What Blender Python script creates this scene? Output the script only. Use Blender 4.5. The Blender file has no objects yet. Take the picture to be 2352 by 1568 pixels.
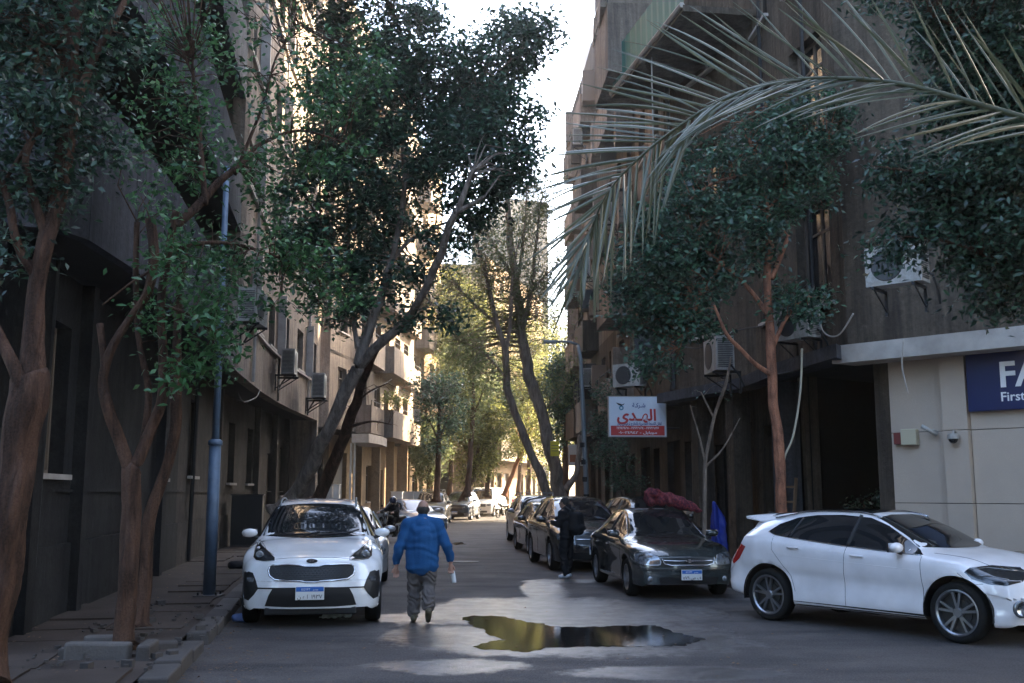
import bpy, bmesh, math, random
import numpy as np
from mathutils import Vector, Matrix, noise
from mathutils.bvhtree import BVHTree
from mathutils.geometry import delaunay_2d_cdt
R = math.radians
random.seed(7)
rng = np.random.default_rng(11)
S = bpy.context.scene
COL = S.collection

# ------------------------------------------------------------------ camera, sky, sun, exposure
TILT = math.atan(346 / 2352)
EYE = 1.72
cam = bpy.data.cameras.new('camera')
cam.sensor_width = 36; cam.lens = 36; cam.clip_start = 0.05; cam.clip_end = 2000
camo = bpy.data.objects.new('camera', cam); COL.objects.link(camo)
camo.location = (0, 0, EYE); camo.rotation_euler = (R(90) + TILT, 0, 0)
S.camera = camo
SUN_AZ, SUN_EL = R(50), R(30)          # azimuth measured from straight ahead towards the right
w = bpy.data.worlds.new('World'); S.world = w; w.use_nodes = True
nt = w.node_tree; bg = nt.nodes['Background']
sky = nt.nodes.new('ShaderNodeTexSky'); sky.sky_type = 'NISHITA'; sky.sun_disc = False
sky.sun_elevation = SUN_EL; sky.sun_rotation = SUN_AZ
sky.air_density = 1.0; sky.dust_density = 3.2; sky.ozone_density = 1.2
nt.links.new(sky.outputs[0], bg.inputs[0]); bg.inputs[1].default_value = 0.15
sl = bpy.data.lights.new('sun', 'SUN'); sl.energy = 5.0; sl.angle = R(0.5); sl.color = (1, .80, .54)
so = bpy.data.objects.new('sun', sl); COL.objects.link(so)
sd = Vector((math.sin(SUN_AZ) * math.cos(SUN_EL), math.cos(SUN_AZ) * math.cos(SUN_EL), math.sin(SUN_EL)))
so.rotation_euler = sd.to_track_quat('Z', 'Y').to_euler(); so.location = sd * 60
S.view_settings.view_transform = 'Standard'; S.view_settings.look = 'None'
S.view_settings.exposure = 3.4; S.view_settings.gamma = 1.0
S.view_settings.use_curve_mapping = False
S.render.engine = 'CYCLES'
S.cycles.max_bounces = 7; S.cycles.diffuse_bounces = 3; S.cycles.glossy_bounces = 3; S.cycles.transmission_bounces = 4
S.cycles.volume_bounces = 0
S.cycles.use_denoising = True
S.cycles.sample_clamp_indirect = 6

# ------------------------------------------------------------------ helpers
_ct, _st = math.cos(TILT), math.sin(TILT)
def P(px, py, Y):
    """point of the place that lies Y metres ahead, seen at photo position px,py (2352 wide)"""
    u = (px - 1176) / 2352; v = (784 - py) / 2352
    dy = _ct - v * _st; dz = _st + v * _ct
    return Vector((u * Y / dy, Y, EYE + dz * Y / dy))
def G(px, py, z=0.0):
    u = (px - 1176) / 2352; v = (784 - py) / 2352
    dy = _ct - v * _st; dz = _st + v * _ct
    Y = (z - EYE) / dz * dy
    return Vector((u * Y / dy, Y, z))

def mesh_np(name, verts, faces, smooth=False):
    me = bpy.data.meshes.new(name)
    me.from_pydata([tuple(v) for v in verts], [], [tuple(f) for f in faces])
    if smooth: me.polygons.foreach_set('use_smooth', [True] * len(me.polygons))
    me.update(); return me
def tri_mesh(name, V, F):
    """V (n,3) float, F (m,k) int - fast"""
    me = bpy.data.meshes.new(name); k = F.shape[1]
    me.vertices.add(len(V)); me.vertices.foreach_set('co', V.astype(np.float32).ravel())
    me.loops.add(F.size); me.loops.foreach_set('vertex_index', F.astype(np.int32).ravel())
    me.polygons.add(len(F)); me.polygons.foreach_set('loop_start', np.arange(0, F.size, k, dtype=np.int32))
    me.update(calc_edges=True); return me
def ob(name, me, mat=None, parent=None, loc=None, rot=None, scale=None):
    o = bpy.data.objects.new(name, me)
    COL.objects.link(o)
    if mat is not None and me is not None and not me.materials: me.materials.append(mat)
    if parent is not None: o.parent = parent
    if loc is not None: o.location = loc
    if rot is not None: o.rotation_euler = rot
    if scale is not None: o.scale = scale
    return o
def thing(name, label, cat, loc=(0, 0, 0), rz=0, group=None):
    o = bpy.data.objects.new(name, None); COL.objects.link(o); o.empty_display_size = .2
    o.location = loc; o.rotation_euler = (0, 0, rz)
    o['label'] = label; o['category'] = cat
    if group: o['group'] = group
    return o
def tag(o, label, cat, group=None):
    o['label'] = label; o['category'] = cat
    if group: o['group'] = group
    return o
def struct(o): o['kind'] = 'structure'; return o
def stuff(o): o['kind'] = 'stuff'; return o
def copy_tree(o, parent=None):
    c = o.copy(); COL.objects.link(c)
    if parent is not None: c.parent = parent
    for ch in list(o.children): copy_tree(ch, c)
    return c

class MB:
    def __init__(s): s.v = []; s.f = []
    def add(s, vs, fs):
        n = len(s.v); s.v += [tuple(v) for v in vs]; s.f += [tuple(n + i for i in f) for f in fs]; return s
    def box(s, a, b):
        (x0, y0, z0), (x1, y1, z1) = a, b
        return s.add([(x0, y0, z0), (x1, y0, z0), (x1, y1, z0), (x0, y1, z0), (x0, y0, z1), (x1, y0, z1), (x1, y1, z1), (x0, y1, z1)],
                     [(0, 3, 2, 1), (4, 5, 6, 7), (0, 1, 5, 4), (1, 2, 6, 5), (2, 3, 7, 6), (3, 0, 4, 7)])
    def cbox(s, c, d, rz=0):
        co, si = math.cos(rz), math.sin(rz); vs = []
        for sz in (-.5, .5):
            for sx, sy in ((-.5, -.5), (.5, -.5), (.5, .5), (-.5, .5)):
                x, y = sx * d[0], sy * d[1]
                vs.append((c[0] + x * co - y * si, c[1] + x * si + y * co, c[2] + sz * d[2]))
        return s.add(vs, [(0, 3, 2, 1), (4, 5, 6, 7), (0, 1, 5, 4), (1, 2, 6, 5), (2, 3, 7, 6), (3, 0, 4, 7)])
    def tube(s, pts, rs, n=8, cap=True, jitter=0.0):
        pts = [Vector(p) for p in pts]; m = len(pts)
        if not hasattr(rs, '__len__'): rs = [rs] * m
        T = []
        for i in range(m):
            t = pts[min(i + 1, m - 1)] - pts[max(i - 1, 0)]
            T.append(t.normalized() if t.length > 1e-9 else Vector((0, 0, 1)))
        a = Vector((1, 0, 0)) if abs(T[0].x) < .8 else Vector((0, 1, 0))
        N = (a - T[0] * a.dot(T[0])).normalized(); vs = []
        for i in range(m):
            N = (N - T[i] * N.dot(T[i])).normalized(); B = T[i].cross(N)
            for k in range(n):
                th = 2 * math.pi * k / n; r = rs[i]
                if jitter:
                    r *= 1 + jitter * (noise.noise(Vector((math.cos(th) * 1.3, math.sin(th) * 1.3, 0)) + pts[i] * .9) * 1.2 + noise.noise(Vector((math.cos(th) * 4, math.sin(th) * 4, pts[i].z * 1.1))) * .7 + noise.noise(Vector((math.cos(th) * 2.2, math.sin(th) * 2.2, pts[i].z * 6))) * .35)
                vs.append(pts[i] + (N * math.cos(th) + B * math.sin(th)) * r)
        fs = []
        for i in range(m - 1):
            for k in range(n):
                k2 = (k + 1) % n
                fs.append((i * n + k, i * n + k2, (i + 1) * n + k2, (i + 1) * n + k))
        if cap: fs += [tuple(range(n - 1, -1, -1)), tuple((m - 1) * n + k for k in range(n))]
        return s.add(vs, fs)
    def cyl(s, c, r, h, n=16, axis='z', r2=None):
        d = {'x': (1, 0, 0), 'y': (0, 1, 0), 'z': (0, 0, 1)}[axis]; c = Vector(c); d = Vector(d)
        return s.tube([c - d * h / 2, c + d * h / 2], [r, r if r2 is None else r2], n)
    def lathe(s, prof, n=24, axis='z', c=(0, 0, 0)):
        vs = []; m = len(prof)
        for (r, h) in prof:
            for k in range(n):
                th = 2 * math.pi * k / n; a, b = r * math.cos(th), r * math.sin(th)
                p = (a, b, h) if axis == 'z' else ((h, a, b) if axis == 'x' else (a, h, b))
                vs.append((p[0] + c[0], p[1] + c[1], p[2] + c[2]))
        fs = [(i * n + k, i * n + (k + 1) % n, (i + 1) * n + (k + 1) % n, (i + 1) * n + k) for i in range(m - 1) for k in range(n)]
        return s.add(vs, fs)
    def sphere(s, c, r, n=12, m=8, sc=(1, 1, 1)):
        vs = []; fs = []
        for i in range(m + 1):
            ph = math.pi * i / m
            for k in range(n):
                th = 2 * math.pi * k / n
                vs.append((c[0] + r * sc[0] * math.sin(ph) * math.cos(th), c[1] + r * sc[1] * math.sin(ph) * math.sin(th), c[2] + r * sc[2] * math.cos(ph)))
        for i in range(m):
            for k in range(n):
                fs.append((i * n + k, (i + 1) * n + k, (i + 1) * n + (k + 1) % n, i * n + (k + 1) % n))
        return s.add(vs, fs)
    def quad(s, a, b, c, d): return s.add([a, b, c, d], [(0, 1, 2, 3)])
    def prism(s, poly, z0, z1):
        n = len(poly)
        return s.add([(x, y, z0) for x, y in poly] + [(x, y, z1) for x, y in poly],
                     [tuple(range(n - 1, -1, -1)), tuple(range(n, 2 * n))] + [(i, (i + 1) % n, n + (i + 1) % n, n + i) for i in range(n)])
    def mesh(s, name, smooth=False): return mesh_np(name, s.v, s.f, smooth)
    def ob(s, name, mat, parent=None, smooth=False, bevel=0, **k):
        o = ob(name, s.mesh(name, smooth), mat, parent, **k)
        if bevel:
            b = o.modifiers.new('b', 'BEVEL'); b.width = bevel; b.segments = 2; b.limit_method = 'ANGLE'
        return o

# ------------------------------------------------------------------ materials
def M(name, col, rough=.8, col2=None, scale=2.0, mix=.5, bump=0., bscale=30., metal=0., spec=.5, streak=0., scol=None, coat=0., island=0.,
      stretch=None, transl=0., fine=0.):
    m = bpy.data.materials.new(name); m.use_nodes = True; n = m.node_tree.nodes; L = m.node_tree.links
    b = n['Principled BSDF']; b.inputs['Roughness'].default_value = rough; b.inputs['Metallic'].default_value = metal
    b.inputs['Specular IOR Level'].default_value = .12 if rough >= .8 and spec == .5 else spec
    if coat: b.inputs['Coat Weight'].default_value = coat; b.inputs['Coat Roughness'].default_value = .04
    geo = n.new('ShaderNodeNewGeometry'); pos = geo.outputs['Position']
    c4 = lambda c: (c[0], c[1], c[2], 1)
    def nz(sc, det=4, vec=None, rgh=.6):
        t = n.new('ShaderNodeTexNoise'); t.inputs['Scale'].default_value = sc; t.inputs['Detail'].default_value = det
        t.inputs['Roughness'].default_value = rgh
        L.new(vec if vec is not None else pos, t.inputs['Vector']); return t.outputs['Fac']
    def ramp(f, a, bb):
        r = n.new('ShaderNodeMapRange'); r.inputs['From Min'].default_value = a; r.inputs['From Max'].default_value = bb
        L.new(f, r.inputs['Value']); return r.outputs['Result']
    def mixc(f, a, bb, mode='MIX'):
        x = n.new('ShaderNodeMix'); x.data_type = 'RGBA'; x.blend_type = mode
        if isinstance(f, (int, float)): x.inputs[0].default_value = f
        else: L.new(f, x.inputs[0])
        for i, q in ((6, a), (7, bb)):
            if isinstance(q, tuple): x.inputs[i].default_value = q
            else: L.new(q, x.inputs[i])
        return x.outputs[2]
    col_out = c4(col)
    if col2 is not None:
        v = pos
        if stretch:
            mp = n.new('ShaderNodeMapping'); L.new(pos, mp.inputs[0]); mp.inputs['Scale'].default_value = stretch; v = mp.outputs[0]
        f = ramp(nz(scale, 6, v), .5 - .28 * (1.5 - mix), .5 + .28 * (1.5 - mix)); col_out = mixc(f, c4(col), c4(col2))
        if streak:
            f = ramp(nz(3.1, 7, None, .72), .52, .74); q = n.new('ShaderNodeMath'); q.operation = 'MULTIPLY'; L.new(f, q.inputs[0]); q.inputs[1].default_value = .9
            col_out = mixc(q.outputs[0], col_out, c4(tuple(x * .45 for x in col2)))
            f = ramp(nz(1.7, 8, None, .8), .60, .68); q = n.new('ShaderNodeMath'); q.operation = 'MULTIPLY'; L.new(f, q.inputs[0]); q.inputs[1].default_value = .55
            col_out = mixc(q.outputs[0], col_out, c4(tuple(min(.6, x * 1.7) for x in col)))
            f = ramp(nz(16, 5, None, .7), .4, .65); q = n.new('ShaderNodeMath'); q.operation = 'MULTIPLY'; L.new(f, q.inputs[0]); q.inputs[1].default_value = .4
            col_out = mixc(q.outputs[0], col_out, c4(tuple(x * .5 for x in col2)))
    if streak:
        mp = n.new('ShaderNodeMapping'); L.new(pos, mp.inputs[0]); mp.inputs['Scale'].default_value = (2.6, 2.6, .16)
        f = ramp(nz(1.6, 6, mp.outputs[0], .75), .43, .66)
        mul = n.new('ShaderNodeMath'); mul.operation = 'MULTIPLY'; L.new(f, mul.inputs[0]); mul.inputs[1].default_value = streak
        col_out = mixc(mul.outputs[0], col_out, c4(scol or tuple(x * .45 for x in col)))
    if fine:
        f = ramp(nz(55, 3), .3, .7); col_out = mixc(f, col_out, c4(tuple(x * (1 - fine) for x in col)))
    if island:
        hs = n.new('ShaderNodeHueSaturation'); L.new(col_out, hs.inputs['Color']) if not isinstance(col_out, tuple) else setattr(hs.inputs['Color'], 'default_value', col_out)
        rr = n.new('ShaderNodeMapRange'); L.new(geo.outputs['Random Per Island'], rr.inputs['Value'])
        rr.inputs['To Min'].default_value = 1 - island; rr.inputs['To Max'].default_value = 1 + island
        L.new(rr.outputs[0], hs.inputs['Value'])
        r2 = n.new('ShaderNodeMapRange'); L.new(geo.outputs['Random Per Island'], r2.inputs['Value'])
        r2.inputs['To Min'].default_value = .53; r2.inputs['To Max'].default_value = .475
        L.new(r2.outputs[0], hs.inputs['Hue'])
        col_out = hs.outputs[0]
    if isinstance(col_out, tuple): b.inputs['Base Color'].default_value = col_out
    else: L.new(col_out, b.inputs['Base Color'])
    if bump:
        v = pos
        if stretch:
            mp = n.new('ShaderNodeMapping'); L.new(pos, mp.inputs[0]); mp.inputs['Scale'].default_value = stretch; v = mp.outputs[0]
        bp = n.new('ShaderNodeBump'); bp.inputs['Strength'].default_value = bump; bp.inputs['Distance'].default_value = .06 if 'bark' in name else .02
        L.new(nz(bscale, 5, v), bp.inputs['Height']); L.new(bp.outputs[0], b.inputs['Normal'])
    if transl:
        tr = n.new('ShaderNodeBsdfTranslucent')
        mx = n.new('ShaderNodeMixShader'); mx.inputs[0].default_value = transl
        if isinstance(col_out, tuple): tr.inputs[0].default_value = col_out
        else:
            g = n.new('ShaderNodeGamma'); g.inputs[1].default_value = .8; L.new(col_out, g.inputs[0]); L.new(g.outputs[0], tr.inputs[0])
        L.new(b.outputs[0], mx.inputs[1]); L.new(tr.outputs[0], mx.inputs[2]); L.new(mx.outputs[0], n['Material Output'].inputs[0])
    return m

MT = dict(
    facade=M('weathered_render', (.30, .24, .19), .9, (.17, .135, .11), .8, .8, 1.0, 9, streak=.9, scol=(.07, .056, .048)),
    facade_pale=M('pale_render', (.31, .25, .195), .9, (.20, .16, .13), .6, .8, 1.0, 9, streak=.8, scol=(.10, .08, .065)),
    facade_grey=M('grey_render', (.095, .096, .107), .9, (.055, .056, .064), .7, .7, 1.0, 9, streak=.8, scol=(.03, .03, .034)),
    facade_brown=M('brown_render', (.145, .115, .085), .9, (.075, .058, .044), .7, .7, 1.0, 9, streak=.9, scol=(.032, .025, .022)),
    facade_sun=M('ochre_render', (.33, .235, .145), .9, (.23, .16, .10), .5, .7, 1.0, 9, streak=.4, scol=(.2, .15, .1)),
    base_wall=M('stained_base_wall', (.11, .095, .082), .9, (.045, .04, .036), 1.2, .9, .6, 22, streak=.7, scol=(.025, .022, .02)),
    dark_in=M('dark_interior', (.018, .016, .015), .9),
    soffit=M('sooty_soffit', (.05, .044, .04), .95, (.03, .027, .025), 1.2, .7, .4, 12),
    trim=M('pale_trim', (.46, .42, .38), .8, (.30, .27, .24), 3, .7, .2, 30),
    frame_wood=M('weathered_frame', (.16, .12, .09), .7),
    frame_white=M('pale_frame', (.48, .46, .43), .6),
    glass=M('window_glass', (.02, .022, .025), .08, spec=.6),
    shutter=M('brown_shutter', (.10, .065, .045), .7),
    shutter2=M('grey_green_shutter', (.12, .15, .14), .7),
    awning_green=M('green_sheet', (.02, .15, .12), .6, (.015, .10, .085), 2, .6),
    metal_dark=M('dark_metal', (.03, .03, .032), .5, metal=.6),
    ac_white=M('ac_casing', (.46, .45, .42), .55, (.30, .28, .25), 2.5, .6, streak=.4, scol=(.2, .16, .12)),
    ac_grille=M('ac_grille', (.05, .05, .052), .5),
    stone_bank=M('pink_stone_panel', (.48, .39, .31), .6, (.38, .31, .25), 1.4, .7, .12, 40, fine=.15),
    sign_blue=M('navy_sign_face', (.008, .016, .085), .35, (.006, .013, .07), 1.2),
    white=M('white_lettering', (.78, .78, .78), .5),
    white_sign=M('sign_white', (.70, .72, .76), .5, (.60, .62, .66), 2),
    sign_red=M('sign_red', (.50, .035, .03), .5), sign_navy=M('sign_navy', (.03, .06, .22), .5), sign_teal=M('sign_teal', (.03, .20, .28), .5),
    asphalt=None, base_dark=M('shaded_grey_cladding', (.044, .043, .043), .9, (.022, .022, .023), 1.2, .9, .6, 22, streak=.7, scol=(.014, .014, .016)),  # near-left cladding; shade and vignetting there are put into this darker tone too
    paving=M('dusty_paving', (.085, .066, .055), .9, (.035, .028, .025), 1.3, .9, .5, 40, fine=.25),
    kerb=M('worn_kerb', (.15, .135, .125), .9, (.08, .073, .067), 2.5, .8, .5, 30, fine=.2),
    kerb2=M('worn_kerb_dark', (.10, .09, .083), .9, (.06, .053, .05), 2.5, .8, .5, 30, fine=.2),
    bark=M('reddish_bark', (.135, .078, .055), .9, (.028, .02, .016), 8, 1.25, 1.0, 22, stretch=(1, 1, .22), fine=.45),
    bark_grey=M('grey_bark', (.36, .29, .235), .9, (.10, .078, .065), 8, 1.2, 1.0, 20, stretch=(1, 1, .22), fine=.4),
    bark_orange=M('orange_bark', (.36, .16, .095), .85, (.08, .042, .032), 8, 1.2, .9, 20, stretch=(1, 1, .35), fine=.35),
    cutwood=M('cut_wood', (.42, .30, .2), .8, (.3, .2, .13), 5),
    leaf_near=M('fig_leaf', (.04, .125, .038), .34, island=.8, transl=.28, spec=.6),
    leaf_dark=M('dark_fig_leaf', (.02, .055, .032), .42, island=.75, transl=.2, spec=.6),
    leaf_teal=M('dull_fig_leaf', (.028, .074, .042), .45, island=.75, transl=.2, spec=.6),
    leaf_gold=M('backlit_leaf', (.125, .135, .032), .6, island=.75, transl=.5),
    leaf_feather=M('feathery_leaf', (.11, .135, .05), .6, island=.4, transl=.45),
    palm=M('palm_leaflet', (.085, .098, .055), .36, (.045, .058, .028), 4, .6, transl=.2, spec=.7),
    palm_dry=M('rachis', (.06, .07, .035), .5),
    pole_blue=M('blue_grey_paint', (.13, .19, .27), .45, (.075, .11, .16), 5, .7, spec=.5),
    pole_grey=M('galvanised_post', (.20, .22, .23), .5, metal=.3),
    car_white=M('white_car_paint', (.85, .86, .88), .22, (.66, .66, .65), 2.6, coat=1),
    car_white_dusty=M('dusty_white_car_paint', (.82, .80, .81), .28, (.62, .60, .60), 2.6, coat=.8),
    car_dark=M('dark_green_car_paint', (.022, .028, .028), .2, (.03, .036, .035), 2, coat=1),
    car_black=M('black_car_paint', (.015, .015, .017), .2, (.03, .029, .028), 2, coat=1),
    car_silver=M('silver_car_paint', (.35, .36, .38), .28, metal=.6, coat=1),
    car_blue=M('navy_car_paint', (.015, .02, .035), .22, coat=1),
    car_brown=M('brown_grey_car_paint', (.13, .115, .10), .3, metal=.4, coat=1),
    car_glass=M('car_glass', (.012, .014, .016), .03, spec=1.0),
    plastic=M('black_plastic', (.014, .014, .015), .5, spec=.4),
    grille=M('grille_black', (.006, .006, .006), .4),
    seam=M('seam_dark', (.012, .012, .012), .8),
    chrome=M('chrome_trim', (.62, .63, .65), .12, metal=1),
    lamp=M('headlamp_lens', (.30, .32, .35), .08, (.05, .055, .06), 14, .9, metal=.5, coat=1),
    lamp_dark=M('smoked_headlamp', (.05, .055, .06), .06, (.015, .016, .018), 16, .8, metal=.4, coat=1),
    lamp_red=M('tail_lamp_red', (.30, .012, .01), .1, coat=1),
    tyre=M('tyre_rubber', (.014, .014, .014), .85, bump=.3, bscale=60),
    rim=M('alloy_rim', (.30, .31, .33), .28, metal=.9), rim_dark=M('rim_recess', (.02, .02, .02), .6),
    plate=M('number_plate', (.62, .63, .62), .5), plate_blue=M('plate_blue', (.02, .12, .42), .5), ink=M('plate_ink', (.012, .012, .014), .6),
    skin=M('skin', (.36, .20, .14), .55, spec=.4), skin2=M('skin_brown', (.28, .16, .11), .55, spec=.4),
    hair=M('dark_grey_hair', (.05, .045, .042), .8, bump=.6, bscale=120), hair_black=M('black_hair', (.012, .011, .01), .7, bump=.6, bscale=120),
    jacket=M('blue_wool_jacket', (.022, .092, .235), .9, (.016, .07, .18), 5, .7, .5, 90), trousers=M('grey_brown_trousers', (.12, .105, .098), .9, (.085, .074, .07), 6, .7, .3, 50),
    black_cloth=M('black_cloth', (.012, .012, .014), .85, (.02, .02, .022), 6), shoe=M('brown_shoe', (.07, .055, .03), .6), shoe_white=M('pale_trainer', (.5, .52, .55), .6),
    helmet=M('dark_blue_helmet', (.02, .03, .07), .2, coat=1),
    bundle=M('red_patterned_fabric', (.20, .045, .05), .9, (.06, .018, .03), 22, 1.2, .6, 60),
    tarp=M('blue_tarpaulin', (.01, .035, .32), .6, (.008, .025, .22), 3), wood=M('old_wood', (.20, .13, .085), .85, (.12, .08, .05), 4),
    red_box=M('red_plastic', (.16, .03, .025), .5), cream=M('cream_plastic', (.45, .40, .28), .5), yellow=M('yellow_sign', (.75, .62, .03), .5, (.6, .48, .02), 6),
    paper=M('crumpled_paper', (.7, .72, .72), .7), bluebag=M('blue_plastic_bag', (.10, .16, .35), .5), rope=M('pale_rope', (.32, .29, .22), .9), cable=M('black_cable', (.012, .012, .012), .7),
    water=M('puddle_water', (.010, .009, .008), .02, spec=.5, bump=.05, bscale=12), bottle=M('clear_plastic', (.55, .57, .58), .15, spec=.6),
    garage=M('grey_steel_door', (.13, .12, .115), .6, (.10, .092, .088), 2, .7), far_white=M('far_shop_white', (.6, .58, .54), .7),
    van=M('van_white', (.75, .72, .66), .3, coat=.6), terracotta=M('terracotta', (.3, .13, .08), .8), roofpale=M('pale_roof', (.35, .3, .26), .9),
)
# ------------------------------------------------------------------ road
def road_material():
    m = bpy.data.materials.new('worn_wet_asphalt'); m.use_nodes = True; n = m.node_tree.nodes; L = m.node_tree.links
    b = n['Principled BSDF']; geo = n.new('ShaderNodeNewGeometry'); pos = geo.outputs['Position']
    def math_(op, a, bb=None, cl=False):
        x = n.new('ShaderNodeMath'); x.operation = op; x.use_clamp = cl
        for i, q in enumerate((a, bb)):
            if q is None: continue
            if isinstance(q, (int, float)): x.inputs[i].default_value = q
            else: L.new(q, x.inputs[i])
        return x.outputs[0]
    def nz(sc, det=4, st=None, rg=.6):
        v = pos
        if st:
            mp = n.new('ShaderNodeMapping'); L.new(pos, mp.inputs[0]); mp.inputs['Scale'].default_value = st; v = mp.outputs[0]
        t = n.new('ShaderNodeTexNoise'); t.inputs['Scale'].default_value = sc; t.inputs['Detail'].default_value = det
        t.inputs['Roughness'].default_value = rg; L.new(v, t.inputs['Vector']); return t.outputs['Fac']
    def rmp(f, a, bb, c=0, d=1):
        r = n.new('ShaderNodeMapRange')
        for i, q in zip(('From Min', 'From Max', 'To Min', 'To Max'), (a, bb, c, d)): r.inputs[i].default_value = q
        L.new(f, r.inputs['Value']); return r.outputs[0]
    def ell(cx, cy, rx, ry):
        v = n.new('ShaderNodeVectorMath'); v.operation = 'SUBTRACT'; L.new(pos, v.inputs[0]); v.inputs[1].default_value = (cx, cy, 0)
        d = n.new('ShaderNodeVectorMath'); d.operation = 'DIVIDE'; L.new(v.outputs[0], d.inputs[0]); d.inputs[1].default_value = (rx, ry, 1)
        l = n.new('ShaderNodeVectorMath'); l.operation = 'LENGTH'; L.new(d.outputs[0], l.inputs[0])
        return math_('SUBTRACT', 1.0, l.outputs['Value'])
    mask = None
    for e in WET: 
        k = ell(*e); mask = k if mask is None else math_('MAXIMUM', mask, k)
    dist = math_('ADD', math_('MULTIPLY', math_('SUBTRACT', nz(.9, 6, (1, .45, 1)), .5), 1.5), math_('MULTIPLY', math_('SUBTRACT', nz(9, 5), .5), .7))
    mask = rmp(math_('ADD', mask, dist), -.04, .22)
    def mx(f, a, bb):
        x = n.new('ShaderNodeMix'); x.data_type = 'RGBA'
        if isinstance(f, (int, float)): x.inputs[0].default_value = f
        else: L.new(f, x.inputs[0])
        for i, q in ((6, a), (7, bb)):
            if isinstance(q, tuple): x.inputs[i].default_value = q + (1,)
            else: L.new(q, x.inputs[i])
        return x.outputs[2]
    c = mx(rmp(nz(.45, 6), .35, .68), (.082, .071, .066), (.042, .037, .037))
    c = mx(rmp(nz(.8, 5, (.35, 1.6, 1)), .47, .64, 0, .85), c, (.018, .017, .018))
    c = mx(rmp(nz(2.2, 6), .58, .75, 0, .5), c, (.035, .032, .032))
    c = mx(rmp(nz(14, 5, None, .75), .45, .68, 0, .55), c, (.028, .026, .027))
    c = mx(rmp(nz(46, 4), .45, .7, 0, .8), c, (.12, .112, .108))
    c = mx(math_('MULTIPLY', mask, .55), c, (.028, .026, .027))
    L.new(c, b.inputs['Base Color'])
    L.new(mask, b.inputs['Coat Weight']); b.inputs['Coat Roughness'].default_value = .26; b.inputs['Coat IOR'].default_value = 2.3
    rd = rmp(nz(1.1, 5), .3, .7, .62, .85)
    rw = rmp(nz(3.2, 6), .35, .65, .28, .45)
    r = n.new('ShaderNodeMix'); L.new(mask, r.inputs[0]); L.new(rd, r.inputs[2]); L.new(rw, r.inputs[3]); L.new(r.outputs[0], b.inputs['Roughness'])
    L.new(rmp(mask, 0, 1, .22, .9), b.inputs['Specular IOR Level'])
    h = math_('ADD', nz(38, 4), math_('MULTIPLY', nz(5, 4), 1.2))
    bp = n.new('ShaderNodeBump'); bp.inputs['Distance'].default_value = .012
    L.new(rmp(mask, 0, 1, .95, .5), bp.inputs['Strength']); L.new(h, bp.inputs['Height']); L.new(bp.outputs[0], b.inputs['Normal']); L.new(bp.outputs[0], b.inputs['Coat Normal'])
    return m
WET = [(.55, 15.3, 2.2, 2.1), (.6, 18.6, .42, 2.2), (.5, 12.6, 2.2, 1.5), (-.6, 10.6, .9, .5), (1.6, 10.2, 1.2, .4), (1.4, 20.5, 1.4, .4), (-1.6, 14.6, .9, .5)]
MT['asphalt'] = road_material()

def sheet(name, pts, z, mat, cuts=0):
    me = mesh_np(name, [(x, y, z) for x, y in pts], [tuple(range(len(pts)))])
    return struct(ob(name, me, mat))
sheet('ground', [(-400, -60), (400, -60), (400, 700), (-400, 700)], -.02, MT['paving'])
road = sheet('road', [(-14, -12), (22, -12), (22, 12), (9, 30), (9, 60), (34, 150), (22, 150), (-2, 84), (-7, 60), (-10, 40), (-10, 22), (-14, 10)], 0.0, MT['asphalt'])
# grid the far ground so nothing relies on one huge face
KL = [(-1.9, 3.0), (-3.0, 9.2), (-3.45, 12), (-4.28, 16.8), (-5.2, 22.5), (-6.15, 30), (-6.9, 40), (-6.2, 52), (-4.6, 66), (-.9, 81), (3.8, 101)]
WL = [(-4.9, 3.0), (-5.3, 9.2), (-5.5, 10.6), (-6.2, 15.3), (-7.3, 22.5), (-8.6, 30), (-9.3, 42), (-8.4, 52), (-7.2, 66), (-2.6, 82), (2.6, 102)]
KR = [(9.6, 9.5), (7.6, 11.2), (5.2, 14.9), (4.15, 17.8), (3.75, 20.5), (2.95, 25), (2.25, 31), (1.75, 40), (1.6, 49), (3.4, 58), (6.5, 72)]
WR = [(14, 9.5), (12.6, 11.6), (6.56, 17.64), (6.3, 20), (5.6, 23), (4.6, 27), (3.95, 31), (3.3, 42), (3.0, 50), (6.6, 58), (9.5, 72)]
def pave(name, K, W):
    vs = [(x, y, .12) for x, y in K] + [(x, y, .12) for x, y in W]; n = len(K)
    return struct(ob(name, mesh_np(name, vs, [(i, i + 1, n + i + 1, n + i) for i in range(n - 1)]), MT['paving']))
pl = pave('pavement', [(x - .25, y) for x, y in KL], [(x - 1.5, y) for x, y in WL])
pr = pave('pavement', [(x + .25, y) for x, y in KR], [(x + 3.2, y) for x, y in WR])
def along(poly, step):
    out = []; carry = 0
    for (x0, y0), (x1, y1) in zip(poly, poly[1:]):
        L = math.hypot(x1 - x0, y1 - y0); d = carry
        while d + step <= L + 1e-6:
            t = (d + step / 2) / L; out.append((x0 + (x1 - x0) * t, y0 + (y1 - y0) * t, math.atan2(y1 - y0, x1 - x0), d / L)); d += step
        carry = d - L if d > L else 0
        carry = 0
    return out
kerb_me = []
for k in range(3):
    b = MB().box((-.39, -.13, -.1), (.39, .13, .14)); me = b.mesh('kerb_stone'); me.materials.append(MT['kerb'] if k else MT['kerb2']); kerb_me.append(me)
for K, par, sgn in ((KL, pl, -1), (KR, pr, 1)):
    for i, (x, y, a, _) in enumerate(along(K, .8)):
        if y > 62: continue
        o = ob('kerb_stone', kerb_me[i % 3 if random.random() < .6 else 0], None, par, (x + sgn * .12 + random.uniform(-.012, .012), y, random.uniform(-.022, .01)), (random.uniform(-.012, .012), random.uniform(-.02, .02), a + random.uniform(-.012, .012)))
        bv = o.modifiers.new('b', 'BEVEL'); bv.width = .02; bv.segments = 2
slab_me = []
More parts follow.
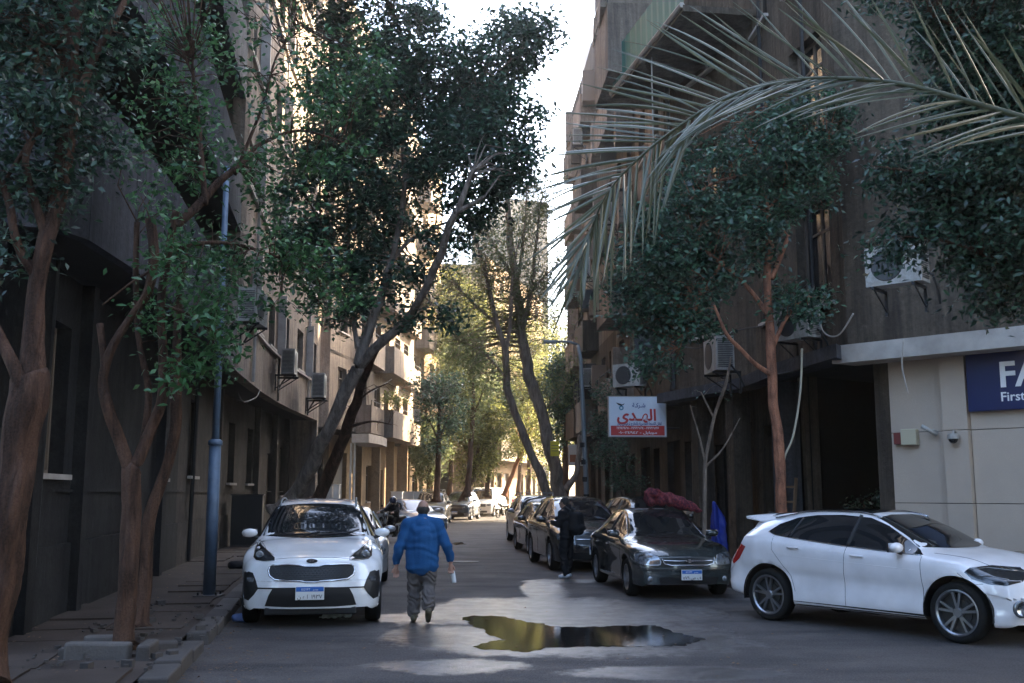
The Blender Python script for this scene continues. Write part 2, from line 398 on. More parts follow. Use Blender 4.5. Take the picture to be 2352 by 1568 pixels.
for k in range(4):
    b = MB(); r_ = random.Random(k); q = [(-.44, -.44), (.1, -.44), (.44, -.44), (.44, .2), (.44, .44), (-.2, .44), (-.44, .44), (-.44, 0)]
    q = [(x + r_.uniform(-.03, .0) * (1 if x > 0 else -1), y + r_.uniform(-.03, 0) * (1 if y > 0 else -1)) for x, y in q]
    b.prism(q, -.03, .02); me = b.mesh('paving_slab'); me.materials.append(MT['paving']); slab_me.append(me)
for i in range(24):
    y = 8.2 + i * .92
    xk = np.interp(y, [p[1] for p in KL], [p[0] for p in KL]) - .34; xw = np.interp(y, [p[1] for p in WL], [p[0] for p in WL])
    m = int((xk - xw) / .92)
    for j in range(m):
        if random.random() < .12: continue
        x = xk - .46 - j * .92
        if abs(x + 3.95) < .6 and abs(y - 10.75) < .8: continue
        ob('paving_slab', random.choice(slab_me), None, pl, (x, y, .118 + random.uniform(-.012, .012)), (random.uniform(-.012, .012), random.uniform(-.012, .012), .16 + random.choice((0, math.pi / 2, math.pi)) + random.uniform(-.02, .02)))
# puddles: real sheets of water lying in the road's hollows
def puddle(pxs, name, lab, z=.004):
    pts = [G(x, y) for x, y in pxs]; n = len(pts); ring = []
    for i in range(n):
        a, b = pts[i], pts[(i + 1) % n]; k = max(2, int((b - a).length / .05))
        for j in range(k):
            p = a.lerp(b, j / k); q = noise.noise(p * 3) * .10 + noise.noise(p * 11) * .06 + noise.noise(p * 27) * .035
            d = (b - a).normalized(); ring.append((p.x - d.y * q, p.y + d.x * q * 1.8))
    me = mesh_np(name, [(x, y, z) for x, y in ring], [tuple(range(len(ring)))])
    bm = bmesh.new(); bm.from_mesh(me); bmesh.ops.triangulate(bm, faces=bm.faces); bm.to_mesh(me); bm.free()
    o = ob(name, me, MT['water']); o['kind'] = 'structure'; return o
puddle([(1055, 1418), (1130, 1413), (1215, 1428), (1290, 1440), (1340, 1443), (1400, 1437), (1490, 1437), (1560, 1453), (1615, 1466), (1590, 1480), (1500, 1489), (1400, 1482), (1300, 1488), (1200, 1495), (1105, 1492), (1090, 1480), (1160, 1471), (1130, 1458), (1095, 1440)], 'puddle', '')
#puddle([(1150, 1560), (1250, 1553), (1400, 1556), (1440, 1568), (1400, 1580), (1180, 1585)], 'puddle', '')
#puddle([(1120, 1389), (1160, 1386), (1200, 1387), (1195, 1392), (1150, 1394)], 'puddle', '')
#puddle([(1300, 1390), (1345, 1385), (1350, 1392), (1320, 1395)], 'puddle', '')
puddle([(1038, 1247), (1062, 1245), (1068, 1250), (1045, 1252)], 'puddle', '')
mh = MB().cyl((0, 0, .004), .33, .016, 28).ob('manhole_cover', MT['metal_dark'], loc=(-1.15, 26.0, 0))
tag(mh, 'round dark iron manhole cover in the road beyond the man in blue', 'manhole cover')

# ------------------------------------------------------------------ building tools
class B:
    """a building: world-space meshes hung under an Empty standing at its base"""
    def __init__(s, name, label, cat, base):
        s.loc = Vector(base); s.r = thing(name, label, cat, s.loc)
    def add(s, name, mb, mat, parent=None, smooth=False, bevel=0):
        o = mb.ob(name, mat, parent or s.r, smooth, bevel)
        if parent is None: o.location = -s.loc
        return o
    def at(s, name, me, mat, loc, rz):
        return ob(name, me, mat, s.r, Vector(loc) - s.loc, (0, 0, rz))
_wc = {}
def window_meshes(w, h, kind):
    k = (round(w, 2), round(h, 2), kind)
    if k in _wc: return _wc[k]
    f = MB(); t = .06
    for a, b in (((-w / 2, -.03, 0), (-w / 2 + t, .05, h)), ((w / 2 - t, -.03, 0), (w / 2, .05, h)), ((-w / 2 + t, -.03, 0), (w / 2 - t, .05, t)), ((-w / 2 + t, -.03, h - t), (w / 2 - t, .05, h))): f.box(a, b)
    if w > .8: f.box((-.03, -.02, t), (.03, .045, h - t))
    if h > 1.7: f.box((-w / 2 + t, -.015, h * .72), (w / 2 - t, .04, h * .72 + .045))
    g = MB().box((-w / 2 + t, .01, t), (w / 2 - t, .02, h - t))
    s = MB(); n = max(6, int(h / .09)); sw = w / 2 if kind == 'shut' else w - .08
    x0, x1 = -w / 2 + .04, -w / 2 + .04 + sw - .05
    y0, y1 = -.075, -.035
    s.box((x0, y0, .05), (x0 + .05, y1, h - .05)); s.box((x1 - .05, y0, .05), (x1, y1, h - .05))
    for i in range(n):
        z = .06 + (h - .12) * i / n
        s.quad((x0 + .05, y1, z), (x1 - .05, y1, z), (x1 - .05, y0, z + .05), (x0 + .05, y0, z + .05))
    sl = MB().box((-w / 2 - .08, -.32, -.07), (w / 2 + .08, -.02, -.002))
    _wc[k] = tuple(q.mesh(nm) for q, nm in ((f, 'window'), (g, 'pane'), (s, 'shutter'), (sl, 'sill'))); return _wc[k]
def window(bd, c, rz, w, h, kind='glass', sill=True, fm=None, sm=None):
    f, g, s, sl = window_meshes(w, h, kind)
    fm = fm or MT['frame_wood']
    if not f.materials: f.materials.append(fm); g.materials.append(MT['glass']); s.materials.append(sm or MT['shutter']); sl.materials.append(MT['trim'])
    o = bd.at('window', f, None, c, rz)
    ob('pane', g, None, o)
    if kind in ('shut', 'shutfull'): ob('shutter', s, None, o)
    if kind == 'shutopen':
        ob('shutter', s, None, o, (-w / 2, -.05, 0), (0, 0, R(100)))
    if sill: ob('sill', sl, None, o)
    return o
def facade(bd, p0, p1, z0, z1, mat, holes=(), depth=.28, part='wall', thick=.3):
    """wall from p0 to p1 (inside on the left hand); holes: (u0,u1,h0,h1,kind) in metres"""
    p0 = Vector((p0[0], p0[1], 0)); p1 = Vector((p1[0], p1[1], 0)); L = (p1 - p0).length; d = (p1 - p0) / L; inn = Vector((-d.y, d.x, 0))
    holes = [h for h in holes if h[1] < L - .03 and h[0] > .03]
    us = sorted(set([0, L] + [h[0] for h in holes] + [h[1] for h in holes])); zs = sorted(set([z0, z1] + [h[2] for h in holes] + [h[3] for h in holes]))
    mb = MB(); Q = lambda u, z, k=0.0: p0 + d * u + inn * k + Vector((0, 0, z))
    for i in range(len(us) - 1):
        for j in range(len(zs) - 1):
            um, zm = (us[i] + us[i + 1]) / 2, (zs[j] + zs[j + 1]) / 2
            if any(h[0] < um < h[1] and h[2] < zm < h[3] for h in holes): continue
            mb.quad(Q(us[i], zs[j]), Q(us[i + 1], zs[j]), Q(us[i + 1], zs[j + 1]), Q(us[i], zs[j + 1]))
    for h in holes:
        a, b, c, e = h[:4]; k = depth
        mb.quad(Q(a, c), Q(a, c, k), Q(a, e, k), Q(a, e)); mb.quad(Q(b, c), Q(b, e), Q(b, e, k), Q(b, c, k))
        mb.quad(Q(a, c), Q(b, c), Q(b, c, k), Q(a, c, k)); mb.quad(Q(a, e), Q(a, e, k), Q(b, e, k), Q(b, e))
    mb.quad(Q(0, z1), Q(L, z1), Q(L, z1, thick), Q(0, z1, thick)); mb.quad(Q(0, z0), Q(0, z0, thick), Q(L, z0, thick), Q(L, z0))
    mb.quad(Q(0, z0), Q(0, z1), Q(0, z1, thick), Q(0, z0, thick)); mb.quad(Q(L, z0), Q(L, z0, thick), Q(L, z1, thick), Q(L, z1))
    mb.quad(Q(0, z0, thick), Q(0, z1, thick), Q(L, z1, thick), Q(L, z0, thick)) if not holes else None
    o = bd.add(part, mb, mat); rz = math.atan2(d.y, d.x)
    for h in holes:
        kind = h[4] if len(h) > 4 else 'glass'
        if kind == 'open': continue
        c = Q((h[0] + h[1]) / 2, h[2], depth - .06)
        if kind == 'door':
            bd.at('door', MB().box((-(h[1] - h[0]) / 2, 0, 0), ((h[1] - h[0]) / 2, .05, h[3] - h[2])).mesh('door'), MT['garage'] if len(h) < 6 else h[5], c, rz)
        else: window(bd, c, rz, h[1] - h[0], h[3] - h[2], kind, sill=(kind != 'vent'))
    return o
def prism_part(bd, name, poly, z0, z1, mat): return bd.add(name, MB().prism(poly, z0, z1), mat)
def seg(p, q): return math.hypot(q[0] - p[0], q[1] - p[1])

# ------------------------------------------------------------------ left building with the curved front
L1 = B('apartment_building', 'grimy grey building with curved overhanging floors along the left pavement', 'building', (-8, 26, .12))
FL = [(-5.35, 10.75), (-4.97, 10.95), (-4.83, 11.4), (-4.88, 12.9), (-5.1, 15.0), (-5.55, 18), (-6.05, 21), (-6.53, 24), (-6.86, 26.6), (-7.2, 29.4), (-7.48, 32.4), (-7.66, 35.4), (-7.76, 38.4), (-7.86, 41.6)]
GLn = [(-5.45, 10.5), (-6.2, 15.3), (-7.35, 22.7), (-8.45, 30), (-8.8, 36), (-9.0, 41.6)]
ZF = [4.6 + 3.35 * k for k in range(8)]
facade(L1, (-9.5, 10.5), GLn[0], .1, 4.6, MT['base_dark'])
gh = {0: [(1.9, 3.2, 1.95, 3.9, 'glass')], 1: [(2.7, 3.0, .3, .75, 'vent'), (5.0, 5.9, 2.0, 3.6, 'glass')], 2: [(1.4, 2.5, 2.1, 3.9, 'shutfull'), (3.7, 4.1, .25, .8, 'vent')],
      3: [(.8, 1.7, 2.0, 3.8, 'glass'), (3.6, 4.5, 2.0, 3.8, 'shutfull')], 4: [(1.2, 2.6, .12, 3.1, 'door', MT['frame_wood']), (3.6, 4.8, 1.6, 3.4, 'glass')]}
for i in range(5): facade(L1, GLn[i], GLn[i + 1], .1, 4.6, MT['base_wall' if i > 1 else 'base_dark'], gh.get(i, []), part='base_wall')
# plinth course and pilasters of the base
for i in range(5):
    a, b = Vector((*GLn[i], 0)), Vector((*GLn[i + 1], 0)); d = (b - a).normalized(); o_ = Vector((d.y, -d.x, 0))
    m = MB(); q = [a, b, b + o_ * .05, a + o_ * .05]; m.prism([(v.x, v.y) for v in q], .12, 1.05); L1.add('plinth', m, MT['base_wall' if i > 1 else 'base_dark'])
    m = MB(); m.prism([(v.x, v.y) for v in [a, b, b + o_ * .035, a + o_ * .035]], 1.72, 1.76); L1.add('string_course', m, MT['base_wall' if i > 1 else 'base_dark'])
for y, wd in ((12.0, .3), (14.2, .25), (20.2, .3), (28.6, .35), (35.0, .4), (38.2, .5), (40.6, .5)):
    x = np.interp(y, [p[1] for p in GLn], [p[0] for p in GLn])
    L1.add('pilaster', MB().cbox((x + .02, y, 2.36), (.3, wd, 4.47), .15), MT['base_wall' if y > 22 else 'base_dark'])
NEARI = 7     # chords before this index are loggia bands, after it solid wall with windows
inner = [(-9.5, 12.1), (-6.3, 12.1), (-6.2, 13.2), (-6.5, 15.6), (-7.0, 18.6), (-7.4, 21.3), (-7.9, 24.2)]
def offs(poly, d):
    out = []
    for i, p in enumerate(poly):
        a = Vector(poly[max(i - 1, 0)]); b = Vector(poly[min(i + 1, len(poly) - 1)]); t = (b - a).normalized(); out.append((p[0] - t.y * d, p[1] + t.x * d))
    return out
for k in range(7):
    z0 = ZF[k]; z1 = ZF[k + 1]
    # floor slab whose underside is seen as the soffit
    poly = offs(FL, .03) ; core = [(-14, 41.6), (-14, 10.75)]
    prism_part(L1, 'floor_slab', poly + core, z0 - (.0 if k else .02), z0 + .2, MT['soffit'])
    facade(L1, (-9.5, 10.75), FL[0], z0 - .03, z0 + 1.7, MT['facade_grey'], part='parapet_panel')
    for i in range(NEARI):
        a, b = Vector((*FL[i], 0)), Vector((*FL[i + 1], 0)); n = max(1, round((b - a).length / 1.05))
        if k > 3: n = 1
        for j in range(n):
            q0 = a.lerp(b, j / n); q1 = a.lerp(b, (j + 1) / n); d = (q1 - q0).normalized() * .008
            facade(L1, (q0 + d).xy, (q1 - d).xy, z0 - .03, z0 + 1.7, MT['facade_grey'], part='parapet_panel', thick=.14)
    for i in range(len(inner) - 1):
        Ls = seg(inner[i], inner[i + 1])
        hs = [(Ls * .25, Ls * .25 + 1.1, z0 + .9, z0 + 2.6, 'shutfull' if (i + k) % 2 else 'glass')] if Ls > 2 else []
        facade(L1, inner[i], inner[i + 1], z0 + .2, z1 - .02, MT['facade_brown'], hs)
    facade(L1, (inner[-1][0], inner[-1][1]), FL[NEARI], z0 + .2, z1 - .02, MT['facade'])
    for i in range(NEARI, len(FL) - 1):
        Ls = seg(FL[i], FL[i + 1]); hs = []
        if i % 2 == 0 or i in (9, 11): hs = [(Ls / 2 - .62, Ls / 2 + .62, z0 + 1.5, z0 + 2.95, ('shut', 'glass', 'shutfull')[(i + k) % 3])]
        elif k: hs = [(Ls / 2 - .35, Ls / 2 + .35, z0 + 1.5, z0 + 2.7, 'glass')]
        facade(L1, FL[i], FL[i + 1], z0 - .03, z1 - .03, MT['facade_pale'] if i in (8, 11) else MT['facade'], hs)
    # pale ledge running at the window sill line
    led = MB(); f0 = FL[NEARI:]; o1 = offs(f0, -.09)
    led.prism([p for p in f0] + o1[::-1], z0 + 1.36, z0 + 1.43); L1.add('ledge', led, MT['trim'])
    # vertical fins between the window bays
    for i in (8, 10, 12):
        L1.add('fin', MB().cbox((FL[i][0] + .1, FL[i][1], z0 + 2.4), (.3, .16, 1.9), .12), MT['trim'])
prism_part(L1, 'roof', offs(FL, -.1) + [(-14, 41.7), (-14, 10.6)], ZF[7] - .03, ZF[7] + .5, MT['facade_grey'])
facade(L1, FL[-1], (-14, 41.6), .1, ZF[7], MT['facade'])
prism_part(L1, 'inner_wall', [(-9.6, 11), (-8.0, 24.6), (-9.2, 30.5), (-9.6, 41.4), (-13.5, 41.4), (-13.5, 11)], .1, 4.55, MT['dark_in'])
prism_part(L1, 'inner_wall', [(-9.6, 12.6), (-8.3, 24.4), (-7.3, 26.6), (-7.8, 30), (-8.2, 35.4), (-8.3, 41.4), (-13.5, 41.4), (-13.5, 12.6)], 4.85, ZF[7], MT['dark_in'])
L1.add('rainwater_pipe', MB().tube([(-5.68, 12.35, .15), (-5.62, 12.35, 4.6)], .05, 8), MT['metal_dark'])
L1.add('rainwater_pipe', MB().tube([(-7.5, 24.2, .15), (-7.45, 24.2, 4.6)], .05, 8), MT['metal_dark'])

# ------------------------------------------------------------------ second left building: stepped balconies
L2 = B('apartment_building', 'tan building with boxy balconies and sunlit ground floor, left of the road bend', 'building', (-9, 54, .12))
P2 = [(-13, 45.2), (-8.1, 45.2), (-7.55, 49), (-7.25, 53), (-6.85, 58.5), (-6.25, 64.5)]
g2 = [(-13, 46.5), (-9.3, 46.5), (-8.9, 50), (-8.4, 54), (-7.9, 59), (-7.2, 64.5)]
gh2 = {1: [(1, 2.6, .12, 3.4, 'door')], 2: [(.8, 3.1, .12, 3.7, 'door', MT['garage'])], 3: [(.7, 2.2, .12, 3.2, 'door', MT['dark_in']), (3.2, 4.4, 1.2, 3.2, 'glass')], 4: [(.6, 2.0, .12, 3.0, 'door', MT['dark_in']), (3.0, 4.6, 1.0, 3.0, 'glass')]}
for i in range(5): facade(L2, g2[i], g2[i + 1], .1, 4.6, MT['facade_sun'] if i > 1 else MT['base_wall'], gh2.get(i, []), part='base_wall')
for k in range(6):
    z0, z1 = ZF[k] if k else 4.6, ZF[k + 1]
    for i in range(5):
        Ls = seg(P2[i], P2[i + 1]); hs = []
        if i == 1: hs = [(1.2, 2.5, z0 + 1.1, z0 + 2.8, 'shut')]
        if i == 2: hs = [(1.2, 2.6, z0 + 1.1, z0 + 2.8, 'glass')]
        if i in (3, 4): hs = [(.5, 2.0, z0 + .25, z0 + 2.7, 'glass'), (3.0, 4.4, z0 + .25, z0 + 2.7, 'shut')]
        facade(L2, P2[i], P2[i + 1], z0 - .02, z1 - .02, MT['facade_pale'] if i else MT['facade'], hs)
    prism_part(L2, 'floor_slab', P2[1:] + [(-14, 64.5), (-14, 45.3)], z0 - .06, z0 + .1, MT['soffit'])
def balcony(bd, a, b, out, z, h, mat, slab=.18, planter=None, ends=True, name='balcony'):
    """parapet box hung outside the wall line a->b (inside on the left)"""
    a = Vector((*a, 0)); b = Vector((*b, 0)); d = (b - a).normalized(); o_ = Vector((d.y, -d.x, 0)) * out; t = .1
    A, Bb, C, D = a, b, b + o_, a + o_
    m = MB(); m.prism([(v.x, v.y) for v in (A, D, C, Bb)], z - slab, z)
    i_ = -o_.normalized() * t
    m.prism([(v.x, v.y) for v in (D, C, C + i_, D + i_)], z, z + h)
    if ends:
        m.prism([(v.x, v.y) for v in (A, D + i_, D + i_ + d * t, A + d * t)], z, z + h); m.prism([(v.x, v.y) for v in (Bb - d * t, C + i_ - d * t, C + i_, Bb)], z, z + h)
    o = bd.add(name, m, mat)
    r = MB()
    for f in (.0, 1.0):
        p = D.lerp(C, f); r.tube([p + Vector((0, 0, z + h)), p + Vector((0, 0, z + h + .22))], .018, 6)
    r.tube([D + Vector((0, 0, z + h + .22)), C + Vector((0, 0, z + h + .22))], .018, 6)
    q = r.ob('railing', MT['metal_dark'], o)
    return o
for k in range(6):
    z = ZF[k]
    balcony(L2, (-7.5, 49.2), (-7.28, 52.4), .75, z + .12, 1.15, MT['facade_pale'])
    balcony(L2, (-7.2, 53.2), (-6.75, 59.6), 1.05, z + .1, 1.25, MT['facade_pale' if k else 'facade_pale'])
    balcony(L2, (-6.6, 60.8), (-6.3, 63.8), .6, z + .1, 1.1, MT['facade_pale'])
prism_part(L2, 'roof', P2[1:] + [(-14, 64.5), (-14, 45.3)], ZF[6] - .02, ZF[6] + .9, MT['facade_pale'])
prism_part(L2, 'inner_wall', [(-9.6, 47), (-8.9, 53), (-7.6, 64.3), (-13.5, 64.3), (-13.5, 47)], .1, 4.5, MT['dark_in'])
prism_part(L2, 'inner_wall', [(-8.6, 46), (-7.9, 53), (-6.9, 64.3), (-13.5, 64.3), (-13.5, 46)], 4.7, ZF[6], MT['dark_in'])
L2.add('awning', MB().prism([(-7.3, 46.8), (-6.5, 46.6), (-6.2, 49), (-6.25, 51.4), (-7.6, 51.6)], 3.95, 4.35), MT['trim'])
for x, y in ((-7.35, 47.0), (-7.18, 47.0)):
    L2.add('downpipe', MB().tube([(x, y, .12), (x, y, 3.94)], .05, 8), MT['trim'])
for x, y in ((-7.6, 50.8), (-7.2, 54.6), (-6.9, 58.4), (-6.5, 62.0)):
    L2.add('pillar', MB().cbox((x, y, 2.36), (.45, .5, 4.47), .05), MT['facade_sun'])
# ------------------------------------------------------------------ third left building and the corner block the street bends round
L3 = B('apartment_building', 'sunlit ochre building behind the golden trees at the bend', 'building', (-7, 73, .12))
P3 = [(-12, 66.5), (-6.6, 66.5), (-5.9, 71), (-5.3, 75)]
for k in range(-1, 6):
    z0 = .1 if k < 0 else ZF[k]; z1 = ZF[k + 1] if k >= 0 else 4.6
    for i in range(3):
        hs = [(.7, 2.1, z0 + 1.0, z0 + 2.8, 'shut' if (i + k) % 2 else 'glass'), (2.6, 3.6, z0 + 1.0, z0 + 2.8, 'glass')]
        facade(L3, P3[i], P3[i + 1], z0, z1, MT['facade_sun'], hs)
    if k >= 0 : balcony(L3, (-6.4, 67.6), (-5.95, 70.6), .9, z0 + .1, 1.1, MT['facade_pale'])
prism_part(L3, 'roof', P3[1:] + [(-13, 75), (-13, 66.6)], ZF[6], ZF[6] + .8, MT['facade_sun'])
prism_part(L3, 'inner_wall', [(-7.4, 67.2), (-6.3, 74.8), (-13, 74.8), (-13, 67.2)], .1, ZF[6], MT['dark_in'])
L4 = B('corner_building', 'low corner block with a pale wrap round balcony above dark shops at the street bend', 'building', (-3, 86, .12))
P4 = [(-9.5, 81.5), (-2.1, 82.3), (.4, 91.5), (3.1, 101.5)]
for i in range(3):
    Ls = seg(P4[i], P4[i + 1])
    hs = [(.8 + j * 2.3, .8 + j * 2.3 + 1.6, .12, 3.3, 'door', MT['dark_in'] if j % 2 else MT['garage']) for j in range(int((Ls - 1) / 2.3))]
    facade(L4, P4[i], P4[i + 1], .1, 4.2, MT['facade_sun'], hs, part='shopfront')
    for k in range(5):
        z0 = 4.2 + 3.2 * k
        hs = [(1.0 + j * 3, 1.0 + j * 3 + 1.3, z0 + 1.1, z0 + 2.7, 'shut') for j in range(int((Ls - 1) / 3))]
        facade(L4, P4[i], P4[i + 1], z0, z0 + 3.2, MT['facade_sun'], hs)
balcony(L4, (-5.2, 82.0), (-2.1, 82.3), 1.3, 4.4, 1.9, MT['facade_sun'], name='balcony'); balcony(L4, (-2.1, 82.3), (3.0, 101.2), 1.3, 4.4, 1.9, MT['facade_pale'])
prism_part(L4, 'roof', P4[1:] + [(-9, 101)], 20.2, 20.9, MT['facade_sun'])
prism_part(L4, 'inner_wall', [(-9, 82.8), (-2.4, 83.2), (2.6, 101.2), (-9, 101.2)], .1, 20.1, MT['dark_in'])
T1b = B('tower_block', 'tall pale tower block washed out by light behind the twiggy trees', 'building', (7, 138, 0))
for k in range(12):
    hs = [(1.0 + j * 2.6, 1.0 + j * 2.6 + 1.4, 3.3 * k + 1, 3.3 * k + 2.5, 'glass') for j in range(2)]
    facade(T1b, (-.6, 132), (4.8, 134), 3.3 * k, 3.3 * k + 3.3, MT['facade_pale'], hs)
facade(T1b, (-6.0, 150), (-.6, 132), 0, 39.6, MT['facade_pale']); prism_part(T1b, 'roof', [(-.6, 132), (4.8, 134), (4, 150), (-6, 150)], 39.6, 40.4, MT['facade_pale'])
prism_part(T1b, 'inner_wall', [(0, 133), (4.6, 134.6), (1, 149.5), (-5, 149.5)], 0, 39.5, MT['dark_in'])
R3 = B('low_building', 'low pale building on the right beyond the tall right hand row', 'building', (12, 84, 0))
for i, (p, q) in enumerate((((16, 98), (11.5, 76)), ((11.5, 76), (20, 73)))):
    Ls = seg(p, q); facade(R3, p, q, 0, 7.2, MT['facade_pale'], [(1.2 + j * 3, 2.6 + j * 3, 4.4, 6, 'shut') for j in range(int((Ls - 1.5) / 3))] + [(1.0 + j * 3, 3.2 + j * 3, .1, 2.8, 'door', MT['garage']) for j in range(int((Ls - 1.5) / 3))])
prism_part(R3, 'roof', [(16, 98), (11.5, 76), (20, 73), (24, 96)], 7.2, 7.6, MT['roofpale'])

# ------------------------------------------------------------------ right corner building with the bank
R1 = B('corner_building', 'brown corner building with the bank front and a dark garage mouth', 'building', (8, 19, .12))
FR = [(4.15, 26.4), (5.45, 22.6), (5.55, 20.3), (5.95, 17.95), (13.2, 10.7)]      # upper wall, inside on the left
ZR = [4.25 + 3.3 * k for k in range(8)]
for k in range(7):
    z0, z1 = ZR[k], ZR[k + 1]
    H = {0: [(1.2, 2.5, z0 + 1.25, z0 + 2.8, 'shut')], 1: [(.6, 1.7, z0 + 1.1, z0 + 2.9, 'glass')],
         2: [(.5, 1.9, z0 + .95, z0 + 2.95, 'glass')], 3: [(2.6, 3.9, z0 + 1.2, z0 + 2.8, 'shutfull'), (6.2, 7.5, z0 + 1.2, z0 + 2.8, 'shut')]}
    for i in range(4): facade(R1, FR[i], FR[i + 1], z0, z1, MT['facade_brown'] if i != 1 else MT['facade_brown'], H[i])
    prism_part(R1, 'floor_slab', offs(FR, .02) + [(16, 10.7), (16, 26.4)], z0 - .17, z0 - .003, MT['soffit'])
sl_o = offs(FR, -.45)
R1.add('awning', MB().prism([sl_o[0], sl_o[1], sl_o[2], (5.5, 17.2)] + [(5.95, 17.95), FR[2], FR[1], FR[0]], 3.98, 4.22), MT['facade_grey'])
aw = MB().prism([(5.55, 17.62), (8.0, 15.15), (12.9, 10.3), (13.2, 10.7), (6.05, 17.9)], 3.92, 4.23); R1.add('awning', aw, MT['trim'])
prism_part(R1, 'roof', offs(FR, -.2) + [(16, 10.7), (16, 26.4)], ZR[7], ZR[7] + .6, MT['facade_brown'])
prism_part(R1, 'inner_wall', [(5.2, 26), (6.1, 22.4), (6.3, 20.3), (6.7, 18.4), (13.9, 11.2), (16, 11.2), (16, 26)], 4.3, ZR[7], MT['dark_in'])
# bank wall of stone panels: each panel is a piece
bA, bB = Vector((6.56, 17.64, 0)), Vector((12.9, 11.3, 0)); bd_ = (bB - bA).normalized(); bnkout = Vector((bd_.y, -bd_.x, 0)); bL = (bB - bA).length
rz_b = math.atan2(bd_.y, bd_.x)
facade(R1, bA.xy + Vector((.02, .02)), bB.xy + Vector((.02, .02)), .1, 4.1, MT['dark_in'], thick=.1)
us = [0, .93, 1.34, 2.75, 4.3, 5.9, 7.5, bL]; zs = [.12, .8, 1.54, 2.72, 3.95]
for i in range(len(us) - 1):
    for j in range(4):
        u0, u1, z0, z1 = us[i] + .006, us[i + 1] - .006, zs[j] + .006, zs[j + 1] - .006
        c = bA + bd_ * (u0 + u1) / 2 + bnkout * (.05 if i != 1 else .11)
        me = MB().cbox((0, 0, 0), (u1 - u0, .1 if i != 1 else .22, z1 - z0)).mesh('stone_panel')
        o = R1.at('stone_panel', me, MT['stone_bank'], (c.x, c.y, (z0 + z1) / 2), rz_b)
facade(R1, bA.xy, (8.6, 19.9), .1, 4.1, MT['facade_brown'])          # cheek of the garage mouth
R1.add('garage_floor', MB().prism([(6.2, 20.2), (6.56, 17.7), (9.4, 20.5), (9.0, 23)], .1, .124), MT['paving'])
facade(R1, (9.0, 23), (8.6, 19.9), .1, 4.1, MT['dark_in']); facade(R1, (6.1, 21.0), (9.0, 23), .1, 4.1, MT['dark_in'])
fr2 = [(5.0, 26.4), (5.65, 23.8), (6.0, 21.0)]
facade(R1, fr2[0], fr2[1], .1, 4.1, MT['facade_brown'], [(.5, 1.9, .12, 2.9, 'door', MT['dark_in'])], part='shopfront'); facade(R1, fr2[1], fr2[2], .1, 4.1, MT['facade_brown'], [(.5, 2.2, .12, 3.2, 'door', MT['dark_in'])], part='shopfront')
for x, y, mt in ((5.2, 23.6, 'facade_brown'), (5.65, 21.2, 'facade_grey'), (4.75, 25.6, 'facade_brown')):
    R1.add('pillar', MB().cbox((x, y, 2.1), (.42, .42, 3.74), .2), MT[mt])
# ------------------------------------------------------------------ long right building
R2 = B('apartment_building', 'tall brown building crowded with balconies and boxes along the right side', 'building', (5, 38, .12))
F2 = [(3.05, 50), (3.3, 45.4), (3.5, 40.8), (3.72, 36.2), (3.95, 31.6), (4.18, 27.0)]
Z2 = [4.3 + 3.2 * k for k in range(9)]
for i in range(5):
    top = 5 if i < 2 else (6 if i < 3 else 8)
    for k in range(top):
        z0 = Z2[k]
        hs = [(.7, 1.8, z0 + 1.0, z0 + 2.6, ('shut', 'glass', 'shutfull')[(i + k) % 3]), (2.9, 3.9, z0 + 1.0, z0 + 2.6, ('glass', 'shut')[(i + k) % 2])]
        facade(R2, F2[i], F2[i + 1], z0, z0 + 3.2, MT['facade_brown' if (i + k) % 3 else 'facade'], hs)
    facade(R2, (F2[i][0] + .7, F2[i][1]), (F2[i + 1][0] + .7, F2[i + 1][1]), .1, 4.3, MT['base_wall'], [(.6, 2.4, .12, 3.2, 'door', MT['garage'] if i % 2 else MT['dark_in']), (3.0, 4.0, 1.2, 3.1, 'glass')], part='base_wall')
    zt = Z2[top]; a, b = F2[i], F2[i + 1]
    prism_part(R2, 'roof', [a, b, (b[0] + 9, b[1]), (a[0] + 9, a[1])], zt, zt + .7, MT['facade_brown'])
    prism_part(R2, 'inner_wall', [(a[0] + .9, a[1]), (b[0] + .9, b[1]), (b[0] + 9, b[1]), (a[0] + 9, a[1])], .1, zt, MT['dark_in'])
    prism_part(R2, 'floor_slab', [a, b, (b[0] + 1, b[1]), (a[0] + 1, a[1])], 4.12, 4.297, MT['soffit'])
facade(R2, (12, 50), F2[0], .1, Z2[5], MT['facade']); facade(R2, F2[5], (12, 27.0), 4.1, Z2[8], MT['facade_brown'])
rb = random.Random(3)
for k in range(5):
    z = Z2[k]
    balcony(R2, (3.08, 49.6), (3.28, 46.2), .5, z + .05, 1.1, MT['facade' if k % 2 else 'facade_brown'])
    if k in (1, 2, 4): R2.add('closet_box', MB().cbox((2.85, 47.6, z + 1.9), (.5, 1.5, 1.5), -.06), MT['facade_pale'])
    if k != 2: balcony(R2, (3.4, 43.5), (3.55, 40.9), .7, z + .05, 1.05, MT['facade_brown' if k % 2 else 'facade'])
    if k in (0, 1, 3): balcony(R2, (3.75, 35.8), (3.9, 32.6), .75, z + .05, 1.05, MT['facade'])
    balcony(R2, (4.0, 30.8), (4.13, 28.3), .7, z + .05 + (.2 if k == 1 else 0), 1.1, MT['facade_brown']) if k in (1, 3, 4) else None
